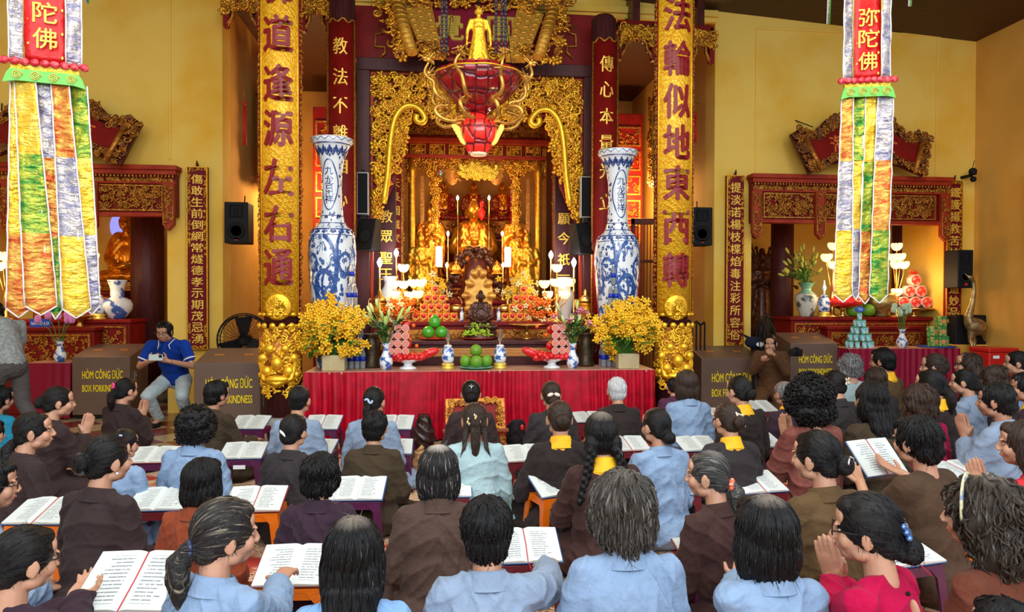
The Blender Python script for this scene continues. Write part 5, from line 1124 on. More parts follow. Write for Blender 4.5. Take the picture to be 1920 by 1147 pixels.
# ---------------------------------------------------------------- hanging brocade banners
def brocade(n, c1, c2, c3=None):
    if n in MATS: return MATS[n]
    m = mat(n, c1, .30, .40, c2, 9, .36, .66, .9, 16, stretch=(1, 1, 2.2), bdist=.03); return m
BRO = {'y': brocade('gold_brocade', (.90, .50, .015), (.98, .72, .12)), 'b': brocade('silver_blue_brocade', (.24, .23, .36), (.68, .62, .55)), 'o': brocade('orange_brocade', (.62, .10, .015), (.95, .55, .10)), 'g': brocade('green_brocade', (.03, .24, .03), (.62, .62, .06)), 'w': mat('pale_lining', (.6, .52, .4), .6)}
PIPE = mat('white_piping', (.82, .78, .80), .6); RSAT = mat('red_satin', (.58, .004, .006), .38, 0, (.72, .02, .008), 5, .5, .75, .5, 9, bdist=.03)
def banner(pxc, ytop_lotus, ytail, ybot, Y, rz, tails, chars, ychar, label, pw, gd):
    c = P(pxc, ytop_lotus, Y); t = thing('prayer_banner', label, 'banner', (c.x, Y, c.z), rz, 'hanging brocade banners'); k = Y/1300; w_ = pw*k/math.cos(rz)/2
    top = 2.2
    def cloth(x0, x1, z0, z1, y, m, name, par=t, wob=.008, point=0, segs=None, x0b=None, x1b=None, ph=0.0):
        mb = MB(); n = 40; x0b = x0 if x0b is None else x0b; x1b = x1 if x1b is None else x1b
        def fn(u, v):
            a = x0+(x0b-x0)*v; b_ = x1+(x1b-x1)*v; zz_ = z1+(z0-z1)*v
            if point and v > .93: zz_ -= point*(1-abs(2*u-1))*(v-.93)/.07
            return (a+(b_-a)*u, y+wob*math.sin(v*37+u*5+ph)+wob*math.sin(v*83+u*2+ph*2)*.6+.02*math.sin(u*PI+ph)*math.sin(v*4+ph), zz_)
        if segs: mb.grid(fn, 5, n, lambda u, v: min(len(segs)-1, int(v*len(segs))))
        else: mb.grid(fn, 5, n)
        o = mb.build(name, m, par); md = o.modifiers.new('thick', 'SOLIDIFY'); md.thickness = .004
        return o, fn
    def piping(fn, par, both=(0, 1), bottom=True):
        mb = MB()
        for u in both: mb.tube([np.array(fn(u, v))+np.array((0, -.004, 0)) for v in np.linspace(0, 1, 24)], .006, 5)
        if bottom: mb.tube([np.array(fn(u, 1.0))+np.array((0, -.004, 0)) for u in np.linspace(0, 1, 9)], .006, 5)
        mb.build('piping', PIPE, par)
    bw = w_*.42
    for s in (-1, 1):
        a, b_ = (-w_, -w_+bw) if s < 0 else (w_-bw, w_); o, fn = cloth(a, b_, .02, top, 0, BRO['b'], 'brocade_border', ph=s); piping(fn, o, (0, 1), False)
    o, fn = cloth(-w_+bw, w_-bw, .02, top, -.006, RSAT, 'red_panel', ph=2)
    mb = MB()
    for s in (-1, 1): mb.tube([(s*(w_-bw), -.012, z) for z in (.02, top)], .007, 5)
    for i in range(22): s = -1 if i % 2 else 1; mb.ell((s*(w_-bw-.025), -.016, .06+i*.09), (.010, .004, .014), n=7, m=5)
    mb.build('gold_trim', GY, t)
    for ch, yc in zip(chars, ychar): mb = MB(); text(mb, ch, (0, -.022, ZZ(yc, Y, pxc)-c.z), w=.155, h=.155, bold=.018, depth=.006); mb.build('character', mat('gold_thread', (.95, .50, .08), .45, .2), t)
    mb = MB(); LP = mat('red_lotus_fringe', (.55, .01, .03), .3, 0, (.8, .10, .12), 30, .5, .6, coat=.4)
    for i in range(9): x = -w_*1.1+i*w_*2.2/8; mb.ell((x, -.03, 0), (.035, .02, .03), R=Ry((i-4)*.12), n=10, m=6)
    mb.build('lotus_fringe', LP, t)
    mb = MB(); bx(mb, -w_*.95, w_*.95, -.02, .02, -.06, -.02); mb.build('yellow_band', BRO['y'], t)
    gz = -.115; GG = mat('green_applique', gd, .35, 0, coat=.3); mb = MB()
    mb.prism([(-w_*1.15, gz-.05), (-w_*.8, gz-.03), (w_*.8, gz-.03), (w_*1.15, gz-.05), (w_*1.05, gz+.02), (w_*.95, gz+.055), (-w_*.95, gz+.055), (-w_*1.05, gz+.02)], -.04, -.015); mb.build('green_valance', GG, t)
    for i in range(4):
        mb = MB(); x = (i-1.5)*w_*.5; q = np.linspace(0, 1, 20); a = q*2.3*2*PI; r = .036*(1-q*.85); mb.tube(np.stack([x+r*np.cos(a), np.full(20, -.045), gz+.01+r*np.sin(a)], 1), .0035, 5); mb.build('gold_scroll', GY, t)
    zt_ = -.13; cs = math.cos(rz)
    for i, (a0, a1, b0, b1, seg, dy) in enumerate(tails):
        f = lambda p_: (p_-pxc)*k/cs
        zb = ZZ(ybot, Y, pxc)-c.z + .02*math.sin(i*2)
        o, fn = cloth(f(a0), f(a1), zb, zt_, dy, [BRO[s] for s in seg], 'tail', wob=.007, point=.07, segs=seg, x0b=f(b0), x1b=f(b1), ph=i*1.3); piping(fn, o)
banner(86, 122, 160, 578, 5.6, math.radians(16), [(34, 62, 26, 62, 'yyo', .03), (40, 72, 55, 100, 'ygo', 0), (66, 94, 88, 106, 'bog', .03), (93, 120, 109, 150, 'oby', 0), (118, 146, 138, 163, 'gyb', .03)], '陀佛', (26, 74), 'left hanging brocade banner with gold characters on red and five coloured tails', 104, (.10, .50, .02))
banner(1625, 152, 180, 552, 5.8, math.radians(-14), [(1580, 1601, 1568, 1602, 'oby', 0), (1601, 1624, 1602, 1618, 'gyb', .03), (1622, 1648, 1616, 1638, 'ygo', .03), (1646, 1672, 1632, 1667, 'bog', 0)], '弥陀佛', (34, 74, 116), 'right hanging brocade banner with gold characters on red and four coloured tails', 86, (.03, .22, .03))
# small dangling ribbons from the ceiling
for px, py, lb in ((1553, 45, 'thin blue and white ribbon hanging near the ceiling left of the right banner'), (1706, 12, 'short pale ribbon hanging near the ceiling right of the right banner'), (163, 6, 'short coloured ribbon ends hanging at the top beside the left banner')):
    c = P(px, py, 6.2); t = thing('ribbon', lb, 'ribbon', c, 0, 'loose ribbons near the ceiling'); mb = MB()
    for i in range(3): mb.tube([((i-1)*.012, 0, 0), ((i-1)*.012+.01, 0, .3), ((i-1)*.01, 0, 2.6)], .007, 4, i)
    mb.build('strands', [PIPE, BRO['b'], MATS['green_applique'] if 'green_applique' in MATS else BRO['g']], t)
# red tassels and framed pieces in the passages
for px, y0, y1, lb in ((459, 192, 272, 'thin red tassel hanging in the left passage'), (1303, 192, 268, 'thin red tassel hanging in the right passage beside the gilded column')):
    c = P(px, y1, 9.9); h = ZZ(y0, 9.9)-c.z; t = thing('red_tassel', lb, 'tassel', c, 0, 'thin red tassels'); mb = MB()
    for i in range(3): mb.tube([((i-1)*.014, 0, 0), ((i-1)*.012, 0, h*.8)], .010, 5)
    mb.ell((0, 0, h*.85), (.022, .022, .03)); mb.build('threads', mat('red_thread', (.6, .01, .01), .6), t)
    mb = MB(); mb.tube([(0, 0, h*.9), (0, 0, h*1.15), (-.06 if px < 900 else .06, .02, h*1.17)], .006, 5); mb.build('cord', GD, t)
for s, pxa, lb in ((-1, 492, 'tilted gilded frame with red ribbon on the left passage wall'), (1, 1210, 'tilted gilded mirror frame on the right passage wall')):
    Y = 11.2; c = P(pxa, 255, Y); t = thing('gilded_frame', lb, 'frame', ((PL1+.22) if s < 0 else (PR0-.25), Y, c.z), -s*PI/2*.95, 'gilded frames on the passage walls')
    mb = MB(); relief(mb, lambda x, z: abs(x) > .42 or abs(z) > .62, (-.55, .55, -.75, .78), 260, .12, 0, 0, .9); mb.build('carved_border', GD, t); mb = MB(); frame2d(mb, -.45, .45, -.65, .65, -.03, .03, .05, 0); mb.build('inner_frame', G, t)
    mb = MB(); bx(mb, -.42, .42, .0, .03, -.62, .62); mb.build('panel', MW, t); mb = MB(); mb.tube([(0, .02, .6), (0, .35, .7)], .012, 6); mb.build('wall_rod', BLK, t)
for pxa, pxb, ya, yb, lb in ((592, 620, 200, 430, 'dark red wooden cabinet panels at the back of the left passage'), (1150, 1180, 212, 430, 'dark red wooden cabinet panels at the back of the right passage')):
    Y = 12.6; a = P(pxa, ya, Y); b_ = P(pxb, yb, Y); t = thing('red_cabinet', lb, 'cabinet', ((a.x+b_.x)/2, Y, 0), 0, 'red cabinets in the passages'); w_ = b_.x-a.x
    mb = MB(); bx(mb, -w_/2-.05, w_/2+.25, 0, .5, 0, a.z); mb.build('body', RL, t, .01)
    for i in range(6): mb = MB(); z = a.z-.25-i*.45; frame2d(mb, -w_/2, w_/2+.2, z-.36, z, -.03, 0, .03, 0); relief(mb, None, (-w_/2+.05, w_/2+.15, z-.3, z-.05), 14, .1, 0, 0, .5); mb.build('door_panel', GD, t)
t = thing('lattice_screen', 'dark wooden lattice screen in the right passage behind the giant vase', 'screen', (XX(1208, 11.5), 11.5, 0)); mb = MB(); zt_ = ZZ(405, 11.5)
bx(mb, -.22, .22, 0, .06, zt_-.1, zt_); bx(mb, -.22, -.17, 0, .06, 0, zt_); bx(mb, .17, .22, 0, .06, 0, zt_); bx(mb, -.2, .2, 0, .06, zt_-.75, zt_-.7); mb.build('frame', MW2, t, .005)
mb = MB()
for i in range(7): bx(mb, -.17+i*.055, -.155+i*.055, .02, .04, 0, zt_)
mb.build('bars', mat('brown_wood', (.16, .07, .03), .5), t)
t = thing('dark_wooden_chair', 'dark carved wooden chair back right of the right gilded column', 'chair', (XX(1306, 9.35), 9.35, 0)); mb = MB(); zt_ = ZZ(600, 9.35)
mb.tube([(-.12, 0, zt_), (-.05, 0, zt_-.06), (0, 0, zt_-.02), (.06, 0, zt_-.07), (.12, 0, zt_-.03)], .018, 6)
for x in (-.13, -.06, 0, .06, .12): mb.tube([(x, 0, .4), (x, 0, zt_-.05)], .012, 5)
mb.build('back', BLK, t); mb = MB(); bx(mb, -.15, .15, -.15, .15, .38, .43); mb.build('seat', MW2, t)
for sx in (-1, 1):
    for sy in (-1, 1): mb = MB(); bx(mb, sx*.13-.015, sx*.13+.015, sy*.13-.015, sy*.13+.015, 0, .38); mb.build('leg', MW2, t)

# ---------------------------------------------------------------- left and right niches
def round_col(pxc, label, r=.2, Y=10.75):
    t = thing('niche_column', label, 'column', (XX(pxc, Y), Y, 0), 0, 'round columns inside the niches'); mb = MB(); mb.lathe([(r, .1), (r, 3.6)], n=32); mb.build('shaft', MW, t); mb = MB(); mb.lathe([(r*1.4, 0), (r*1.4, .06), (r*1.1, .12)], n=24); mb.build('base', MAT_ST, t)
round_col(277, 'dark round column inside the left niche in front of the gold statue', .225); round_col(1466, 'dark round column at the left inside the right niche', .175); round_col(1690, 'dark round column at the right inside the right niche', .145)
Y = 11.2; c = P(232, 540, Y)
altar_table(XX(60, 11.0), XX(225, 11.0), 11.02, 11.8, ZZ(548, 10.6), 'back red altar in the left niche under the golden seated statue')
s_ = statue('seated_statue', 'golden seated statue behind the column in the left niche', 'statue', (XX(238, 11.38), 11.38, ZZ(548, 10.6)), 1.15, OG, .13); s_.rotation_euler[2] = -.15
t = thing('halo_disc', 'round golden halo behind the left niche statue', 'halo', (XX(243, 11.8), 11.8, ZZ(432, 11.8))); mb = MB(); mb.lathe([(.001, -.01), (.24, -.01), (.28, .0), (.24, .01)], (0, 0, 0), 40, R=Rx(PI/2)); mb.build('disc', mat('halo_gold', (.95, .65, .05), .4, .3, emit=(1, .7, .1), estr=.25), t); mb = MB(); mb.lathe([(.28, -.015), (.30, 0), (.28, .015)], (0, 0, 0), 40, R=Rx(PI/2)); mb.build('blue_rim', mat('violet_light', (.1, .1, .5), .4, emit=(.3, .3, 1), estr=1.0), t)
mb = MB(); mb.tube([(0, .02, -.28), (0, .02, -1.1)], .012, 6); mb.build('support', BLK, t)
ZL = ZZ(598, 9.95)
altar_table(XX(30, 9.9), XX(243, 9.9), 9.9, 10.4, ZL, 'red lacquer altar in the left niche carrying the blue and white vase')
altar_table(XX(-15, 9.66), XX(176, 9.66), 9.66, 9.88, ZZ(612, 9.7), 'carved gold fronted altar in the left niche behind the cloth table')
t = thing('white_vase', 'round blue and white vase on the left niche altar beside the column', 'vase', (XX(220, 10.1), 10.1, ZL)); vh = ZZ(528, 10.1)-ZL; mb = MB(); mb.lathe([(.09, 0), (.11, .02), (.19, vh*.25), (.195, vh*.38), (.17, vh*.48), (.09, vh*.56), (.085, vh*.75), (.12, vh*.97), (.13, vh), (.09, vh*.95)], n=32); mb.build('body', mat('landscape_glaze', (.72, .78, .80), .15, 0, (.05, .12, .38), 7, .52, .58, coat=.5, detail=6), t)
mb = MB(); [mb.tube([(0.0, 0, vh*.9), (math.cos(a)*.1, 0, vh*1.0)], .003, 4) for a in (0, 2)]
oil_lamp(184, 0, 9.98, ZL, 'blue and white oil lamp on the left niche altar beside the round vase', 1.25, False, 'niche oil lamps')
LOTs = [(8, 480), (22, 496), (4, 500)]
lotus_lamp(12, 600, 9.95, LOTs, 'glowing lotus lamps at the far left edge of the left niche', ZL, 12, 1.3, 'niche lotus lamps')
lotus_lamp(165, 600, 10.0, [(157, 458), (158, 480), (177, 482), (172, 497)], 'glowing lotus lamps behind the left banner in the left niche', ZL, 14, 1.3, 'niche lotus lamps')
t = thing('red_vase', 'red and gold offering tower behind the left banner tails', 'offering', (XX(160, 10.0), 10.0, ZL)); mb = MB(); mb.lathe([(.10, 0), (.16, .1), (.12, .3), (.14, .5), (.06, .7), (.03, .8)], n=16, flute=lambda a, u: .1*np.cos(a*6)); mb.build('body', CEL, t)
t = thing('pewter_urn', 'small brass footed bowl on the altar beneath the left banner', 'bowl', (XX(150, 9.76), 9.76, ZZ(612, 9.7))); mb = MB(); mb.lathe([(.07, 0), (.03, .03), (.03, .08), (.12, .13), (.14, .17), (.1, .15)], n=20); mb.build('bowl', BRS, t)
t = thing('blue_sign', 'small blue sign plate with white lettering under the left banner', 'sign', (XX(75, 9.70), 9.70, ZZ(612, 9.7))); mb = MB(); bx(mb, -.13, .13, 0, .01, 0, .11); mb.build('plate', mat('blue_sign_plate', (.02, .08, .5), .4), t); mb = MB(); text(mb, 'NAM MÔ A DI', (0, -.003, .055), w=.22, h=.05, bold=.02, depth=.003); mb.build('lettering', CER, t)
ct = cloth_table(XX(48, 9.2), XX(131, 9.2), 9.2, 9.62, ZZ(674, 9.25), 'small table with a dark red cloth at the far left beside the first donation box', RCL2, PKT, amp=.03, per=.13)
def lotus_bouquet(px, Y, z, h, lv, lb, buds, cols, spread=.2, s=1.0):
    small_vase((XX(px, Y), Y, z), h, lv, BW, r=1.1); t = thing('lotus_bouquet', lb, 'flowers', (XX(px, Y), Y, z+h*.9)); st = MB()
    for k in range(buds):
        a = k*2.4; r = spread*(.3+.7*((k*37) % 10)/10); tip = np.array((r*math.cos(a), r*.4*math.sin(a), .22*s+.1*((k*13) % 7)/7-.25*r)); st.tube([(0, 0, -.1), tip*.5+np.array((0, 0, .04)), tip], .005, 5)
        mb = MB()
        for m_ in range(6): q = m_*PI/3; mb.ell(tip+np.array((.014*math.cos(q), .014*math.sin(q), .02)), (.022*s, .012*s, .04*s), R=Rz(q), n=7, m=5)
        mb.build('bud', cols, t)
    lf = MB()
    for k in range(12): q = k*.55; leaf(lf, (0, 0, -.02), (math.cos(q), math.sin(q)*.6, 1.2), .15, .015)
    st.build('stems', STEM, t); lf.build('leaves', mat('grey_green_leaf', (.16, .22, .10), .5), t)
lotus_bouquet(112, 9.3, ZZ(674, 9.25), .26, 'small white and blue vase on the far left cloth table', 'bouquet of pink lotus flowers on the far left cloth table', 6, mat('pink_lotus', (.75, .25, .55), .5), .3, 1.4)
# right niche
ZR = ZZ(594, 9.95)
altar_table(XX(1484, 9.9), RN1-.05, 9.9, 10.45, ZR, 'long red altar in the right niche carrying vases and offerings')
altar_table(XX(1550, 9.7), XX(1725, 9.7), 9.66, 9.88, ZZ(612, 9.7), 'carved gold fronted altar behind the right cloth table')
t = thing('green_vase', 'pale green landscape vase holding tall lilies in the right niche', 'vase', (XX(1512, 10.05), 10.05, ZR)); vh = ZZ(527, 10.05)-ZR
mb = MB(); mb.lathe([(.09, 0), (.10, .02), (.15, vh*.35), (.17, vh*.58), (.13, vh*.68)], n=28); mb.build('landscape_body', mat('grey_landscape_glaze', (.60, .62, .55), .2, 0, (.08, .10, .09), 7, .5, .6, coat=.4, detail=6), t)
mb = MB(); mb.lathe([(.13, vh*.68), (.075, vh*.75), (.07, vh*.85), (.12, vh), (.13, vh*1.01), (.08, vh*.96)], n=28); mb.build('green_neck', mat('celadon_glaze', (.18, .42, .26), .2, coat=.4), t)
t = thing('lily_arrangement', 'tall arrangement of yellow green lily buds in the right niche vase', 'flowers', (XX(1512, 10.05), 10.05, ZR+vh*.95)); st = MB(); lf = MB(); rs = np.random.default_rng(8)
for k in range(34):
    a = rs.uniform(0, 6.3); r = rs.uniform(.05, .40); tip = np.array((r*math.cos(a), r*.5*math.sin(a), rs.uniform(.15, .60)-.4*r)); st.tube([(0, 0, -.05), tip*.5+np.array((0, 0, .06)), tip], .005, 4)
    mb = MB(); d = tip/np.linalg.norm(tip); mb.ell(tip+d*.04, (.022, .022, .055), R=np.array(Vector((0, 0, 1)).rotation_difference(Vector(d)).to_matrix()), n=8, m=6); mb.build('bud', mat('olive_bud', (.42, .45, .04), .5, 0, (.55, .50, .08), 9, .4, .6), t)
    for j in range(4): u = rs.uniform(.3, .9); leaf(lf, tip*u, (math.cos(a+rs.normal(0, 1.3)), math.sin(a+rs.normal(0, 1.3)), .7), .12, .014)
st.build('stems', STEM, t); lf.build('leaves', LEAF, t, kind='stuff')
oil_lamp(1545, 0, 9.95, ZR, 'blue oil lamp on the right niche altar beside the green vase', 1.25, False, 'niche oil lamps'); oil_lamp(1757, 0, 9.95, ZR, 'blue oil lamp on the right niche altar beside the red boxes', 1.25, False, 'niche oil lamps')
t = thing('red_fruit_bowl', 'red cellophane wrapped offering bowl on a brass foot in the right niche', 'offering', (XX(1580, 10.0), 10.0, ZR)); mb = MB(); mb.lathe([(.08, 0), (.03, .04), (.03, .1), (.10, .14)], n=20); mb.build('brass_foot', BRS, t); mb = MB(); mb.lathe([(.10, .13), (.24, .17), (.28, .23), (.22, .28), (.12, .30), (.10, .55), (.02, .7)], n=26, flute=lambda a, u: .07*np.cos(a*9)); mb.build('red_wrapping', CEL, t)
for dx, dz, lb in ((-.14, 0, 'left pomelo on the right niche altar'), (.10, 0, 'right pomelo on the right niche altar'), (-.02, .17, 'top pomelo on the right niche altar')): fruit((XX(1617, 9.95)+dx, 9.96, ZR+dz), .10, lb, group='pomelos in the right niche')
t = thing('bronze_censer', 'large bronze censer behind the right banner tails', 'censer', (XX(1652, 10.05), 10.05, ZR)); mb = MB(); mb.lathe([(.12, 0), (.14, .02), (.12, .06), (.22, .14), (.24, .25), (.20, .32), (.24, .36), (.18, .35)], n=28); mb.build('bowl', mat('dull_brass', (.50, .36, .13), .4, .8, (.3, .2, .06), 20, .4, .6, .3, 60), t)
lotus_lamp(1560, 600, 9.98, [(1560, 462), (1548, 483), (1557, 497), (1545, 484)], 'glowing lotus lamps behind the right banner, left side', ZR, 12, 1.3, 'niche lotus lamps')
lotus_lamp(1680, 600, 9.98, [(1678, 463), (1672, 483), (1685, 482), (1675, 497), (1692, 497), (1676, 548)], 'glowing lotus lamps behind the right banner, right side', ZR, 14, 1.3, 'niche lotus lamps')
t = thing('brass_footed_tray', 'brass footed tray under the red octagonal boxes', 'tray', (XX(1713, 9.98), 9.98, ZR)); mb = MB(); mb.lathe([(.09, 0), (.03, .04), (.03, .09), (.28, .12), (.28, .135), (.02, .13)], n=26); mb.build('tray', BRS, t)
OCT = mat('red_foil_box', (.60, .03, .03), .3, 0, (.75, .25, .18), 18, .5, .58); OCE = mat('pink_card_edge', (.75, .45, .42), .5); z = ZR+.135; k8 = None
for j, n in enumerate((3, 2, 1)):
    for i in range(n):
        x = XX(1713, 9.95)+(i-(n-1)/2)*.185; lb = '%s red octagonal sweet box, %s row of the pile in the right niche' % (('left', 'middle', 'right')[i] if n == 3 else ('left', 'right')[i] if n == 2 else 'single', ('bottom', 'middle', 'top')[j])
        if k8 is None:
            k8 = thing('octagonal_box', lb, 'box', (x, 9.95, z), 0, 'red octagonal boxes'); mb = MB(); q = MB(); q.lathe([(.09, -.05), (.09, .05)], n=8, R=Rx(PI/2), smooth=False); mb.merge(q, Matrix.Translation((0, 0, .088)) @ Matrix.Rotation(PI/8, 4, 'Y')); mb.build('box', OCE, k8)
            mb = MB(); q = MB(); q.lathe([(.076, -.002), (.076, .002)], n=8, R=Rx(PI/2), smooth=False); mb.merge(q, Matrix.Translation((0, -.053, .088)) @ Matrix.Rotation(PI/8, 4, 'Y')); mb.build('red_window', OCT, k8)
        else: dup(k8, (x, 9.95, z), 0, lb)
    z += .168
t = thing('red_bow_decoration', 'red tinsel bows topping the octagonal boxes', 'decoration', (XX(1713, 9.95), 9.95, z)); mb = MB()
for k in range(9): a = k*.7; mb.cap((0, 0, .02), (.09*math.cos(a), .02*math.sin(a), .05+.05*math.sin(a)), .012, .003, n=5)
mb.build('bow', REDP, t)
# dark many-armed carving in right niche
t = thing('many_armed_statue', 'dark bronze many armed statue at the left inside the right niche', 'statue', (XX(1428, 11.4), 11.4, .9)); mb = MB(); mb.merge(attendant_mb(1.5, True)); me = voxel_mesh(mb, .02, 2); me.materials.append(MATS['dark_bronze_carving']); link('figure', me, t)
for s in (-1, 1):
    for k in range(13):
        mb = MB(); a = -.5+k*.15; L_ = .55+.1*math.sin(k*2); e = np.array((s*math.cos(a)*L_, -.05, 1.05+math.sin(a)*L_)); mb.tube([(0, 0, 1.05), e*.5+np.array((0, 0, .56)), e], [.035, .025, .018], 6); mb.ell(e, .035, n=6, m=5); mb.build('arm', MATS['dark_bronze_carving'], t)
mb = MB(); mb.lathe([(.35, -.9), (.35, -.1), (.3, 0)], n=20); mb.build('pedestal', MW2, t)
t = thing('dark_hoop', 'dark arched hoop left of the right niche column', 'ornament', (XX(1440, 10.6), 10.6, ZZ(410, 10.6))); mb = MB(); mb.tube([(.32*math.sin(a), 0, .34*math.cos(a)) for a in np.linspace(-2.4, .4, 20)], .025, 6); mb.build('hoop', MW2, t)
ct = cloth_table(XX(1592, 9.1), XX(1800, 9.1), 9.1, 9.55, ZZ(656, 9.15), 'cloth covered table with a crimson pleated skirt in front of the right niche', RCL2, PKT, amp=.028, per=.11); ZC = ZZ(656, 9.15)
CANB = mat('pale_blue_can', (.25, .62, .66), .3, .1, (.70, .85, .85), 14, .45, .55); CANL = mat('green_can_lid', (.03, .35, .18), .35)
z = ZC; c0 = None; x0 = XX(1612, 9.3); rr_ = np.random.default_rng(4)
for j, (n, r) in enumerate(((11, .155), (9, .125), (6, .085), (4, .05), (1, 0))):
    for i in range(n):
        a = 2*PI*i/n + .3*j; p = (x0+r*math.cos(a), 9.3+r*math.sin(a), z); fb = 'front' if math.sin(a) < -.3 else ('back' if math.sin(a) > .3 else 'side')
        lb = 'pale blue drink can on the %s of the %s ring in the stacked can tower' % (fb, ('bottom', 'second', 'third', 'fourth', 'top')[j])
        if c0 is None:
            c0 = thing('drink_can', lb, 'can', p, 0, 'pale blue cans in the can tower, %s ring' % 'bottom'); mb = MB(); mb.lathe([(.028, 0), (.031, .008), (.031, .085)], n=14); mb.build('can', CANB, c0); mb = MB(); mb.lathe([(.031, .085), (.027, .098), (.001, .098)], n=14); mb.build('lid', CANL, c0)
        else: dup(c0, p, 0, lb)
    z += .099
for o in COL.objects:
    if o.get('category') == 'can': o['group'] = o['label'].replace('pale blue drink can', 'cans')
t = thing('can_tower_topper', 'small blue label card on top of the can tower', 'card', (x0, 9.3, z)); mb = MB(); q = MB(); q.lathe([(.075, -.006), (.075, .006)], n=24, R=Rx(PI/2), sy=.55); mb.merge(q, Matrix.Translation((0, 0, .045))); mb.build('card', mat('blue_card', (.02, .12, .5), .4), t); mb = MB(); text(mb, 'TH', (0, -.009, .045), h=.035, bold=.02, depth=.003); mb.build('lettering', CER, t)
lotus_bouquet(1692, 9.25, ZC, .26, 'small blue and white vase on the right cloth table', 'bouquet of pale green lotus buds on the right cloth table', 9, mat('pale_lotus_bud', (.50, .62, .42), .5), .16, 1.25)
t = thing('blue_tray', 'blue plastic tray under the green tea boxes', 'tray', (XX(1757, 9.3), 9.3, ZC)); mb = MB(); mb.lathe([(.22, 0), (.26, .012), (.25, .016), (.2, .008), (.001, .007)], n=28); mb.build('tray', mat('blue_plastic', (.02, .08, .45), .35), t)
GBX = mat('green_tea_carton', (.03, .26, .06), .4, 0, (.5, .45, .12), 30, .52, .58); g0 = None
for i, (dx, dz, rz, lb) in enumerate(((-.07, 0, .3, 'lower left green tea box on the blue tray'), (-.085, .145, .5, 'tilted green tea box stacked on the left of the blue tray'), (.05, 0, 0, 'lower middle green tea box on the blue tray'), (.05, .145, 0, 'second green tea box of the middle stack'), (.05, .29, .1, 'topmost green tea box on the blue tray'), (.15, .0, -.1, 'right green tea box on the blue tray'))):
    p = (XX(1757, 9.3)+dx, 9.28 if i != 5 else 9.36, ZC+.01+dz)
    if g0 is None:
        g0 = thing('tea_box', lb, 'box', p, rz, 'green tea boxes'); mb = MB(); bx(mb, -.052, .052, -.052, .052, 0, .142); mb.build('carton', GBX, g0, .004); mb = MB(); q = MB(); q.lathe([(.034, -.002), (.034, .002)], n=16, R=Rx(PI/2)); mb.merge(q, Matrix.Translation((0, -.053, .07))); mb.build('round_label', mat('orange_label', (.75, .30, .12), .4), g0)
    else: dup(g0, p, rz, lb)
# crane, subwoofer, cooler
t = thing('crane_statue', 'tall brass crane statue with raised head in the right corner', 'statue', (XX(1826, 9.2), 9.2, 0)); zc = lambda y: ZZ(y, 9.2, 1826); k = 9.2/1300
def cp(px, py, dy=0): return ((px-1826)*k, dy, zc(py))
mb = MB(); mb.ell(cp(1832, 612), (24*k, 14*k, 17*k), R=Ry(.35), n=20, m=12); mb.tube([cp(1818, 606), cp(1814, 592), cp(1822, 570), cp(1826, 545), cp(1824, 528), cp(1818, 521)], [.075, .06, .04, .032, .03, .035], 12); mb.ell(cp(1818, 520), (.05, .04, .035)); mb.cap(cp(1814, 519), cp(1803, 510), .02, .006, n=8)
mb.cap(cp(1845, 618), cp(1851, 640), .05, .012); mb.cap(cp(1821, 622), cp(1819, 640), .05, .03); mb.cap(cp(1830, 622, .05), cp(1831, 640, .05), .05, .03)
me = voxel_mesh(mb, .014, 2); me.materials.append(mat('crane_brass', (.42, .30, .13), .4, .75, (.25, .17, .07), 20, .4, .6, .3, 60)); link('body', me, t)
for s, px in ((-1, 1819), (1, 1831)): mb = MB(); x = (px-1826)*k; mb.tube([(x, s*.03, zc(636)), (x, s*.03, zc(652)), (x, s*.03, .35), (x, s*.03, 0.02)], [.03, .024, .02, .03], 10); [mb.cap((x, s*.03, .02), (x+q[0], s*.03+q[1], .01), .018, .008, n=6) for q in ((-.1, 0), (.06, .08), (.06, -.08))]; mb.build('leg', MATS['crane_brass'], t)
mb = MB(); mb.lathe([(.22, 0), (.2, .02), (.001, .03)], n=20); mb.build('base', MATS['crane_brass'], t)
t = thing('floor_speaker', 'large black floor speaker behind the crane statue', 'speaker', (XX(1812, 9.5), 9.45, 0)); a = ZZ(590, 9.5); mb = MB(); bx(mb, -.28, .24, -.1, .1, 0, a); mb.build('cabinet', BLK, t, .015); mb = MB(); q = MB(); q.lathe([(.15, 0), (.16, .01), (.03, -.02)], n=24, R=Rx(PI/2)); mb.merge(q, Matrix.Translation((0, -.105, a*.6))); mb.build('cone', BLKM, t)
t = thing('red_cooler', 'red plastic ice cooler beside the crane statue', 'cooler', (XX(1864, 8.7), 8.7, 0), 0); zc_ = ZZ(655, 8.7); mb = MB(); mb.box((0, 0, zc_/2-.03), (.42, .34, zc_-.06), 0, taper=.94); mb.build('body', REDP, t, .02); mb = MB(); bx(mb, -.22, .22, -.18, .18, zc_-.06, zc_); mb.build('lid', REDP, t, .015); mb = MB(); bx(mb, -.16, -.07, -.185, -.18, zc_-.14, zc_-.10); mb.build('label', PIPE, t)
mb = MB(); bx(mb, XX(1830, 9.2)-.2, CORX, 9.3, 9.58, 0, ZZ(650, 9.3)); struct('trim_ledge', mb, MATS['ochre_plaster'], .01)

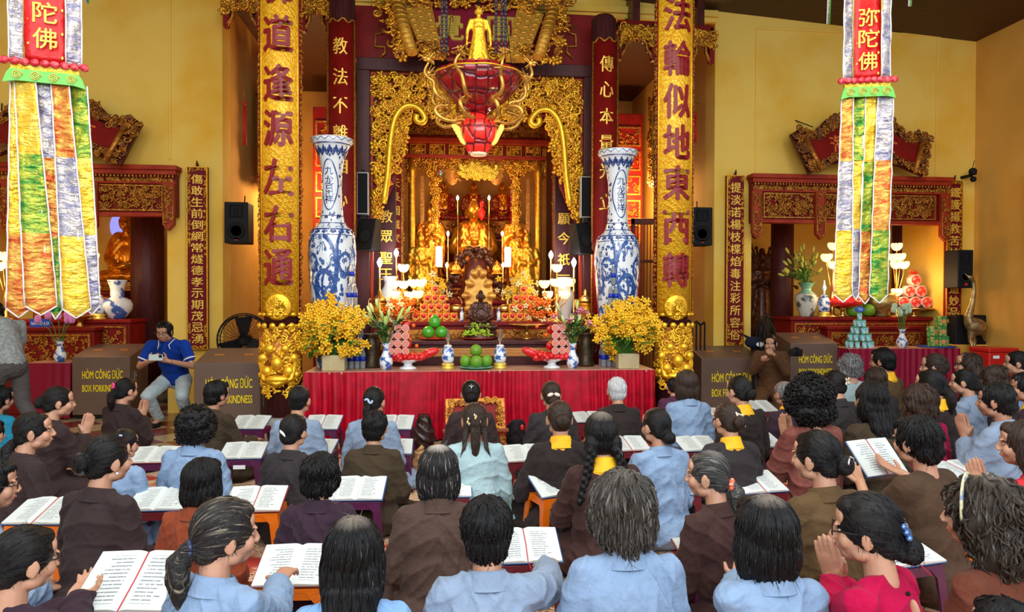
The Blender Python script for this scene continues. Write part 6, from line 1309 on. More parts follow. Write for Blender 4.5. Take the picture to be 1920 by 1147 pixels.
# ---------------------------------------------------------------- donation boxes
DBX = mat('brown_box_paint', (.155, .095, .068), .42, 0, (.13, .08, .056), 3, .3, .7, .08, 200); YLT = mat('yellow_vinyl', (.95, .72, .0), .5)
def donation(px0, px1, ytop, Y, label, base=.05, dep=.55):
    x0, x1 = XX(px0, Y), XX(px1, Y); w_ = x1-x0; h = ZZ(ytop, Y); t = thing('donation_box', label, 'box', ((x0+x1)/2, Y, 0), 0, 'brown donation boxes'); hb = h+.13
    mb = MB(); x = w_/2; V = [(-x, 0, base), (x, 0, base), (x, dep, base), (-x, dep, base), (-x, 0, h), (x, 0, h), (x, dep, hb), (-x, dep, hb)]; mb.add(V, [(0,3,2,1),(4,5,6,7),(0,1,5,4),(1,2,6,5),(2,3,7,6),(3,0,4,7)], 0, False); mb.build('body', DBX, t, .008)
    mb = MB(); bx(mb, -x+.03, x-.03, .03, dep-.03, 0, base); mb.build('plinth', BLK, t)
    for s in (-1, 1): mb = MB(); mb.box((s*w_*.23, dep*.5, (h+hb)/2+.004), (.11, .022, .012), 0, R=Rx(math.atan2(.13, dep))); mb.build('coin_slot', mat('coin_slot_brass', (.75, .30, .06), .4, .5), t)
    mb = MB(); text(mb, 'HÒM CÔNG ĐỨC', (0.02, -.003, h-.20*w_/.78-.03), w=w_*.70, h=.150*w_/.78, bold=.018, depth=.004); mb.build('lettering', YLT, t)
    mb = MB(); text(mb, 'BOX FORKINDNESS', (0.02, -.003, h-.40*w_/.78-.04), w=w_*.70, h=.095*w_/.78, bold=.022, depth=.004); mb.build('second_line_lettering', YLT, t)
    mb = MB(); bx(mb, x, x+.012, .12, .17, h*.35, h*.75); [mb.lathe([(.012, 0), (.012, .01)], (x+.012, .145, h*q), 8, R=Ry(PI/2)) for q in (.42, .55, .68)]; mb.build('lock_hasp', mat('steel', (.5, .5, .48), .35, .9), t)
donation(134, 243, 665, 9.2, 'brown donation box at the far left beside the cloth table')
donation(363, 488, 677, 8.1, 'brown donation box left of the left gilded column in front of the floor fan', .17)
donation(1316, 1428, 674, 9.0, 'brown donation box right of the right gilded column', .05)
donation(1483, 1572, 646, 10.0 if False else 9.35, 'brown donation box standing before the right niche left of the cloth table', .05, .5)
# ---------------------------------------------------------------- fans
def floor_fan(px, py, Y, r, label, rz, m=BLK):
    c = P(px, py, Y); t = thing('floor_fan', label, 'fan', (c.x, Y, 0), rz, 'black industrial fans'); mb = MB()
    for q, rr in ((0, 1), (-.05, .93), (.05, .93)): mb.tube([(r*rr*math.cos(a), q, c.z+r*rr*math.sin(a)) for a in np.linspace(0, 2*PI, 33)], .008, 5)
    for k in range(34):
        a = 2*PI*k/34
        for s in (-1, 1): mb.tube([(0.04*math.cos(a+.4), s*.10, c.z+.04*math.sin(a+.4)), (r*.55*math.cos(a+.12), s*.10, c.z+r*.55*math.sin(a+.12)), (r*math.cos(a), 0, c.z+r*math.sin(a))], .0028, 3)
    mb.build('cage', m, t); mb = MB(); mb.lathe([(.07, -.05), (.08, 0), (.07, .14), (.03, .18)], (0, .0, c.z), 16, R=Rx(-PI/2)); mb.build('motor', m, t)
    for k in range(3): mb = MB(); a = k*2.09+.5; R = np.array(Ry(a)); V = np.array([(.03, -.03, -.04), (r*.88, -.04, -.13), (r*.85, .03, .12), (.03, .02, .05)]) @ R.T; V[:, 2] += c.z; mb.add(np.concatenate([V, V+np.array((0, .006, 0))]), [(0, 1, 2, 3), (7, 6, 5, 4), (0, 4, 5, 1), (1, 5, 6, 2), (2, 6, 7, 3), (3, 7, 4, 0)], 0, False); mb.build('blade', m, t)
    mb = MB(); mb.lathe([(.28, 0), (.26, .03), (.03, .05), (.022, c.z-.1)], (0, .05, 0), 20); mb.build('stand', m, t)
floor_fan(458, 637, 9.2, .34, 'large black cage fan behind the left donation box', 0)
floor_fan(1436, 640, 9.15, .37, 'large black cage fan between the two right donation boxes', .9)
# ---------------------------------------------------------------- carved lectern before the altar
t = thing('carved_lectern', 'low red and gold carved lectern in front of the altar table', 'lectern', (XX(892, 6.75), 6.75, 0)); y0, y1 = ZZ(800, 6.75), ZZ(753, 6.95); w_ = .29
mb = MB(); R = Rx(math.radians(38)); cz = (y0+y1)/2; mb.box((0, .06, cz), (w_*2, .02, .32), 0, R=Rx(-.5)); mb.build('slanted_top', RL, t, .004)
q = MB(); frame2d(q, -w_, w_, -.16, .16, -.03, -.01, .03, 0); relief(q, lambda x, z: abs(x) > w_-.07 or abs(z) > .11, (-w_+.02, w_-.02, -.15, .15), 120, .06, -.02, 0, .5); mb = MB(); M = Matrix.Translation((0, .06, cz)) @ Matrix.Rotation(-.5, 4, 'X'); mb.merge(q, M); mb.build('carved_rim', GD, t)
mb = MB(); bx(mb, -w_-.03, w_+.03, -.08, .0, y0-.04, y0-.01); mb.build('ledge', mat('brown_lip', (.25, .06, .02), .4), t, .006)
for s in (-1, 1): mb = MB(); bx(mb, s*(w_-.03)-.02, s*(w_-.03)+.02, -.02, .16, 0, y0-.03); relief(mb, None, (s*(w_-.03)-.02, s*(w_-.03)+.02, .05, y0-.08), 12, .06, -.03, 0, .5); mb.build('side_leg', GD, t)
# ---------------------------------------------------------------- carpets
def carpet(x0, x1, y0, y1, label, m, z=.012):
    t = thing('patterned_rug', label, 'rug', ((x0+x1)/2, (y0+y1)/2, 0), 0, 'patterned rugs under the worshippers'); mb = MB(); bx(mb, -(x1-x0)/2, (x1-x0)/2, -(y1-y0)/2, (y1-y0)/2, 0.001, z); mb.build('pile', m, t)
    mb = MB(); w_ = (x1-x0)/2; d = (y1-y0)/2
    for (a, b_, c_, d_) in ((-w_, w_, -d, -d+.08), (-w_, w_, d-.08, d), (-w_, -w_+.08, -d+.08, d-.08), (w_-.08, w_, -d+.08, d-.08)): bx(mb, a, b_, c_, d_, z, z+.002)
    mb.build('border', mat('cream_rug_border', (.62, .48, .30), .9, 0, (.35, .06, .03), 26, .5, .56), t)
RUG = bpy.data.materials.new('floral_rug'); RUG.use_nodes = True
def _rug(m):
    nt = m.node_tree; L = nt.links.new; b = nt.nodes['Principled BSDF']; tc = _n(nt, 'ShaderNodeTexCoord')
    v = _n(nt, 'ShaderNodeTexVoronoi', distance='MANHATTAN'); v.inputs['Scale'].default_value = 9; v.inputs['Randomness'].default_value = .35; L(tc.outputs['Object'], v.inputs[0])
    cr = _n(nt, 'ShaderNodeValToRGB'); cr.color_ramp.interpolation = 'CONSTANT'; e = cr.color_ramp.elements; e[0].position = 0; e[0].color = (.30, .04, .02, 1); e[1].position = .14; e[1].color = (.70, .55, .35, 1)
    for p_, c_ in ((.24, (.35, .05, .025, 1)), (.33, (.72, .58, .38, 1)), (.52, (.40, .08, .03, 1)), (.62, (.62, .44, .26, 1))): x = e.new(p_); x.color = c_
    L(v.outputs['Distance'], cr.inputs[0]); n = _n(nt, 'ShaderNodeTexNoise'); n.inputs['Scale'].default_value = 3; L(tc.outputs['Object'], n.inputs[0]); mx = _n(nt, 'ShaderNodeMix', data_type='RGBA'); mr = _n(nt, 'ShaderNodeMapRange'); mr.inputs[1].default_value = .52; mr.inputs[2].default_value = .58; L(n.outputs[0], mr.inputs[0]); L(mr.outputs[0], mx.inputs[0]); L(cr.outputs[0], mx.inputs[6]); mx.inputs[7].default_value = (.42, .035, .02, 1)
    L(mx.outputs[2], b.inputs['Base Color']); b.inputs['Roughness'].default_value = .9
_rug(RUG)
carpet(-3.6, -.55, 1.6, 6.9, 'long cream and red patterned rug on the left side of the hall floor', RUG)
carpet(-.45, 1.55, 1.6, 6.9, 'long cream and red patterned rug on the middle of the hall floor', RUG)
carpet(1.65, 5.2, 1.6, 8.2, 'long cream and red patterned rug on the right side of the hall floor', RUG)
# ---------------------------------------------------------------- people
def hair_mat(name, base, streak, amt=.5, crown=0.0, back=False, bz=-.02):
    if name in MATS: return MATS[name]
    m = bpy.data.materials.new(name); m.use_nodes = True; nt = m.node_tree; L = nt.links.new; b = nt.nodes['Principled BSDF']
    tc = _n(nt, 'ShaderNodeTexCoord'); sp = _n(nt, 'ShaderNodeSeparateXYZ'); L(tc.outputs['Object'], sp.inputs[0])
    def mth(op, a, c=None):
        q = _n(nt, 'ShaderNodeMath', operation=op)
        for i, v in enumerate((a, c)):
            if v is None: continue
            if isinstance(v, (int, float)): q.inputs[i].default_value = v
            else: L(v, q.inputs[i])
        return q.outputs[0]
    X_, Y_, Z_ = sp.outputs[0], sp.outputs[1], sp.outputs[2]
    if back: az = mth('ARCTAN2', X_, mth('ADD', Z_, -bz)); pol = mth('MULTIPLY', Y_, 8.0)
    else: az = mth('ARCTAN2', X_, mth('ADD', Y_, .03)); pol = mth('MULTIPLY', Z_, 6.0)
    cb = _n(nt, 'ShaderNodeCombineXYZ'); L(mth('MULTIPLY', az, 14.0), cb.inputs[0]); L(pol, cb.inputs[1])
    n = _n(nt, 'ShaderNodeTexNoise'); n.inputs['Scale'].default_value = 1.6; n.inputs['Detail'].default_value = 6; L(cb.outputs[0], n.inputs[0])
    mr = _n(nt, 'ShaderNodeMapRange'); mr.inputs[1].default_value = .66-amt*.3; mr.inputs[2].default_value = .80-amt*.2; L(n.outputs[0], mr.inputs[0])
    fac = mr.outputs[0]
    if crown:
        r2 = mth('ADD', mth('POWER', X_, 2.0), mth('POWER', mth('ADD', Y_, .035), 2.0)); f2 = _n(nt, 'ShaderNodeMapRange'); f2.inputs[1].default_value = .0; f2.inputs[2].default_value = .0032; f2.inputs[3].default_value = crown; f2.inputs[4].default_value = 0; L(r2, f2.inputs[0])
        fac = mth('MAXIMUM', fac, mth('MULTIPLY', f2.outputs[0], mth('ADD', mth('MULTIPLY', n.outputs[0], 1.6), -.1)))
    mx = _n(nt, 'ShaderNodeMix', data_type='RGBA'); mx.inputs[6].default_value = (*base, 1); mx.inputs[7].default_value = (*streak, 1); L(fac, mx.inputs[0]); L(mx.outputs[2], b.inputs['Base Color'])
    n3 = _n(nt, 'ShaderNodeTexNoise'); n3.inputs['Scale'].default_value = 6.0; n3.inputs['Detail'].default_value = 4; L(cb.outputs[0], n3.inputs[0])
    bp = _n(nt, 'ShaderNodeBump'); bp.inputs['Strength'].default_value = .55; bp.inputs['Distance'].default_value = .006; L(n3.outputs[0], bp.inputs['Height']); L(bp.outputs[0], b.inputs['Normal'])
    b.inputs['Roughness'].default_value = .38; b.inputs['Specular IOR Level'].default_value = .26; MATS[name] = m; return m
BKC = (.0045, .004, .0045); HM = {
 'k': hair_mat('black_hair', BKC, (.018, .014, .013), .3), 'kb': hair_mat('tied_black_hair', BKC, (.02, .016, .015), .3, back=True),
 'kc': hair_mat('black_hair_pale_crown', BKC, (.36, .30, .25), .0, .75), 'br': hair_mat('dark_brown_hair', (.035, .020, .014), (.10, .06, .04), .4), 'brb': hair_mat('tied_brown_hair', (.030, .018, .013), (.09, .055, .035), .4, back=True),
 'gs': hair_mat('black_hair_white_crown', (.014, .012, .012), (.62, .56, .50), .25, 1.0), 'gb': hair_mat('grey_brown_hair', (.035, .029, .024), (.20, .18, .15), .5, .5), 'gd': hair_mat('greying_dark_brown_hair', (.030, .020, .014), (.22, .20, .17), .3, .8), 'gw': hair_mat('white_hair', (.45, .45, .46), (.70, .70, .70), .7),
 'gk': hair_mat('greying_hair', (.06, .055, .055), (.34, .33, .33), .8, .2), 'hl': hair_mat('highlighted_black_hair', (.016, .014, .014), (.40, .33, .24), .32, back=True), 'gt': hair_mat('tied_greying_hair', (.03, .028, .027), (.22, .21, .19), .5, .8, back=True)}
SKIN = mat('warm_skin', (.52, .27, .17), .5, 0, (.44, .21, .125), 9, .35, .7, .12, 160); SKIN2 = mat('tan_skin', (.42, .20, .12), .5, 0, (.34, .15, .09), 9, .35, .7, .12, 160)
def fabric(name, c, c2=None, rough=.8, sh=.15):
    return mat(name, c, rough, 0, c2 or tuple(x*.82 for x in c), 5, .35, .65, .55, 17, sheen=sh*.3, spec=.1, bdist=.03)
FB = {'bp': fabric('plum_brown_cloth', (.042, .026, .026)), 'db': fabric('dark_brown_cloth', (.030, .022, .021)), 'ob': fabric('olive_brown_cloth', (.055, .037, .022)), 'mb': fabric('mid_brown_cloth', (.085, .050, .038)),
 'cb': fabric('cocoa_cloth', (.055, .026, .023)), 'tb': fabric('tan_brown_cloth', (.11, .064, .028)), 'pl': fabric('purple_plum_cloth', (.042, .022, .034)), 'dg': fabric('charcoal_brown_cloth', (.036, .030, .031)), 'bl': fabric('light_blue_cloth', (.235, .335, .50)),
 'b2': fabric('grey_blue_cloth', (.24, .31, .43)), 'aq': fabric('pale_aqua_cloth', (.36, .50, .53)), 'ru': fabric('rust_cloth', (.24, .050, .020)), 'rb': fabric('red_brown_cloth', (.125, .036, .020)), 'cr': fabric('crimson_cloth', (.42, .004, .050)), 'c2': fabric('magenta_cloth', (.36, .008, .055)),
 'te': fabric('teal_cloth', (.02, .25, .40)), 'tk': fabric('dark_teal_cloth', (.01, .08, .11)), 'si': fabric('red_brown_silk', (.16, .048, .040), (.24, .08, .06), .35, 0), 'br2': fabric('coffee_brown_knit', (.075, .042, .025)), 'dk': fabric('aubergine_cloth', (.042, .022, .034)),
 'pu': fabric('purple_cloth', (.10, .03, .07)), 'bb': fabric('brighter_blue_cloth', (.20, .36, .64))}
m = bpy.data.materials.new('red_black_plaid'); m.use_nodes = True; nt = m.node_tree; tc = _n(nt, 'ShaderNodeTexCoord'); ck = _n(nt, 'ShaderNodeTexChecker'); ck.inputs['Scale'].default_value = 15; ck.inputs[1].default_value = (.62, .01, .02, 1); ck.inputs[2].default_value = (.06, .003, .006, 1)
nt.links.new(tc.outputs['Object'], ck.inputs[0]); ck2 = _n(nt, 'ShaderNodeMix', data_type='RGBA'); ck2.inputs[0].default_value = .55; ck2.inputs[7].default_value = (.62, .01, .02, 1); nt.links.new(ck.outputs[0], ck2.inputs[6]); nt.links.new(ck2.outputs[2], nt.nodes['Principled BSDF'].inputs['Base Color']); nt.nodes['Principled BSDF'].inputs['Roughness'].default_value = .8; FB['pd'] = m
YCL = mat('yellow_scarf_cloth', (.92, .50, .01), .7, 0, (.80, .36, .01), 12, .4, .7)
v3 = lambda *a: np.array(a, float)
def ik(S, W, l1, l2, pole):
    d = W-S; L = np.linalg.norm(d); mx = (l1+l2)*.985
    if L > mx: W = S+d/L*mx; L = mx; d = W-S
    n = d/L; a = (l1*l1-l2*l2+L*L)/(2*L); h = math.sqrt(max(l1*l1-a*a, 0)); p = pole-n*np.dot(pole, n); p /= (np.linalg.norm(p)+1e-9)
    return S+n*a+p*h, W
def hand(mb, W, d, nrm, side, curl=.35, s=1.0, spread=1.0):
    """palm from wrist W along d; nrm = palm-facing direction (fingers curl to it); side = thumb direction"""
    d = d/np.linalg.norm(d); nrm = nrm-d*np.dot(nrm, d); nrm /= np.linalg.norm(nrm); t_ = np.cross(d, nrm); t_ = t_*(1 if np.dot(t_, side) > 0 else -1)
    mb.cap(W-d*.03, W+d*.01, .024*s, .024*s, n=10); mb.cap(W+d*.02*s, W+d*.072*s, .034*s, .037*s, n=12, flat=.42, up=nrm)
    for k, (o, l) in enumerate(((.028, .066), (.0095, .076), (-.0095, .070), (-.028, .054))):
        b = W+d*.085*s+t_*o*s*1.02; c = curl*(1+.12*k); dd = d+t_*o*3.0*spread*.6; dd /= np.linalg.norm(dd)
        p1 = b+(dd*math.cos(c*.6)+nrm*math.sin(c*.6))*l*.5*s; p2 = p1+(dd*math.cos(c*1.5)+nrm*math.sin(c*1.5))*l*.32*s; p3 = p2+(dd*math.cos(c*2.2)+nrm*math.sin(c*2.2))*l*.24*s
        mb.cap(b-dd*.015*s, p1, .0098*s, .0092*s, n=8); mb.cap(p1, p2, .0092*s, .0085*s, n=8); mb.cap(p2, p3, .0085*s, .0070*s, n=8)
    b = W+d*.028*s+t_*.030*s; p1 = b+(d*.55+t_*.8*spread**.5+nrm*.25)*.034*s; p2 = p1+(d*.85+t_*.35+nrm*.35)*.032*s; mb.cap(W+d*.02*s+t_*.014*s, b, .015*s, .014*s, n=8); mb.cap(b, p1, .0125*s, .011*s, n=8); mb.cap(p1, p2, .0105*s, .008*s, n=8)
def head_prims(mb, H, C):
    """H 3x3 head rotation, C centre"""
    H = np.array(H); T = lambda p: C+H @ v3(*p)
    E = lambda p, r: mb.ell(T(p), r, R=H, n=18, m=12)
    E((0, -.012, .02), (.074, .092, .089)); E((0, .022, -.028), (.061, .062, .078)); E((0, .050, -.074), (.033, .030, .027)); E((0, .062, .045), (.055, .026, .042))
    for s in (-1, 1):
        E((s*.034, .060, -.028), (.028, .024, .030)); mb.ell(T((s*.079, -.008, -.012)), (.009, .022, .034), R=H @ np.array(Rz(-s*.35)), n=12, m=8); E((s*.080, -.005, -.036), (.007, .010, .012)); E((s*.044, .012, -.068), (.022, .03, .024)); E((s*.030, .084, .022), (.020, .010, .006))
        E((s*.012, .098, -.030), (.008, .010, .007))
    mb.cap(T((0, .084, .014)), T((0, .103, -.024)), .0075, .0110, n=10); E((0, .084, -.050), (.020, .010, .006)); E((0, .082, -.060), (.017, .009, .006)); E((0, .074, -.052), (.028, .016, .022))
def hair_mesh(style, vox, seed, bz=-.02):
    mb = MB(); e = lambda c, r, R=None: mb.ell(c, r, R=R, n=20, m=12); rs = np.random.default_rng(seed); sm = 3
    if style in ('tied', 'bun', 'pony', 'balding', 'half', 'braids'): e((0, -.015, .026), (.083, .095, .094)); e((0, .040, .072), (.052, .036, .030)); e((0, -.058, -.022), (.066, .045, .062))
    if style == 'bun': e((0, -.122, bz), (.046, .034, .042)); e((0, -.10, bz), (.04, .03, .036))
    if style == 'pony':
        e((0, -.108, bz), (.026, .03, .026)); mb.tube([(0, -.11, bz), (.0, -.135, bz-.03), (.004, -.135, bz-.09), (0, -.125, bz-.15), (0, -.122, bz-.185)], [.024, .036, .034, .022, .006], 12)
    if style == 'short': e((0, -.020, .026), (.088, .098, .100)); e((0, -.060, -.030), (.073, .050, .068)); e((0, .045, .075), (.055, .04, .032))
    if style == 'bob':
        e((0, -.022, .024), (.092, .100, .100)); e((0, -.055, -.050), (.090, .058, .095)); [e((s*.072, -.022, -.045), (.030, .050, .088)) for s in (-1, 1)]; e((0, .05, .075), (.06, .036, .03))
    if style == 'fluffy': e((0, -.022, .028), (.106, .112, .108)); e((0, -.055, -.040), (.098, .070, .090)); [e((s*.078, -.015, -.015), (.034, .055, .065)) for s in (-1, 1)]; mb.cap((0, -.085, -.08), (0, -.085, -.125), .045, .02)
    if style == 'curly': e((0, -.032, .03), (.118, .118, .112)); e((0, -.055, -.045), (.112, .085, .085)); [e((s*.085, -.02, -.01), (.045, .06, .075)) for s in (-1, 1)]
    if style == 'wavy': e((0, -.022, .024), (.095, .104, .102)); e((0, -.06, -.07), (.108, .070, .115)); [e((s*.080, -.025, -.055), (.036, .055, .095)) for s in (-1, 1)]; mb.cap((0, -.09, -.13), (0, -.095, -.175), .08, .05, flat=.6)
    if style == 'long': e((0, -.022, .024), (.090, .100, .099)); e((0, -.065, -.06), (.086, .052, .10)); [e((s*.070, -.03, -.05), (.028, .05, .09)) for s in (-1, 1)]; mb.tube([(.0, -.085, -.08), (.0, -.105, -.17), (.01, -.115, -.26), (.015, -.115, -.34)], [.085, .080, .06, .03], 14, flat=.45)
    if style == 'half':
        e((0, -.105, -.01), (.035, .03, .035)); mb.tube([(0, -.10, .0), (0, -.125, -.06), (0, -.13, -.14), (.0, -.125, -.22), (.008, -.12, -.275)], [.03, .034, .033, .02, .004], 12, flat=.5, up=(0, 1, 0))
        for s in (-1, 1): mb.tube([(s*.055, -.07, -.02), (s*.065, -.095, -.10), (s*.075, -.11, -.17), (s*.10, -.115, -.225)], [.022, .020, .014, .003], 8, flat=.5, up=(0, 1, 0)); e((s*.055, -.06, -.03), (.022, .03, .06))
    if style == 'braids':
        for s in (-1, 1):
            for i in range(15): u = i/14; e((s*(.062+.055*u)+.008*(1 if i % 2 else -1), -.092-.012*u, -.055-.23*u), (.019*(1-.3*u), .016, .019))
            e((s*.055, -.055, -.035), (.035, .045, .055))
    if style == 'puff': e((0, -.022, .030), (.100, .108, .106)); e((0, -.06, -.02), (.088, .060, .075)); e((0, -.115, .0), (.055, .03, .05))
    me = voxel_mesh(mb, vox, sm, 'hair'); V = get_co(me); N = get_no(me); x, y, z = V.T
    if style in ('curly', 'wavy'):
        f = 46 if style == 'curly' else 34; A = .0085 if style == 'curly' else .007
        d = np.sin(f*x+2*np.sin(f*.6*z+seed))*np.sin(f*y+1.7*np.sin(f*.5*x))+np.sin(f*z+2*np.sin(f*.7*y+seed)); d2 = np.sin(f*2.3*x+seed)*np.sin(f*2.1*y)*np.sin(f*2.2*z)
        set_co(me, V+N*(A*d*.6+A*.5*d2)[:, None])
    else:
        az = np.arctan2(x, (z-bz) if style in ('bun', 'pony', 'half', 'tied', 'puff') else y+.03)
        A = {'fluffy': .0055, 'bob': .0016, 'long': .002, 'short': .0032, 'puff': .003}.get(style, .0010)
        d = np.sin(az*23+3*np.sin(z*18+seed)+2*np.sin(y*20))+.7*np.sin(az*41+seed+2*np.sin(z*30)); 
        if style in ('fluffy', 'short'): d = d+1.1*np.sin(38*x+2*np.sin(30*z+seed))*np.sin(36*y+seed)*np.sin(30*z)
        set_co(me, V+N*(A*d)[:, None])
    return me
from mathutils.bvhtree import BVHTree
def locks(me, style, bz, seed, near):
    V = get_co(me); N = get_no(me); tree = BVHTree.FromPolygons([tuple(v) for v in V], [tuple(p.vertices) for p in me.polygons]); rs = np.random.default_rng(seed+11)
    P_ = {'curly': (900, .030, .0050, 1.0, .010), 'wavy': (420, .085, .0050, .75, .007), 'fluffy': (330, .070, .0048, .35, .006), 'short': (300, .045, .0036, .12, .004), 'bob': (260, .09, .0034, .06, .002), 'long': (300, .11, .0034, .12, .003), 'puff': (160, .05, .003, .3, .004)}.get(style, (150, .05, .0022, .02, .001))
    n, ln, rad, mess, off = P_; n = n if near else n//3; k = 6; mb = MB(); cr = Vector((0, -.03, .125))
    for i in rs.choice(len(V), n):
        p = Vector(V[i]); 
        if p.y > .055 and p.z < .06: continue
        pts = []; ph = rs.uniform(0, 6.3); L = ln*rs.uniform(.6, 1.3); sd = Vector(rs.normal(0, 1, 3))
        for j in range(k):
            loc, nn, _, _ = tree.find_nearest(p)
            if loc is None: break
            if style == 'curly': g = sd; sd = sd + Vector(rs.normal(0, .9, 3))
            elif style in ('bun', 'pony', 'half', 'tied', 'braids', 'balding'): g = Vector((0, -.11, bz))-p
            else: h = Vector((p.x, p.y+.03, 0)); g = h.normalized()*max(0, (p.z-.02)*9)+Vector((0, 0, -1))
            g = g+sd*mess*.5; g = g-nn*g.dot(nn)
            if g.length < 1e-5: break
            g.normalize(); q = loc+nn*(off*(.4+(j/k)*(1.3 if style in ('short', 'fluffy', 'wavy') else .2))+ (.006*math.sin(ph+j*1.6) if style in ('wavy', 'curly') else 0)); pts.append(q)
            p = loc+g*(L/k)+ (nn.cross(g)*.006*math.cos(ph+j*1.6) if style in ('wavy', 'curly') else Vector((0, 0, 0)))
        if len(pts) > 3: mb.tube([tuple(q) for q in pts], [rad*rs.uniform(.8, 1.2)*(math.sin(PI*(.18+.8*j/(len(pts)-1))))**.8 for j in range(len(pts))], 5)
    if not mb.n: return me
    V2 = np.concatenate([V]+mb.v); F = [tuple(p.vertices) for p in me.polygons]+[tuple(i+len(V) for i in f) for f in mb.f]
    out = bpy.data.meshes.new('hair'); out.from_pydata(V2.tolist(), [], F); out.polygons.foreach_set('use_smooth', [True]*len(F)); out.update(); return out
HCACHE = {}
def get_hair(style, mk, vox, bz, seed):
    k = (style, mk, vox, bz, seed % 3)
    if k not in HCACHE: me = locks(hair_mesh(style, vox, seed % 3, bz), style, bz, seed % 3, vox < .006); me.materials.append(HM[mk]); HCACHE[k] = me
    return HCACHE[k]
def strands(parent, hme, n, seed, mm, style, ln=.05):
    """loose strands standing off the hair surface"""
    rs = np.random.default_rng(seed); V = get_co(hme); N = get_no(hme); mb = MB(); idx = rs.choice(len(V), n)
    for i in idx:
        p, nn = V[i], N[i]
        if p[1] > .03 and p[2] < .05: continue
        g = v3(0, 0, -1) if style not in ('short', 'curly') else v3(0, 0, -.3); t1 = g-nn*np.dot(g, nn)+rs.normal(0, .35, 3); t1 /= np.linalg.norm(t1)+1e-6; l = ln*rs.uniform(.5, 1.3); s_ = np.cross(nn, t1)*.0008
        a, b, c = p+nn*.001, p+t1*l*.5+nn*.006, p+t1*l+nn*rs.uniform(.003, .012); mb.add([a-s_, a+s_, b-s_, b+s_, c], [(0, 1, 3, 2), (2, 3, 4)])
    mb.build('flyaway_strands', mm, parent, kind='stuff')
def cloth_folds(me, amp, seed):
    V = get_co(me); N = get_no(me); x, y, z = V.T; s = seed*1.7
    w1 = np.sin(26*z+29*np.abs(x)+2.6*np.sin(7*x+s)+2.0*np.sin(11*y+s)); w2 = np.sin(40*x+12*z*np.sign(x)+2.9*np.sin(8*z+s)+1.5*np.sin(9*y)); w3 = np.sin(35*z-18*y+2.9*np.sin(9*x+s*2))
    m1 = .5+.5*np.sin(5*x+4*z+s); m2 = .5+.5*np.sin(6*z-3*x+s*1.3)
    r = lambda w: (1-np.abs(w))**2
    low = 1.0+.9*np.clip((.36-z)/.25, 0, 1)
    set_co(me, V+N*(amp*low*(r(w1)*m1+r(w2)*m2*.8+.8*r(w3)*(1-m1)-.45))[:, None])
def tilt(M, z0, a): return M
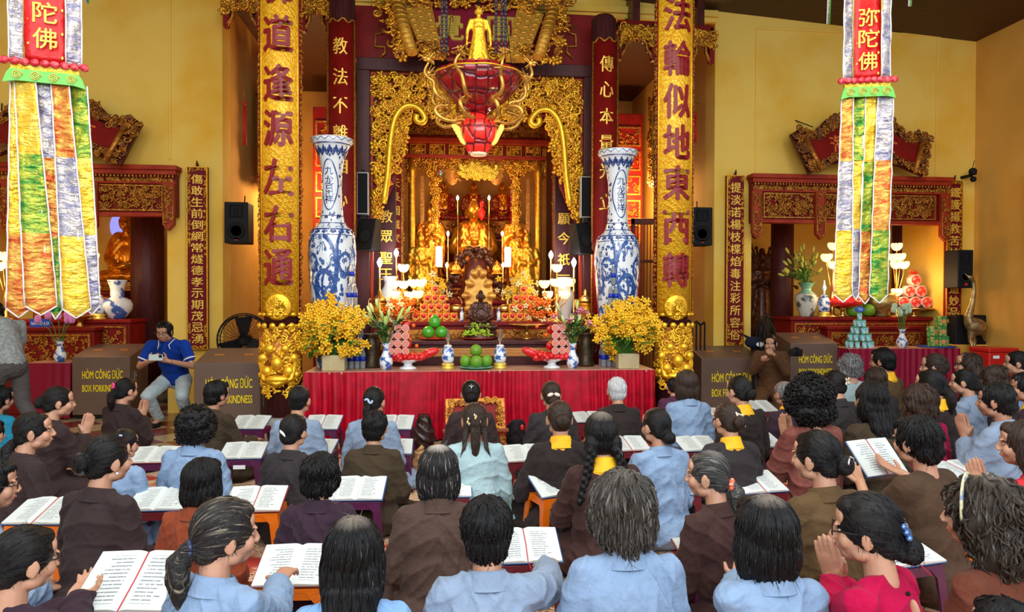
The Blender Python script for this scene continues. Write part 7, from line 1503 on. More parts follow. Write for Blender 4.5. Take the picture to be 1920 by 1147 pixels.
def person(label, cx, yt, style, hm, cloth, rz=0, hz=0, hp=0, z=.86, arms=('lap', 'lap'), collar=None, near=False, slouch=.5, wide=1.0, bz=-.02, face=None, skin=SKIN, tee=False, acc=None, seed=None, glasses=False, gap=False, tgt=None, legs=True, roll=0, fz=1.0, pos=None):
    seed = int(cx*7+yt) if seed is None else seed; S = z/.86; rzr = math.radians(rz)
    hp_ = PZ(cx, yt, z) if pos is None else Vector(pos)
    hy = .045+.085*slouch; R2 = np.array(Rz(rzr)); off = R2 @ v3(0, hy*S, 0); loc = (hp_.x-off[0], hp_.y-off[1], 0)
    face = (abs(rz+hz) > 25) if face is None else face
    t = thing('person', label, 'person', loc, rzr, 'worshippers sitting on the hall floor'); t.scale = (S, S, S)
    toloc = lambda w_: (R2.T @ (np.array(w_)-np.array(loc)))/S
    sl = lambda z_: slouch*.10*max(0, z_-.1)**1.6/.45
    J = lambda x, y, z_: v3(x*wide if z_ < .5 else x, y+sl(z_), z_)
    C = v3(0, hy, .735); H = np.array(Rz(math.radians(hz)) @ Rx(math.radians(-hp-6*slouch)) @ Ry(math.radians(roll)))
    sh = [J(s*.136*(1+.35*(wide-1)), .005, .536) for s in (-1, 1)]; AR = []
    for i, s in enumerate((-1, 1)):
        a = arms[i]
        if tgt and tgt.get(i) is not None: W = toloc(tgt[i]); pole = v3(s*.5, -.15, -1)
        else: W = {'lap': v3(s*.08, .26, .22), 'book': v3(s*.13, .37, .30), 'pray': v3(s*.020, .235+sl(.5), .455), 'knee': v3(s*.22, .28, .22), 'side': v3(s*.34, .12, .12)}.get(a, v3(s*.08, .26, .22)); pole = v3(s*.42, -.28, -1) if a != 'pray' else v3(s*.5, -.1, -1)
        El, W = ik(sh[i], W, .265, .245, pole); AR.append((sh[i], El, W))
    # ---- body: one continuous skin surface
    mb = MB(); head_prims(mb, H, C); nb = J(0, -.005, .575); mb.cap(nb, C+H @ v3(0, -.030, -.05), .052, .048, n=16); mb.cap(nb-v3(0, 0, .05), nb-v3(0, 0, .02), .05, .05, n=16)
    mb.ell(J(0, 0, .42), (.11, .075, .14)); mb.ell(J(0, 0, .28), (.10, .08, .14)); mb.ell((0, -.01, .13), (.13, .11, .10)); mb.cap(sh[0], sh[1], .036, .036)
    for i, s in enumerate((-1, 1)):
        S_, El, W = AR[i]; mb.cap(S_, El, .043, .036, n=12); mb.cap(El, W, .036, .024, n=12); mb.cap((s*.08, .02, .11), (s*.22, .23, .10), .07, .05); mb.cap((s*.22, .24, .09), (s*-.02, .33, .07), .048, .035)
        a = arms[i]; d = W-El; d /= np.linalg.norm(d)
        if a == 'pray': hand(mb, W+v3(0, 0, .01), v3(0, .30, 1), v3(-s, 0, 0), v3(0, -1, .2), .03, 1.0, .35)
        elif a == 'fist': hand(mb, W, d, v3(0, 0, -1), v3(-s, 0, 0), 1.25)
        elif a == 'hold': hand(mb, W, d*.5+v3(-s*.35, .5, .12), v3(-s*.1, -.1, 1), v3(-s*.2, .3, 1), .30)
        elif a == 'hand': hand(mb, W, d+v3(.25, .1, -.05), v3(0, .05, -1), v3(-s, .5, 0), .45, 1.0, 1.4)
        else: hand(mb, W, d+v3(-s*.15, .35, -.05), v3(0, .05, -1), v3(-s, 0, 0), .35)
    me = voxel_mesh(mb, .0048 if near else .0085, 3 if near else 2, 'body'); me.materials.append(skin); link('body', me, t)
    # ---- clothing
    mb = MB(); e = lambda c, r, R=None: mb.ell(c, r, R=R, n=18, m=12); cw = wide
    if legs:
        e((0, -.03, .11), (.205*cw, .165, .125)); e((0, .16, .065), (.29*cw, .25, .078))
        for s in (-1, 1): mb.cap((s*.09, .04, .12), (s*.225*cw, .22, .10), .098, .080, n=16); mb.cap((s*.225*cw, .25, .08), (0, .35, .07), .072, .06, n=14)
    e(J(0, -.005, .27), (.150*cw, .125, .19)); e(J(0, 0, .42), (.150*cw, .112, .165)); e(J(0, -.012, .50), (.132, .084, .09))
    for i, s in enumerate((-1, 1)):
        S_, El, W = AR[i]; mb.cap(nb+v3(s*.03, 0, -.012), S_+v3(-s*.004, 0, -.006), .056, .058, n=14)
        if tee:
            d = El-S_; Q = S_+d*.72; mb.cap(S_, Q, .070, .062, n=16); mb.lathe([(.066, -.02), (.068, .012)], Q, 16, R=np.array(Vector((0, 0, 1)).rotation_difference(Vector(d)).to_matrix()))
        else:
            mb.cap(S_, El, .060, .068, n=16); d = W-El; d = d/np.linalg.norm(d); mb.cap(El, W-d*.035, .068, .058, n=16); mb.cap(El+v3(0, 0, -.03), W-d*.06+v3(0, 0, -.035), .045, .042, n=12)
    me = voxel_mesh(mb, .0078 if near else .0125, 5, 'clothing', .5); cloth_folds(me, (.0125 if not tee else .006), seed % 97*.13)
    me.materials.append(FB[cloth]); link('shirt' if tee else 'robe', me, t)
    # collar
    if collar != 'none':
        mb = MB(); cm = YCL if collar == 'y' else FB[cloth]; cz = .600; hh = .030 if collar == 'y' else .016
        c0 = J(0, .002, cz); k = 28; V = []
        for j, (r, dz) in enumerate(((.088, -.045), (.068, .0), (.060, hh), (.056, hh-.002), (.058, -.02))):
            for q in range(k): a = 2*PI*q/k; V.append(c0+v3(r*math.cos(a)*1.04, r*math.sin(a)*.98, dz+.018*(-math.sin(a))*1.0))
        mb.add(V, [(j*k+q, j*k+(q+1) % k, (j+1)*k+(q+1) % k, (j+1)*k+q) for j in range(4) for q in range(k)]); 
        if collar == 'y': mb.ell(c0+v3(0, -.035, -.028), (.080, .052, .028), R=np.array(Rx(.5)))
        mb.build('yellow_collar' if collar == 'y' else 'collar', cm, t)
    if gap:
        mb = MB(); mb.ell(J(0, -.098, .50), (.012, .02, .055), R=np.array(Rx(-.12))); mb.build('keyhole_opening', skin, t); mb = MB(); mb.ell(J(0, -.085, .568), .007); mb.build('button', BLK, t)
    # ---- hair
    hme = get_hair(style, hm, .0052 if near else .0085, bz, seed); he = Matrix(H.tolist()).to_euler(); ho = link('hair', hme, t, loc=C, rot=he); ho.scale = (fz, fz, fz)
    if near: strands(ho, hme, 340, seed, HM[hm], style, .06 if style in ('bob', 'long', 'wavy', 'fluffy') else .03)
    # ---- face
    if face:
        for s in (-1, 1):
            mb = MB(); mb.ell((s*.030, .0752, .004), (.012, .0065, .0042), n=10, m=6); o = mb.build('eye', mat('eye_white', (.50, .45, .41), .4), t, loc=C, rot=he); mb = MB(); mb.ell((s*.030, .0792, .004), (.005, .003, .005), n=8, m=6); mb.build('iris', mat('dark_iris', (.015, .008, .005), .2), o)
            mb = MB(); mb.tube([(s*.014, .089, .020), (s*.030, .090, .026), (s*.046, .078, .021)], .0028, 5); mb.build('eyebrow', HM['k'], t, loc=C, rot=he)
        mb = MB(); mb.tube([(-.020, .083, -.0555), (-.01, .0910, -.0555), (0, .0925, -.0565), (.01, .0910, -.0555), (.020, .083, -.0555)], [.001, .0038, .0042, .0038, .001], 6); mb.build('lips', mat('lip_skin', (.42, .10, .08), .45), t, loc=C, rot=he)
    if glasses:
        mb = MB()
        for s in (-1, 1): mb.tube([(s*.033+.024*math.cos(a), .099, .002+.018*math.sin(a)) for a in np.linspace(0, 2*PI, 17)], .0018, 5); mb.tube([(s*.057, .098, .006), (s*.078, .06, .008), (s*.083, -.01, .004)], .0022, 5)
        mb.tube([(-.009, .100, .006), (.009, .100, .006)], .0018, 5); go = mb.build('glasses', mat('dark_glasses_frame', (.03, .02, .02), .3, .6), t, loc=C, rot=he)
    # ---- accessories (head coordinates)
    def A(nm, m_, fn, smooth=True):
        q = MB(); fn(q); q.build(nm, m_, t, loc=C, rot=he)
    bk = lambda z_: -.118 if style in ('tied', 'bun', 'half') else -.125
    if acc == 'pearl_clip': A('claw_clip', mat('dark_shiny_clip', (.02, .03, .035), .08, .3, (.6, .65, .6), 60, .6, .66, coat=1), lambda q: [q.cap((-.035+.01*i, -.115-.012*math.sin(i), .035-.0*i), (-.03+.012*i, -.13, -.045), .011, .008, n=8) for i in range(6)])
    if acc == 'pearl_clip': A('pearl_earring', CER, lambda q: q.ell((.083, .0, -.052), .006))
    if acc == 'pink_tie': A('hair_tie', mat('pink_band', (.9, .06, .25), .5), lambda q: q.tube([(.012*math.cos(a), -.12, bz+.05+.02*math.sin(a)) for a in np.linspace(0, 2*PI, 13)], .010, 6))
    if acc == 'red_clip': A('red_hair_clip', REDP, lambda q: [q.cap((-.03+.012*i, -.085, .075+.006*math.sin(i*2)), (-.026+.012*i, -.098, .055), .008, .004, n=6) for i in range(4)])
    if acc == 'white_clip': A('white_hair_clip', CER, lambda q: q.tube([(-.04, -.100, .022), (-.02, -.118, .012), (.005, -.124, .0), (.02, -.122, -.018)], [.005, .009, .008, .004], 8))
    if acc == 'flower_clip': A('blue_flower_clip', mat('pale_blue_clip', (.45, .55, .85), .4), lambda q: [q.ell((.014*math.cos(a)+(.02 if a > 3 else -.01), -.122, .012+.014*math.sin(a)), (.010, .006, .008), n=7, m=5) for a in np.linspace(0, 6.28, 11)])
    if acc == 'bow': A('cream_bow_clip', mat('cream_bow', (.75, .62, .50), .5), lambda q: [q.ell((s*.028, -.128, .012), (.028, .012, .016), R=np.array(Ry(s*.35)), n=10, m=6) for s in (-1, 1)])
    if acc == 'star': A('silver_star_clip', mat('silver', (.8, .8, .82), .25, .9), lambda q: [q.cap((0, -.105, .065), (.022*math.cos(a), -.108, .065+.022*math.sin(a)), .004, .002, n=5) for a in (.5, 2.6, 4.7, 1.57)])
    if acc == 'gold_clips': A('gold_leaf_clips', mat('antique_gold_clip', (.75, .58, .30), .35, .7), lambda q: [q.ell((x, -.108-.01*(abs(x) < .02), z_), (.008, .005, .012), n=6, m=4) for x, z_ in ((-.045, .02), (-.05, .0), (-.04, -.012), (-.005, .045), (.0, .025), (.012, .005), (.02, -.01), (-.02, -.02), (.03, .0), (.005, .035))])
    if acc == 'claw': A('cream_claw_clip', mat('cream_clip', (.75, .62, .48), .35, coat=.4), lambda q: [q.cap((-.012+.0*i, -.108, .055-.018*i), (.03+.004*i, -.122, .040-.02*i), .006, .005, n=6) for i in range(4)]+[q.cap((-.014, -.108, .06), (.01, -.128, -.03), .006, .006, n=6), q.cap((.028, -.115, .045), (.045, -.12, -.03), .006, .006, n=6)])
    if acc == 'silver_claw': A('silver_loop_clip', mat('silver', (.8, .8, .82), .25, .9), lambda q: [q.tube([(.0, -.15, .02), (-.028, -.155, .0), (-.02, -.15, -.03)], .004, 6), q.tube([(.0, -.15, .02), (.028, -.152, .01), (.035, -.15, -.01), (.005, -.157, -.012)], .004, 6)])
    if acc == 'blue_clip': A('shiny_blue_clip', mat('metallic_blue', (.12, .25, .60), .12, .7, (.6, .75, .95), 20, .5, .6), lambda q: [q.cap((-.03+.0*i, -.112-.008*i, .030-.018*i), (.03, -.112-.008*i, .036-.018*i), .011, .011, n=10) for i in range(3)])
    if acc == 'scrunchie': A('red_orange_scrunchie', mat('coral_scrunchie', (.85, .12, .04), .5, 0, (.9, .5, .4), 50, .5, .6), lambda q: [q.ell((.022*math.cos(a), -.113, bz+.022*math.sin(a)), .013, n=7, m=5) for a in np.linspace(0, 6.28, 10)])
    if acc == 'butterfly': A('butterfly_clip', mat('cream_butterfly', (.85, .70, .50), .4, 0, (.5, .2, .1), 60, .5, .6), lambda q: [q.ell((sx*.022, -.118, .03+sz*.016), (.020, .005, .014), R=np.array(Ry(-sx*sz*.6)), n=8, m=5) for sx in (-1, 1) for sz in (-1, 1)])
    if acc == 'headband': A('patterned_headband', mat('cream_headband', (.55, .50, .30), .6, 0, (.20, .25, .35), 50, .5, .6), lambda q: q.tube([(.103*math.sin(a), .030-.0*abs(math.sin(a)), .022+.103*math.cos(a)) for a in np.linspace(-1.75, 1.75, 25)], .014, 8, flat=.4, up=(0, 1, 0)))
    if acc == 'black_tie': A('hair_tie', mat('navy_band', (.02, .03, .07), .3), lambda q: [q.tube([(.024*math.cos(a), -.118, bz+.024*math.sin(a)) for a in np.linspace(0, 2*PI, 13)], .010, 7), q.ell((.0, -.14, bz), .012)])
    if acc == 'blue_pin': A('blue_hair_pin', mat('pale_blue_clip', (.45, .55, .85), .4), lambda q: q.ell((.03, -.095, .075), (.014, .006, .008)))
    return t
W_ = lambda px, py, z_: np.array(PZ(px, py, z_))
# ---------------------------------------------------------------- the worshippers, back rows first
pp = person
pp('person in brown robe looking right, dark hair clipped up, before the left cloth table', 110, 722, 'bun', 'kb', 'bp', rz=-38, hz=-20, z=.88, bz=.0, wide=1.05, arms=('pray', 'pray'))
pp('person in plum brown robe with a pink hair tie below the left donation box', 236, 706, 'pony', 'kb', 'bp', rz=-22, hz=-12, z=.84, bz=-.0, acc='pink_tie', arms=('pray', 'pray'), wide=1.15)
pp('man with thinning hair in olive brown robe before the left donation box', 408, 712, 'short', 'k', 'ob', rz=-28, hz=-12, z=.85, arms=('lap', 'book'), skin=SKIN2, wide=1.1)
pp('person in light blue robe with dark tied hair at the altar table left end', 562, 720, 'tied', 'k', 'b2', rz=-12, z=.86, collar=None, wide=1.15)
pp('person in light blue robe with a pale flower clip before the altar cloth', 702, 722, 'pony', 'kb', 'b2', rz=-10, hz=-8, bz=-.02, acc='flower_clip', wide=1.1)
pp('person in plum brown robe with a silver star clip kneeling before the carved lectern', 883, 710, 'bun', 'kb', 'bp', acc='star', bz=-.02, wide=1.0)
pp('person in brown robe with a cream bow clip before the altar cloth', 1033, 712, 'bun', 'brb', 'dg', acc='bow', rz=2, bz=-.04)
pp('white haired man in dark brown robe sitting before the altar cloth', 1156, 705, 'short', 'gw', 'db', rz=0, wide=1.1, skin=SKIN, fz=.94)
pp('person in blue robe with short thick brown hair before the right gilded column', 1286, 693, 'bob', 'br', 'bl', rz=2, z=.90, wide=1.05, fz=1.05)
pp('person in purple half hidden behind the short haired worshipper in blue by the column', 1262, 706, 'tied', 'k', 'pu', z=.72, wide=1.1)
pp('person in dark robe, yellow collar and black bun before the right donation box', 1385, 702, 'bun', 'kb', 'db', rz=14, hz=10, collar='y', bz=-.02, z=.92)
pp('balding man in dark plum robe with a yellow collar right of the right donation box', 1470, 713, 'tied', 'gk', 'dk', rz=12, collar='y', z=.82, skin=SKIN2)
pp('person in charcoal robe with a butterfly clip right of the curly haired worshipper', 1563, 692, 'tied', 'kb', 'dg', rz=14, hz=20, z=.92, acc='butterfly')
pp('grey curly haired person in pale blue shirt beside the cloth table in the right niche', 1592, 661, 'curly', 'gk', 'aq', rz=0, z=.98, fz=.85, collar='none', tee=True)
pp('short haired man in tan robe with a yellow collar before the right cloth table', 1654, 651, 'short', 'k', 'tb', rz=22, hz=15, z=1.02, collar='y', skin=SKIN2)
pp('person with short brown hair and yellow collar below the can tower', 1640, 686, 'fluffy', 'br', 'dg', rz=8, z=.90, collar='y', fz=.85)
pp('person with a brown bun looking left before the crimson cloth table', 1750, 661, 'puff', 'brb', 'dg', rz=28, hz=25, z=.99, fz=.9)
pp('person looking left with glasses and brown hair below the crane statue', 1815, 658, 'wavy', 'br', 'dg', rz=30, hz=25, z=.99, glasses=True, fz=.9)
pp('person in blue robe with black hair and yellow collar by the red cooler', 1906, 656, 'tied', 'kb', 'bl', rz=30, hz=25, z=.99, collar='y', fz=1.0)
pp('person with long brown hair seen from behind before the red cooler', 1862, 682, 'wavy', 'br', 'dg', rz=10, z=.93)
pp('person with a low black ponytail and yellow collar below the brown bun worshipper', 1744, 690, 'pony', 'kb', 'db', rz=20, hz=14, z=.97, collar='y', bz=-.04)
pp('person in blue robe with joined hands looking left, black low bun', 1806, 690, 'bun', 'kb', 'b2', rz=30, hz=18, z=.90, arms=('pray', 'pray'), bz=-.04)
pp('person at the right edge in dark robe with a yellow scarf and joined hands', 1922, 697, 'short', 'k', 'dk', rz=35, hz=20, z=.93, collar='y', arms=('pray', 'pray'), skin=SKIN2)
pp('black haired man in blue robe with joined hands looking left, near the right edge', 1866, 716, 'short', 'k', 'b2', rz=22, hz=18, z=.95, arms=('pray', 'pray'), wide=1.15, skin=SKIN2)
# second and third rows
pp('person in a teal shirt at the left edge behind the brown robed worshippers', 2, 722, 'short', 'k', 'te', rz=-20, z=.80, tee=True, collar='none')
pp('person in dark teal at the left edge in front of the teal shirt', -14, 785, 'short', 'k', 'tk', rz=-10, z=.70)
pp('person in brown robe with low ponytail, face in right profile, left side', 64, 770, 'pony', 'kb', 'bp', rz=-40, hz=-28, hp=-4, z=.86, bz=-.06, wide=1.1, near=True, skin=SKIN)
pp('person in blue robe with black hair and a blue pin, half hidden, left side', 234, 801, 'tied', 'k', 'bl', rz=-12, z=.74, acc='blue_pin', slouch=.9)
pp('person in light blue robe with short curly black hair', 371, 760, 'curly', 'k', 'bl', rz=-8, z=.86, fz=.95, wide=1.05)
pp('person in charcoal brown robe with a white hair clip', 552, 775, 'tied', 'kb', 'dg', rz=-14, hz=-12, z=.80, acc='white_clip', wide=1.12, fz=1.06)
pp('person in olive brown robe with short black hair, beside the brown bags', 704, 768, 'short', 'k', 'ob', rz=-8, hz=-6, z=.80, wide=1.2, slouch=.6, fz=1.0)
pp('person in pale aqua robe with long half tied brown hair and gold clips', 890, 752, 'half', 'brb', 'aq', z=.86, acc='gold_clips', wide=1.1, collar='none', near=True)
pp('person in dark robe with a brown bun and yellow collar', 1049, 748, 'bun', 'brb', 'db', z=.88, collar='y', rz=0, bz=.0, wide=1.15, arms=('knee', 'lap'))
pp('person in blue robe with a low black bun looking left', 1230, 762, 'bun', 'kb', 'bl', rz=12, hz=12, z=.86, bz=-.06, wide=1.15)
pp('person in brown robe with a cream claw clip and yellow collar', 1363, 752, 'bun', 'brb', 'dg', rz=8, hz=10, z=.86, acc='claw', collar='y', bz=.0, wide=1.2)
pp('person with big black curls in reddish brown silk, hands joined', 1513, 712, 'curly', 'k', 'si', rz=8, z=.99, arms=('pray', 'pray'), collar='none', fz=1.12, wide=1.1, near=True)
pp('person in olive brown robe with long wavy black hair', 1632, 712, 'long', 'k', 'ob', rz=6, z=.97, wide=1.15, near=True)
pp('person with wavy dark brown hair in a magenta blouse', 1722, 722, 'fluffy', 'br', 'c2', rz=10, hz=8, z=.89, collar='none', fz=1.02)
pp('person in plum brown robe with two long braids and a yellow collar', 1126, 774, 'braids', 'kc', 'cb', z=.90, collar='y', wide=1.15, near=True, fz=1.12, arms=('book', 'lap'))
pp('person in brown robe with a large shiny dark claw clip and pearl earring', 204, 813, 'bun', 'kb', 'bp', rz=-22, hz=-18, z=.88, acc='pearl_clip', near=True, bz=.0, wide=1.15, fz=1.04)
pp('person in plum robe with messy short black hair', 602, 845, 'fluffy', 'k', 'pl', rz=-4, z=.80, near=True, fz=.88, wide=.95)
pp('person in brown robe with black hair and a white streaked crown', 822, 832, 'bob', 'gs', 'mb', z=.86, near=True, wide=1.15)
pp('person in rust robe with bobbed hair and a red clip', 382, 855, 'bob', 'k', 'ru', rz=-14, wide=.88, z=.80, acc='red_clip', near=True)
pp('person with glasses in a blue robe cut off by the left edge', -16, 858, 'bob', 'k', 'bl', rz=-40, hz=-25, z=.84, glasses=True, near=True)
pp('person in dark brown robe with thinning grey hair and a coral scrunchie', 1327, 842, 'pony', 'gt', 'cb', rz=30, hz=26, z=.84, acc='scrunchie', near=True, bz=-.04, wide=1.2)
pp('person in tan brown robe with a black bun and silver loop clip', 1530, 805, 'bun', 'kb', 'tb', rz=16, hz=20, z=.92, acc='silver_claw', near=True, bz=-.02, wide=1.15, fz=1.05)
HB = PZ(1643, 858, .62); HB.y = HB.y
pp('person with short black hair in a brown knit shirt holding an open book', 1717, 780, 'short', 'k', 'br2', rz=22, z=.93, tee=True, arms=('hold', 'hold'), tgt={0: W_(1613, 905, .50), 1: W_(1692, 888, .52)}, near=True, fz=1.05, wide=1.1, collar='none')
pp('person in a red and black plaid shirt cut off by the right edge', 1918, 785, 'bob', 'br', 'pd', rz=28, hz=20, z=.92, near=True, collar='none', wide=1.1, arms=('pray', 'pray'))
# front row
pp('person with glasses in aubergine robe at the bottom left holding a book', 48, 984, 'tied', 'kb', 'dk', rz=-26, hz=-14, hp=4, z=.80, glasses=True, near=True, arms=('hold', 'hold'), tgt={0: W_(118, 1135, .40), 1: W_(150, 1120, .42)}, wide=1.1, fz=1.05, bz=-.02, collar='none')
pp('person in blue robe with streaked knotted ponytail, one hand on a book', 425, 934, 'pony', 'hl', 'bl', rz=-30, hz=-30, z=.86, bz=-.03, near=True, acc='black_tie', arms=('lap', 'hand'), tgt={1: W_(522, 1090, .43)}, wide=1.1, fz=1.1)
pp('person in bright blue shirt with a long black bob', 664, 968, 'long', 'kc', 'bb', z=.84, near=True, wide=1.1, collar='none', fz=1.06)
pp('short haired person in blue robe with a fist beside an open book', 912, 927, 'short', 'k', 'b2', z=.86, near=True, arms=('lap', 'fist'), tgt={1: W_(1032, 1060, .42)}, wide=1.1)
pp('person in blue robe with fluffy grey brown hair', 1165, 889, 'fluffy', 'gb', 'bl', z=.90, near=True, wide=1.15, fz=1.05)
pp('person in blue robe with a smooth black bob', 1432, 932, 'bob', 'kc', 'bl', rz=4, z=.86, near=True, wide=1.1, fz=1.12, arms=('hold', 'lap'), tgt={0: W_(1390, 1075, .36)})
pp('person with glasses in a crimson blouse, hands joined, blue clip in her hair', 1622, 924, 'bun', 'kb', 'cr', rz=32, hz=26, z=.88, near=True, glasses=True, acc='blue_clip', arms=('pray', 'pray'), tgt={0: W_(1560, 1092, .44), 1: W_(1572, 1094, .44)}, bz=-.05, gap=True, collar='none', fz=1.1, wide=1.05)
pp('person with wavy grey brown hair and a headband in a rust brown top', 1836, 895, 'wavy', 'gd', 'rb', rz=24, hz=18, z=.92, near=True, acc='headband', collar='none', wide=1.15, fz=1.08)
pp('top of a dark haired head at the bottom right edge', 1880, 1118, 'short', 'k', 'db', z=.72)

# ---------------------------------------------------------------- standing people
def figure(label, root, rz, j, shirt, trousers, hs, hm, skin=SKIN, vox=.0075, hz=0, hp=0, glasses=False, shoe=BLK, sc_=1.0, long_sleeve=False, hands=None, cat='person', extra=None, collar=None, trim=None):
    """j: joints in local metres: pelvis, neck, head, and lists (left,right) sho, elb, wri, hip, kne, ank"""
    t = thing('person', label, cat, root, rz); t.scale = (sc_,)*3; J = {k: (np.array(v, float)) for k, v in j.items()}
    H = np.array(Rz(math.radians(hz)) @ Rx(math.radians(-hp))); C = J['head']; mb = MB(); head_prims(mb, H, C)
    mb.cap(J['neck'], C+H @ v3(0, -.03, -.05), .055, .050); mid = (J['neck']+J['pelvis'])/2; mb.cap(J['neck']-v3(0, 0, .07), J['pelvis'], .08, .10); mb.cap(J['sho'][0], J['sho'][1], .05, .05)
    for i, s in enumerate((-1, 1)):
        mb.cap(J['sho'][i], J['elb'][i], .045, .038); mb.cap(J['elb'][i], J['wri'][i], .037, .025); mb.cap(J['hip'][i], J['kne'][i], .08, .055); mb.cap(J['kne'][i], J['ank'][i], .05, .035); mb.cap(J['ank'][i], J['ank'][i]+v3(0, .12, -.03), .035, .03)
        hd = hands[i] if hands else None; d = J['wri'][i]-J['elb'][i]
        if hd: hand(mb, J['wri'][i], np.array(hd[0], float), np.array(hd[1], float), np.array(hd[2], float), hd[3])
        else: hand(mb, J['wri'][i], d, v3(-s, 0, 0), v3(0, 1, 0), .4)
    me = voxel_mesh(mb, vox*.8, 2, 'body'); me.materials.append(skin); link('body', me, t)
    mb = MB(); ax = J['neck']-J['pelvis']; pv = J['pelvis']; mb.cap(pv+ax*.86, pv+ax*.05, .128, .142, n=18)
    mb.ell(pv+ax*.80, (.185, .115, .13)); mb.ell(pv+ax*.5, (.165, .125, .18)); mb.ell(pv+ax*.14, (.165, .13, .14)); mb.cap(J['neck']+v3(-.03, 0, -.03), J['sho'][0], .06, .062); mb.cap(J['neck']+v3(.03, 0, -.03), J['sho'][1], .06, .062)
    for i in (0, 1):
        d = J['elb'][i]-J['sho'][i]
        if long_sleeve: mb.cap(J['sho'][i], J['elb'][i], .07, .065); q = J['wri'][i]-J['elb'][i]; mb.cap(J['elb'][i], J['elb'][i]+q*.88, .065, .05)
        else: mb.cap(J['sho'][i], J['sho'][i]+d*.62, .068, .064)
    me = voxel_mesh(mb, vox*1.3, 4, 'shirt'); cloth_folds(me, .006, 3.1); me.materials.append(shirt); link('shirt', me, t)
    mb = MB(); mb.ell(pv, (.165, .14, .12)); mb.cap(pv, pv+ax*.12, .135, .130, n=18)
    for i in (0, 1): mb.cap(J['hip'][i], J['kne'][i], .098, .078); mb.cap(J['kne'][i], J['ank'][i]+v3(0, 0, .02), .076, .058)
    me = voxel_mesh(mb, vox*1.3, 3, 'trousers'); cloth_folds(me, .005, 1.1); me.materials.append(trousers); link('trousers', me, t)
    for i in (0, 1): mb = MB(); a = J['ank'][i]; mb.ell(a+v3(0, .06, -.045), (.045, .13, .04)); mb.build('shoe', shoe, t)
    he = Matrix(H.tolist()).to_euler(); hme = get_hair(hs, hm, .0085, -.02, 1); link('hair', hme, t, loc=C, rot=he)
    for s in (-1, 1):
        mb = MB(); mb.ell((s*.030, .0790, .004), (.013, .007, .0055), n=10, m=6); o = mb.build('eye', mat('eye_white', (.50, .45, .41), .4), t, loc=C, rot=he); mb = MB(); mb.ell((s*.030, .0792, .002), (.005, .003, .005), n=8, m=6); mb.build('iris', MATS['dark_iris'], o)
        mb = MB(); mb.tube([(s*.014, .089, .022), (s*.030, .091, .028), (s*.046, .079, .022)], .0032, 5); mb.build('eyebrow', HM['k'], t, loc=C, rot=he)
    mb = MB(); mb.tube([(-.022, .086, -.0565), (-.01, .0985, -.0565), (0, .1005, -.058), (.01, .0985, -.0565), (.022, .086, -.0565)], [.001, .0045, .005, .0045, .001], 6); mb.build('lips', MATS['lip_skin'], t, loc=C, rot=he)
    if glasses:
        mb = MB()
        for s in (-1, 1): mb.tube([(s*.033+.024*math.cos(a), .099, .002+.017*math.sin(a)) for a in np.linspace(0, 2*PI, 17)], .0022, 5); mb.tube([(s*.057, .104, .006), (s*.078, .06, .008), (s*.083, -.01, .004)], .0022, 5)
        mb.tube([(-.009, .107, .006), (.009, .107, .006)], .002, 5); mb.build('glasses', MATS['dark_glasses_frame'], t, loc=C, rot=he)
    if collar:
        for s in (-1, 1): mb = MB(); n_ = J['neck']; mb.tube([n_+v3(s*.06, -.02, .035), n_+v3(s*.062, .04, .02), n_+v3(s*.035, .095, -.03), n_+v3(s*.055, .10, -.075)], [.018, .020, .018, .008], 8, flat=.4); mb.build('collar', shirt, t); mb = MB(); mb.tube([n_+v3(s*.078, -.02, .035), n_+v3(s*.080, .045, .018), n_+v3(s*.055, .108, -.03), n_+v3(s*.068, .108, -.08)], .005, 6); mb.build('collar_stripe', collar, t)
    if trim:
        for i in (0, 1): d = J['elb'][i]-J['sho'][i]; mb = MB(); mb.lathe([(.067, -.008), (.070, 0), (.067, .008)], J['sho'][i]+d*.66+0*d, 20, R=np.array(Vector((0, 0, 1)).rotation_difference(Vector(d)).to_matrix())); mb.build('sleeve_stripe', trim, t)
    return t
BLUEPOLO = fabric('royal_blue_polo', (.008, .045, .32)); PTR = fabric('pale_grey_trousers', (.46, .56, .58))
Yp = 8.55; c = P(322, 786, Yp)
figure('man in a royal blue polo crouching to take a photo with a phone', (c.x, Yp, 0), PI, dict(pelvis=(0, -.16, .56), neck=(0, .12, 1.02), head=(0, .215, 1.14), sho=[(-.185, .11, .98), (.185, .11, .98)], elb=[(-.29, .16, .74), (.29, .16, .74)], wri=[(-.10, .38, .82), (.10, .38, .82)], hip=[(-.09, -.14, .56), (.09, -.14, .56)], kne=[(-.19, .20, .40), (.19, .20, .40)], ank=[(-.15, -.06, .08), (.17, -.06, .08)]),
       BLUEPOLO, PTR, 'short', 'k', hp=14, glasses=True, hands=[((.55, .25, .25), (.1, -1, .2), (0, .2, 1), .8), ((-.55, .25, .25), (-.1, -1, .2), (0, .2, 1), .8)], collar=PIPE, trim=PIPE)
t = thing('smartphone', 'pale smartphone held sideways by the man in the blue polo', 'phone', (c.x, Yp-.45, .865), PI); mb = MB(); bx(mb, -.075, .075, -.004, .004, -.035, .035); mb.build('case', mat('pale_phone', (.62, .70, .68), .3, .2), t, .003); mb = MB(); bx(mb, -.068, -.035, .004, .007, -.002, .030); mb.build('camera_bump', BLK, t)
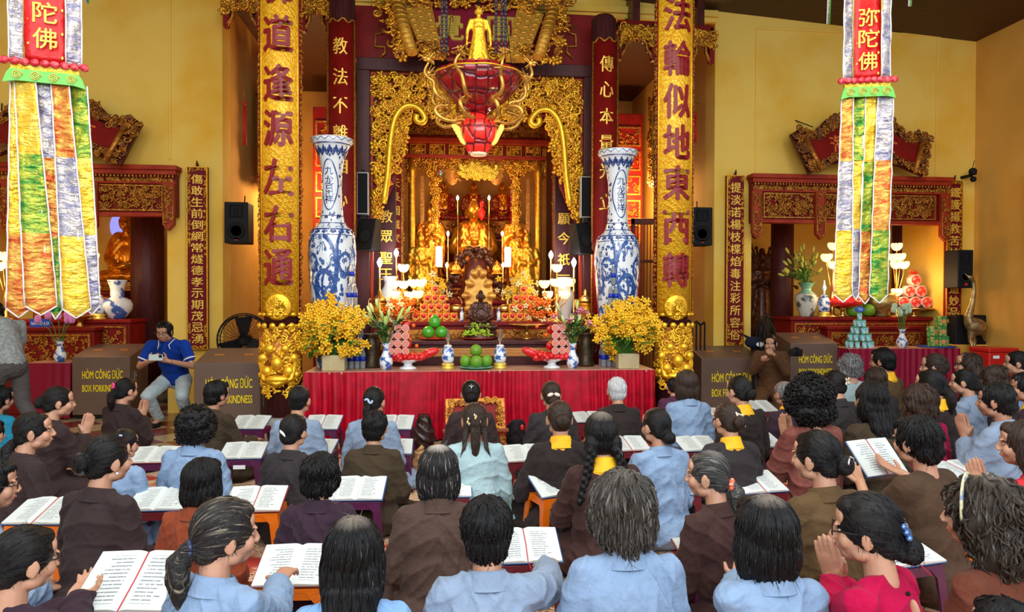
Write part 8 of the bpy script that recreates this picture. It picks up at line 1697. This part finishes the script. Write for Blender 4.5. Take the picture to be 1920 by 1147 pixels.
# standing man at left
Yp = 7.5; c = P(20, 700, Yp)
GSH = mat('grey_checked_shirt', (.34, .36, .34), .8, 0, (.24, .26, .26), 40, .45, .55); DTR = fabric('dark_grey_trousers', (.10, .09, .085))
figure('man in a grey short sleeved shirt and dark trousers walking at the left edge', (c.x, Yp, 0), 1.15, dict(pelvis=(0, -.02, .90), neck=(0, .14, 1.40), head=(0, .27, 1.50), sho=[(-.19, .12, 1.35), (.19, .12, 1.35)], elb=[(-.24, .10, 1.08), (.24, .16, 1.07)], wri=[(-.18, .30, .95), (.16, .36, .92)], hip=[(-.09, 0, .88), (.09, 0, .88)], kne=[(-.10, .22, .50), (.10, -.05, .48)], ank=[(-.10, .15, .08), (.10, -.38, .12)]), GSH, DTR, 'short', 'k', skin=SKIN2, sc_=.92)
t = thing('black_strap_bag', 'long black strap hanging from the hand of the walking man', 'strap', (c.x-.12, Yp-.30, 0)); mb = MB(); mb.tube([(-.05, 0, .92), (.05, -.02, .70), (.30, -.04, .38), (.42, -.05, .22)], .016, 6); mb.build('strap', BLK, t)
# photographer
Yp = 8.75; c = P(1444, 700, Yp); BRR = fabric('brown_ceremony_robe', (.12, .055, .025))
figure('kneeling photographer in brown robes between the two right donation boxes', (c.x, Yp, 0), PI-.5, dict(pelvis=(0, -.10, .34), neck=(0, .0, .83), head=(0, .075, .955), sho=[(-.16, 0, .79), (.16, 0, .79)], elb=[(-.20, .14, .60), (.20, .16, .60)], wri=[(-.06, .30, .82), (.08, .30, .74)], hip=[(-.09, -.08, .32), (.09, -.08, .32)], kne=[(-.14, .22, .14), (.14, .22, .12)], ank=[(-.12, -.20, .06), (.12, -.20, .06)]), BRR, BRR, 'tied', 'k', hp=8, long_sleeve=True, hands=[((.3, .6, .4), (1, 0, -.2), (0, .2, 1), .9), ((-.2, .8, .2), (0, 0, 1), (-1, 0, 0), .7)], shoe=MW2)
t = thing('dslr_camera', 'black camera with a long lens in the hands of the kneeling photographer', 'camera', (c.x+.17, Yp-.36, .86), PI-.9); mb = MB(); bx(mb, -.065, .065, -.035, .03, -.05, .045); bx(mb, -.025, .025, -.03, .03, .045, .065); mb.build('body', BLK, t, .006); mb = MB(); q = MB(); q.lathe([(.035, .03), (.04, .05), (.04, .12), (.045, .125), (.045, .15), (.03, .15)], n=20, R=Rx(-PI/2)); mb.merge(q); mb.build('lens', BLKM, t)
t = thing('baseball_cap', 'dark cap with a white oval badge behind the kneeling photographer', 'cap', (c.x-.13, Yp+.22, .93)); mb = MB(); mb.ell((0, 0, .02), (.12, .10, .08)); mb.cap((-.05, -.02, .06), (-.16, -.02, .13), .03, .008); mb.build('crown', fabric('navy_cap_cloth', (.015, .02, .04)), t); mb = MB(); q = MB(); q.lathe([(.05, -.004), (.05, .004)], n=20, R=Rx(PI/2), sy=.6); mb.merge(q, Matrix.Translation((.04, -.105, .0))); mb.build('badge', CER, t); mb = MB(); mb.tube([(0, 0, -.03), (0, 0, -.92)], .02, 6); mb.build('pole', BLK, t)

# ---------------------------------------------------------------- stools and books
def plastic(n, c): return mat(n, c, .32, 0, tuple(x*.85 for x in c), 4, .3, .7, coat=.25)
STC = {'o': (plastic('orange_plastic', (.80, .16, .005)), 'orange'), 'p': (plastic('purple_plastic', (.085, .012, .055)), 'dark purple'), 'm': (plastic('maroon_plastic', (.14, .012, .018)), 'maroon')}
SM = {}
def stool_meshes(c):
    if c in SM: return SM[c]
    m_ = STC[c][0]; a = .15; b = .12; h = .285
    s = MB(); s.box((0, 0, h-.008), (2*a, 2*b, .018), 0); s.box((0, 0, h+.001), (2*a-.05, 2*b-.05, .004), 0)
    for i in range(3): s.box((0, (i-1)*.05, h+.004), (.08, .012, .003), 0)
    me = s.mesh('seat'); me.materials.append(m_)
    l = MB(); w_ = .055; V = []
    for z_, ex, wd in ((0, .022, .038), (h-.06, .006, .050), (h-.012, .0, .085)): V += [(ex, ex, z_), (ex-wd, ex, z_), (ex-wd, ex-.012, z_), (ex-.012, ex-.012, z_), (ex-.012, ex-wd, z_), (ex, ex-wd, z_)]
    F = [tuple(range(6))[::-1], tuple(12+i for i in range(6))]+[(r*6+i, r*6+(i+1) % 6, (r+1)*6+(i+1) % 6, (r+1)*6+i) for r in (0, 1) for i in range(6)]
    l.add(V, F, 0, False); ml = l.mesh('leg'); ml.materials.append(m_)
    k = MB(); k.box((0, b-.006, h-.03), (2*a-.06, .008, .035)); k.box((0, -b+.006, h-.03), (2*a-.06, .008, .035)); k.box((a-.006, 0, h-.03), (.008, 2*b-.06, .035)); k.box((-a+.006, 0, h-.03), (.008, 2*b-.06, .035)); ma = k.mesh('apron'); ma.materials.append(m_)
    SM[c] = (me, ml, ma, a, b); return SM[c]
def stool(p, rz, c, label):
    me, ml, ma, a, b = stool_meshes(c); t = thing('plastic_stool', label, 'stool', (p[0], p[1], .012), rz, 'low %s plastic stools' % STC[c][1])
    o = link('seat', me, t); bv = o.modifiers.new('bevel', 'BEVEL'); bv.width = .006; bv.segments = 2; link('apron', ma, t)
    for sx in (-1, 1):
        for sy in (-1, 1): o = link('leg', ml, t, loc=(sx*a, sy*b, 0)); o.scale = (sx, sy, 1)
    return t
PGM = bpy.data.materials.new('printed_page'); PGM.use_nodes = True
def _page(m_):
    nt = m_.node_tree; L = nt.links.new; b = nt.nodes['Principled BSDF']; tc = _n(nt, 'ShaderNodeTexCoord'); sp = _n(nt, 'ShaderNodeSeparateXYZ'); L(tc.outputs['Object'], sp.inputs[0])
    def mth(op, a, c=None, d=None):
        q = _n(nt, 'ShaderNodeMath', operation=op)
        for i, v in enumerate((a, c, d)):
            if v is None: continue
            if isinstance(v, (int, float)): q.inputs[i].default_value = v
            else: L(v, q.inputs[i])
        return q.outputs[0]
    X_, Y_ = sp.outputs[0], sp.outputs[1]; ax = mth('ABSOLUTE', X_); row = mth('MULTIPLY', Y_, 66.0); fr = mth('FRACT', mth('ADD', row, 100.0)); line = mth('LESS_THAN', mth('ABSOLUTE', mth('SUBTRACT', fr, .5)), .17)
    cb = _n(nt, 'ShaderNodeCombineXYZ'); L(mth('MULTIPLY', X_, 300.0), cb.inputs[0]); L(mth('MULTIPLY', mth('FLOOR', mth('ADD', row, 100.0)), 7.3), cb.inputs[1]); n = _n(nt, 'ShaderNodeTexNoise', noise_dimensions='2D'); n.inputs['Scale'].default_value = 1.0; n.inputs['Detail'].default_value = 1; L(cb.outputs[0], n.inputs[0]); wd = mth('GREATER_THAN', n.outputs[0], .36)
    c2 = _n(nt, 'ShaderNodeCombineXYZ'); L(mth('MULTIPLY', mth('FLOOR', mth('ADD', row, 100.0)), 3.7), c2.inputs[0]); L(mth('SIGN', X_), c2.inputs[1]); n2 = _n(nt, 'ShaderNodeTexWhiteNoise', noise_dimensions='2D'); L(c2.outputs[0], n2.inputs[0]); mg = mth('LESS_THAN', ax, mth('ADD', mth('MULTIPLY', n2.outputs[0], .035), .088)); mg2 = mth('GREATER_THAN', ax, .028); mg3 = mth('LESS_THAN', mth('ABSOLUTE', Y_), .098)
    f = mth('MULTIPLY', mth('MULTIPLY', line, wd), mth('MULTIPLY', mth('MULTIPLY', mg, mg2), mg3))
    mx = _n(nt, 'ShaderNodeMix', data_type='RGBA'); mx.inputs[6].default_value = (.60, .635, .615, 1); mx.inputs[7].default_value = (.10, .12, .15, 1); L(mth('MULTIPLY', f, .8), mx.inputs[0]); L(mx.outputs[2], b.inputs['Base Color']); b.inputs['Roughness'].default_value = .7
_page(PGM)
def book_meshes():
    w_, h, th = .162, .24, .013
    p = MB()
    for s in (-1, 1):
        def fn(u, v): x = u*w_; return (s*x, (v-.5)*h, th*(.35+1.0*math.sin(min(1, u*5)*PI/2)*(1-u*.62)))
        p.grid(fn if s > 0 else (lambda u, v: (-(1-u)*w_, (v-.5)*h, fn(1-u, v)[2])), 14, 2)
        k = 14; xs = [(i/k)*w_ for i in range(k+1)]
        for vv in (-.5, .5):
            V = [(s*x, vv*h, th*(.35+1.0*math.sin(min(1, x/w_*5)*PI/2)*(1-x/w_*.62))) for x in xs]+[(s*x, vv*h, .0015) for x in xs]; p.add(V, [(i, i+1, k+2+i, k+1+i) for i in range(k)], 1)
        V = [(s*w_, -.5*h, th*.73), (s*w_, .5*h, th*.73), (s*w_, .5*h, .0015), (s*w_, -.5*h, .0015)]; p.add(V, [(0, 1, 2, 3)], 1)
    mp = p.mesh('pages'); mp.materials.append(PGM); mp.materials.append(mat('page_edges', (.72, .70, .60), .8))
    c = MB(); bx(c, -w_-.006, w_+.006, -h/2-.005, h/2+.005, -.002, .0015); mc = c.mesh('cover')
    r = MB(); r.tube([(.0, h/2, th*.6), (.003, 0, th*.65), (.0, -h/2, th*.6), (.01, -h/2-.03, -.005), (.02, -h/2-.055, -.02)], .0022, 5); mr_ = r.mesh('ribbon'); mr_.materials.append(mat('red_ribbon', (.55, .02, .03), .6))
    return mp, mc, mr_
BK_P, BK_C, BK_R = book_meshes(); BCV = [mat('blue_book_cover', (.015, .07, .22), .4), mat('dark_red_book_cover', (.20, .015, .02), .4)]; BMC = []
for q in BCV: c_ = BK_C.copy(); c_.materials.append(q); BMC.append(c_)
def book(p, rz, tl, label, cov=0, rest=True, sc_=1.0, rot=None):
    t = thing('open_book', label, 'book', p, (math.radians(tl), 0, rz) if rot is None else rot, 'open prayer books'); t.scale = (sc_,)*3
    link('pages', BK_P, t); link('cover', BMC[cov], t)
    if (int(p[0]*97) % 3) != 0: link('ribbon', BK_R, t)
    if rest:
        a = math.radians(tl); h = .24; mb = MB(); mb.add([(-.10, -h/2+.01, -.003), (.10, -h/2+.01, -.003), (.10, h/2-.03, -.003), (-.10, h/2-.03, -.003), (-.10, (h/2-.03)*1-.0, -.003-(h-.04)*math.tan(a)*1.0), (.10, h/2-.03, -.003-(h-.04)*math.tan(a))], [(0, 1, 2, 3), (0, 4, 5, 1), (3, 2, 5, 4), (0, 3, 4), (1, 5, 2)], 0, False); mb.build('book_rest', BLK, t)
    return t
BOOKS = [ # px, py, rz, colour, tilt, label words
 (470, 792, -.1, 'p', 20, 'beside the man in olive brown'), (606, 792, -.1, 'p', 22, 'right of the left blue robe at the altar cloth'), (742, 792, -.1, 'p', 22, 'right of the flower clip worshipper'),
 (288, 853, .0, 'p', 16, 'before the half hidden blue robe'), (457, 845, .0, 'p', 18, 'right of the curly haired worshipper in blue'), (590, 838, -.1, 'p', 16, 'right of the white hair clip worshipper'), (735, 838, 0, 'p', 16, 'in front of the short haired olive brown robe'),
 (302, 936, .0, 'm', 16, 'left of the rust robe'), (480, 936, .0, 'o', 20, 'right of the rust robe'), (672, 916, -.05, 'p', 20, 'right of the messy haired plum robe'), (835, 912, .0, 'm', 18, 'in front of the white streaked crown'),
 (985, 1023, .0, 'm', 20, 'right of the front row short haired blue robe'), (1043, 905, .35, 'o', 26, 'left of the braided worshipper'), (1176, 832, .1, 'm', 16, 'left of the low bun blue robe'),
 (1258, 910, .12, 'm', 16, 'left of the coral scrunchie worshipper'), (1418, 904, .15, 'm', 18, 'right of the coral scrunchie worshipper'), (1306, 832, .1, 'm', 16, 'right of the low bun blue robe'), (1424, 826, .1, 'm', 16, 'right of the claw clip worshipper'),
 (1340, 1040, .12, 'p', 22, 'left of the smooth black bob'), (1744, 986, .25, 'o', 18, 'left of the headband worshipper'), (1685, 1032, .2, 'p', 14, 'right of the crimson blouse'), (1803, 882, .35, 'p', 16, 'right of the brown knit shirt'),
 (1792, 806, .35, 'o', 16, 'right of the magenta blouse'), (556, 1060, -.05, 'o', 24, 'under the hand of the highlighted ponytail worshipper'), (85, 958, -.1, 'o', 18, 'between the brown robes at the far left'), (1424, 762, .15, 'm', 20, 'beside the yellow collared bun worshipper'),
 (1330, 775, .1, 'm', 14, 'by the short haired blue robe near the column'), (1105, 782, .1, 'm', 14, 'left of the white haired man'), (985, 850, .1, 'm', 18, 'left of the brown bun with yellow collar')]
for i, (px, py, rz, c_, tl, lb) in enumerate(BOOKS):
    zb = .30; p = PZ(px, py, zb); a = math.radians(tl); zc0 = .308+.12*math.sin(a); p = PZ(px, py, zc0)
    book((p.x, p.y, zc0), rz, tl, 'open book on a %s stool %s' % (STC[c_][1].replace('dark ', ''), lb), i % 5 == 3, sc_=1.0)
    stool((p.x+math.sin(rz)*-.01, p.y+.005), rz, c_, '%s plastic stool %s' % (STC[c_][1], lb))
    if i == 4: mb = MB(); bx(mb, -.045, .045, -.128, -.1265, .22, .25); mb.build('white_sticker', CER, bpy.data.objects['plastic_stool'] if False else [o for o in COL.objects if o.get('category') == 'stool'][-1])
p = PZ(1643, 857, .58); book((p.x, p.y, .58), .28, 48, 'open prayer book with a blue cover held up by the brown knit shirt worshipper', 0, False)
p = PZ(252, 1090, .45); book((p.x, p.y, .45), -.08, 30, 'large open prayer book held by the bottom left worshipper with glasses', 0, False, 1.12)
p = PZ(252, 1120, .30); stool((p.x, p.y), -.08, 'o', 'orange plastic stool under the book of the bottom left worshipper')
# ---------------------------------------------------------------- bags on the floor
def lumpy(mb, seed, a=.012):
    me = voxel_mesh(mb, .010, 4); cloth_folds(me, a, seed); return me
p = PZ(795, 800, .22); t = thing('dark_bag', 'dark brown handbag on the floor beside the olive brown robe', 'bag', (p.x, p.y, 0)); mb = MB(); mb.cap((0, 0, .10), (0, 0, .26), .13, .09, flat=.6); me = lumpy(mb, 2); me.materials.append(mat('dark_leather', (.035, .015, .012), .3, coat=.3)); link('body', me, t); mb = MB(); mb.tube([(-.06, -.05, .27), (-.05, -.06, .36), (.05, -.06, .36), (.06, -.05, .27)], .008, 6); mb.build('handle', BLK, t)
p = PZ(782, 870, .15); t = thing('crumpled_paper_bag', 'crumpled tan paper bag standing on the floor beside the white streaked crown', 'bag', (p.x, p.y, 0)); mb = MB(); mb.cap((0, 0, .06), (.03, 0, .22), .075, .06, flat=.6); me = lumpy(mb, 5, .02); me.materials.append(mat('tan_paper', (.40, .22, .09), .6)); link('body', me, t); mb = MB(); mb.tube([(0, 0, .25), (.05, 0, .30)], .02, 6); mb.build('twisted_top', mat('tan_paper', (.40, .22, .09)), t)
p = PZ(760, 845, .2); t = thing('brown_tote', 'brown rounded tote bag between the olive brown robe and the dark handbag', 'bag', (p.x, p.y, 0)); mb = MB(); mb.cap((0, 0, .08), (0, 0, .2), .10, .08, flat=.7); me = lumpy(mb, 3); me.materials.append(FB['mb']); link('body', me, t); mb = MB(); mb.tube([(-.05, -.05, .12), (0, -.08, .16), (.05, -.06, .14)], .006, 5); mb.build('strap', BLK, t)
p = PZ(968, 815, .15); t = thing('black_backpack', 'black backpack on the rug right of the pale aqua robe', 'bag', (p.x, p.y, 0)); mb = MB(); mb.cap((0, 0, .11), (0, 0, .22), .12, .10, flat=.7); me = lumpy(mb, 4); me.materials.append(fabric('black_nylon', (.015, .013, .015), None, .5)); link('body', me, t); mb = MB(); mb.ell((.05, -.08, .24), (.02, .01, .03)); mb.build('red_tag', REDP, t)
p = PZ(648, 805, .12); t = thing('blue_bottle_bag', 'small blue and white patterned bag on the floor right of the left blue robe', 'bag', (p.x, p.y, 0)); mb = MB(); mb.cap((0, 0, .07), (0, 0, .2), .055, .05, flat=.7); me = lumpy(mb, 6); me.materials.append(fabric('denim_cloth', (.04, .09, .20))); link('body', me, t); mb = MB(); mb.ell((-.01, -.02, .24), (.06, .04, .03)); mb.build('patterned_flap', mat('black_white_print', (.6, .6, .6), .6, 0, (.03, .03, .04), 60, .5, .55), t)
p = PZ(1335, 1095, .1); t = thing('navy_shoulder_bag', 'navy bag with a zip on the floor at the bottom beside the purple stool', 'bag', (p.x-.03, p.y-.05, 0)); mb = MB(); mb.cap((-.06, 0, .08), (.06, 0, .08), .08, .08, flat=.9); me = lumpy(mb, 7); me.materials.append(fabric('navy_nylon', (.02, .035, .055))); link('body', me, t); mb = MB(); mb.tube([(-.08, -.07, .10), (.08, -.07, .11)], .004, 5); mb.build('zip', BRS, t)
p = PZ(112, 1100, .35); t = thing('lime_packet', 'lime green and clear plastic packet on the floor near the bottom left book', 'packet', (p.x, p.y, .02), .4); mb = MB(); mb.ell((0, 0, .03), (.12, .05, .03)); mb.ell((.03, .02, .05), (.07, .03, .02)); mb.build('packet', mat('lime_plastic', (.50, .62, .02), .3, coat=.5), t)
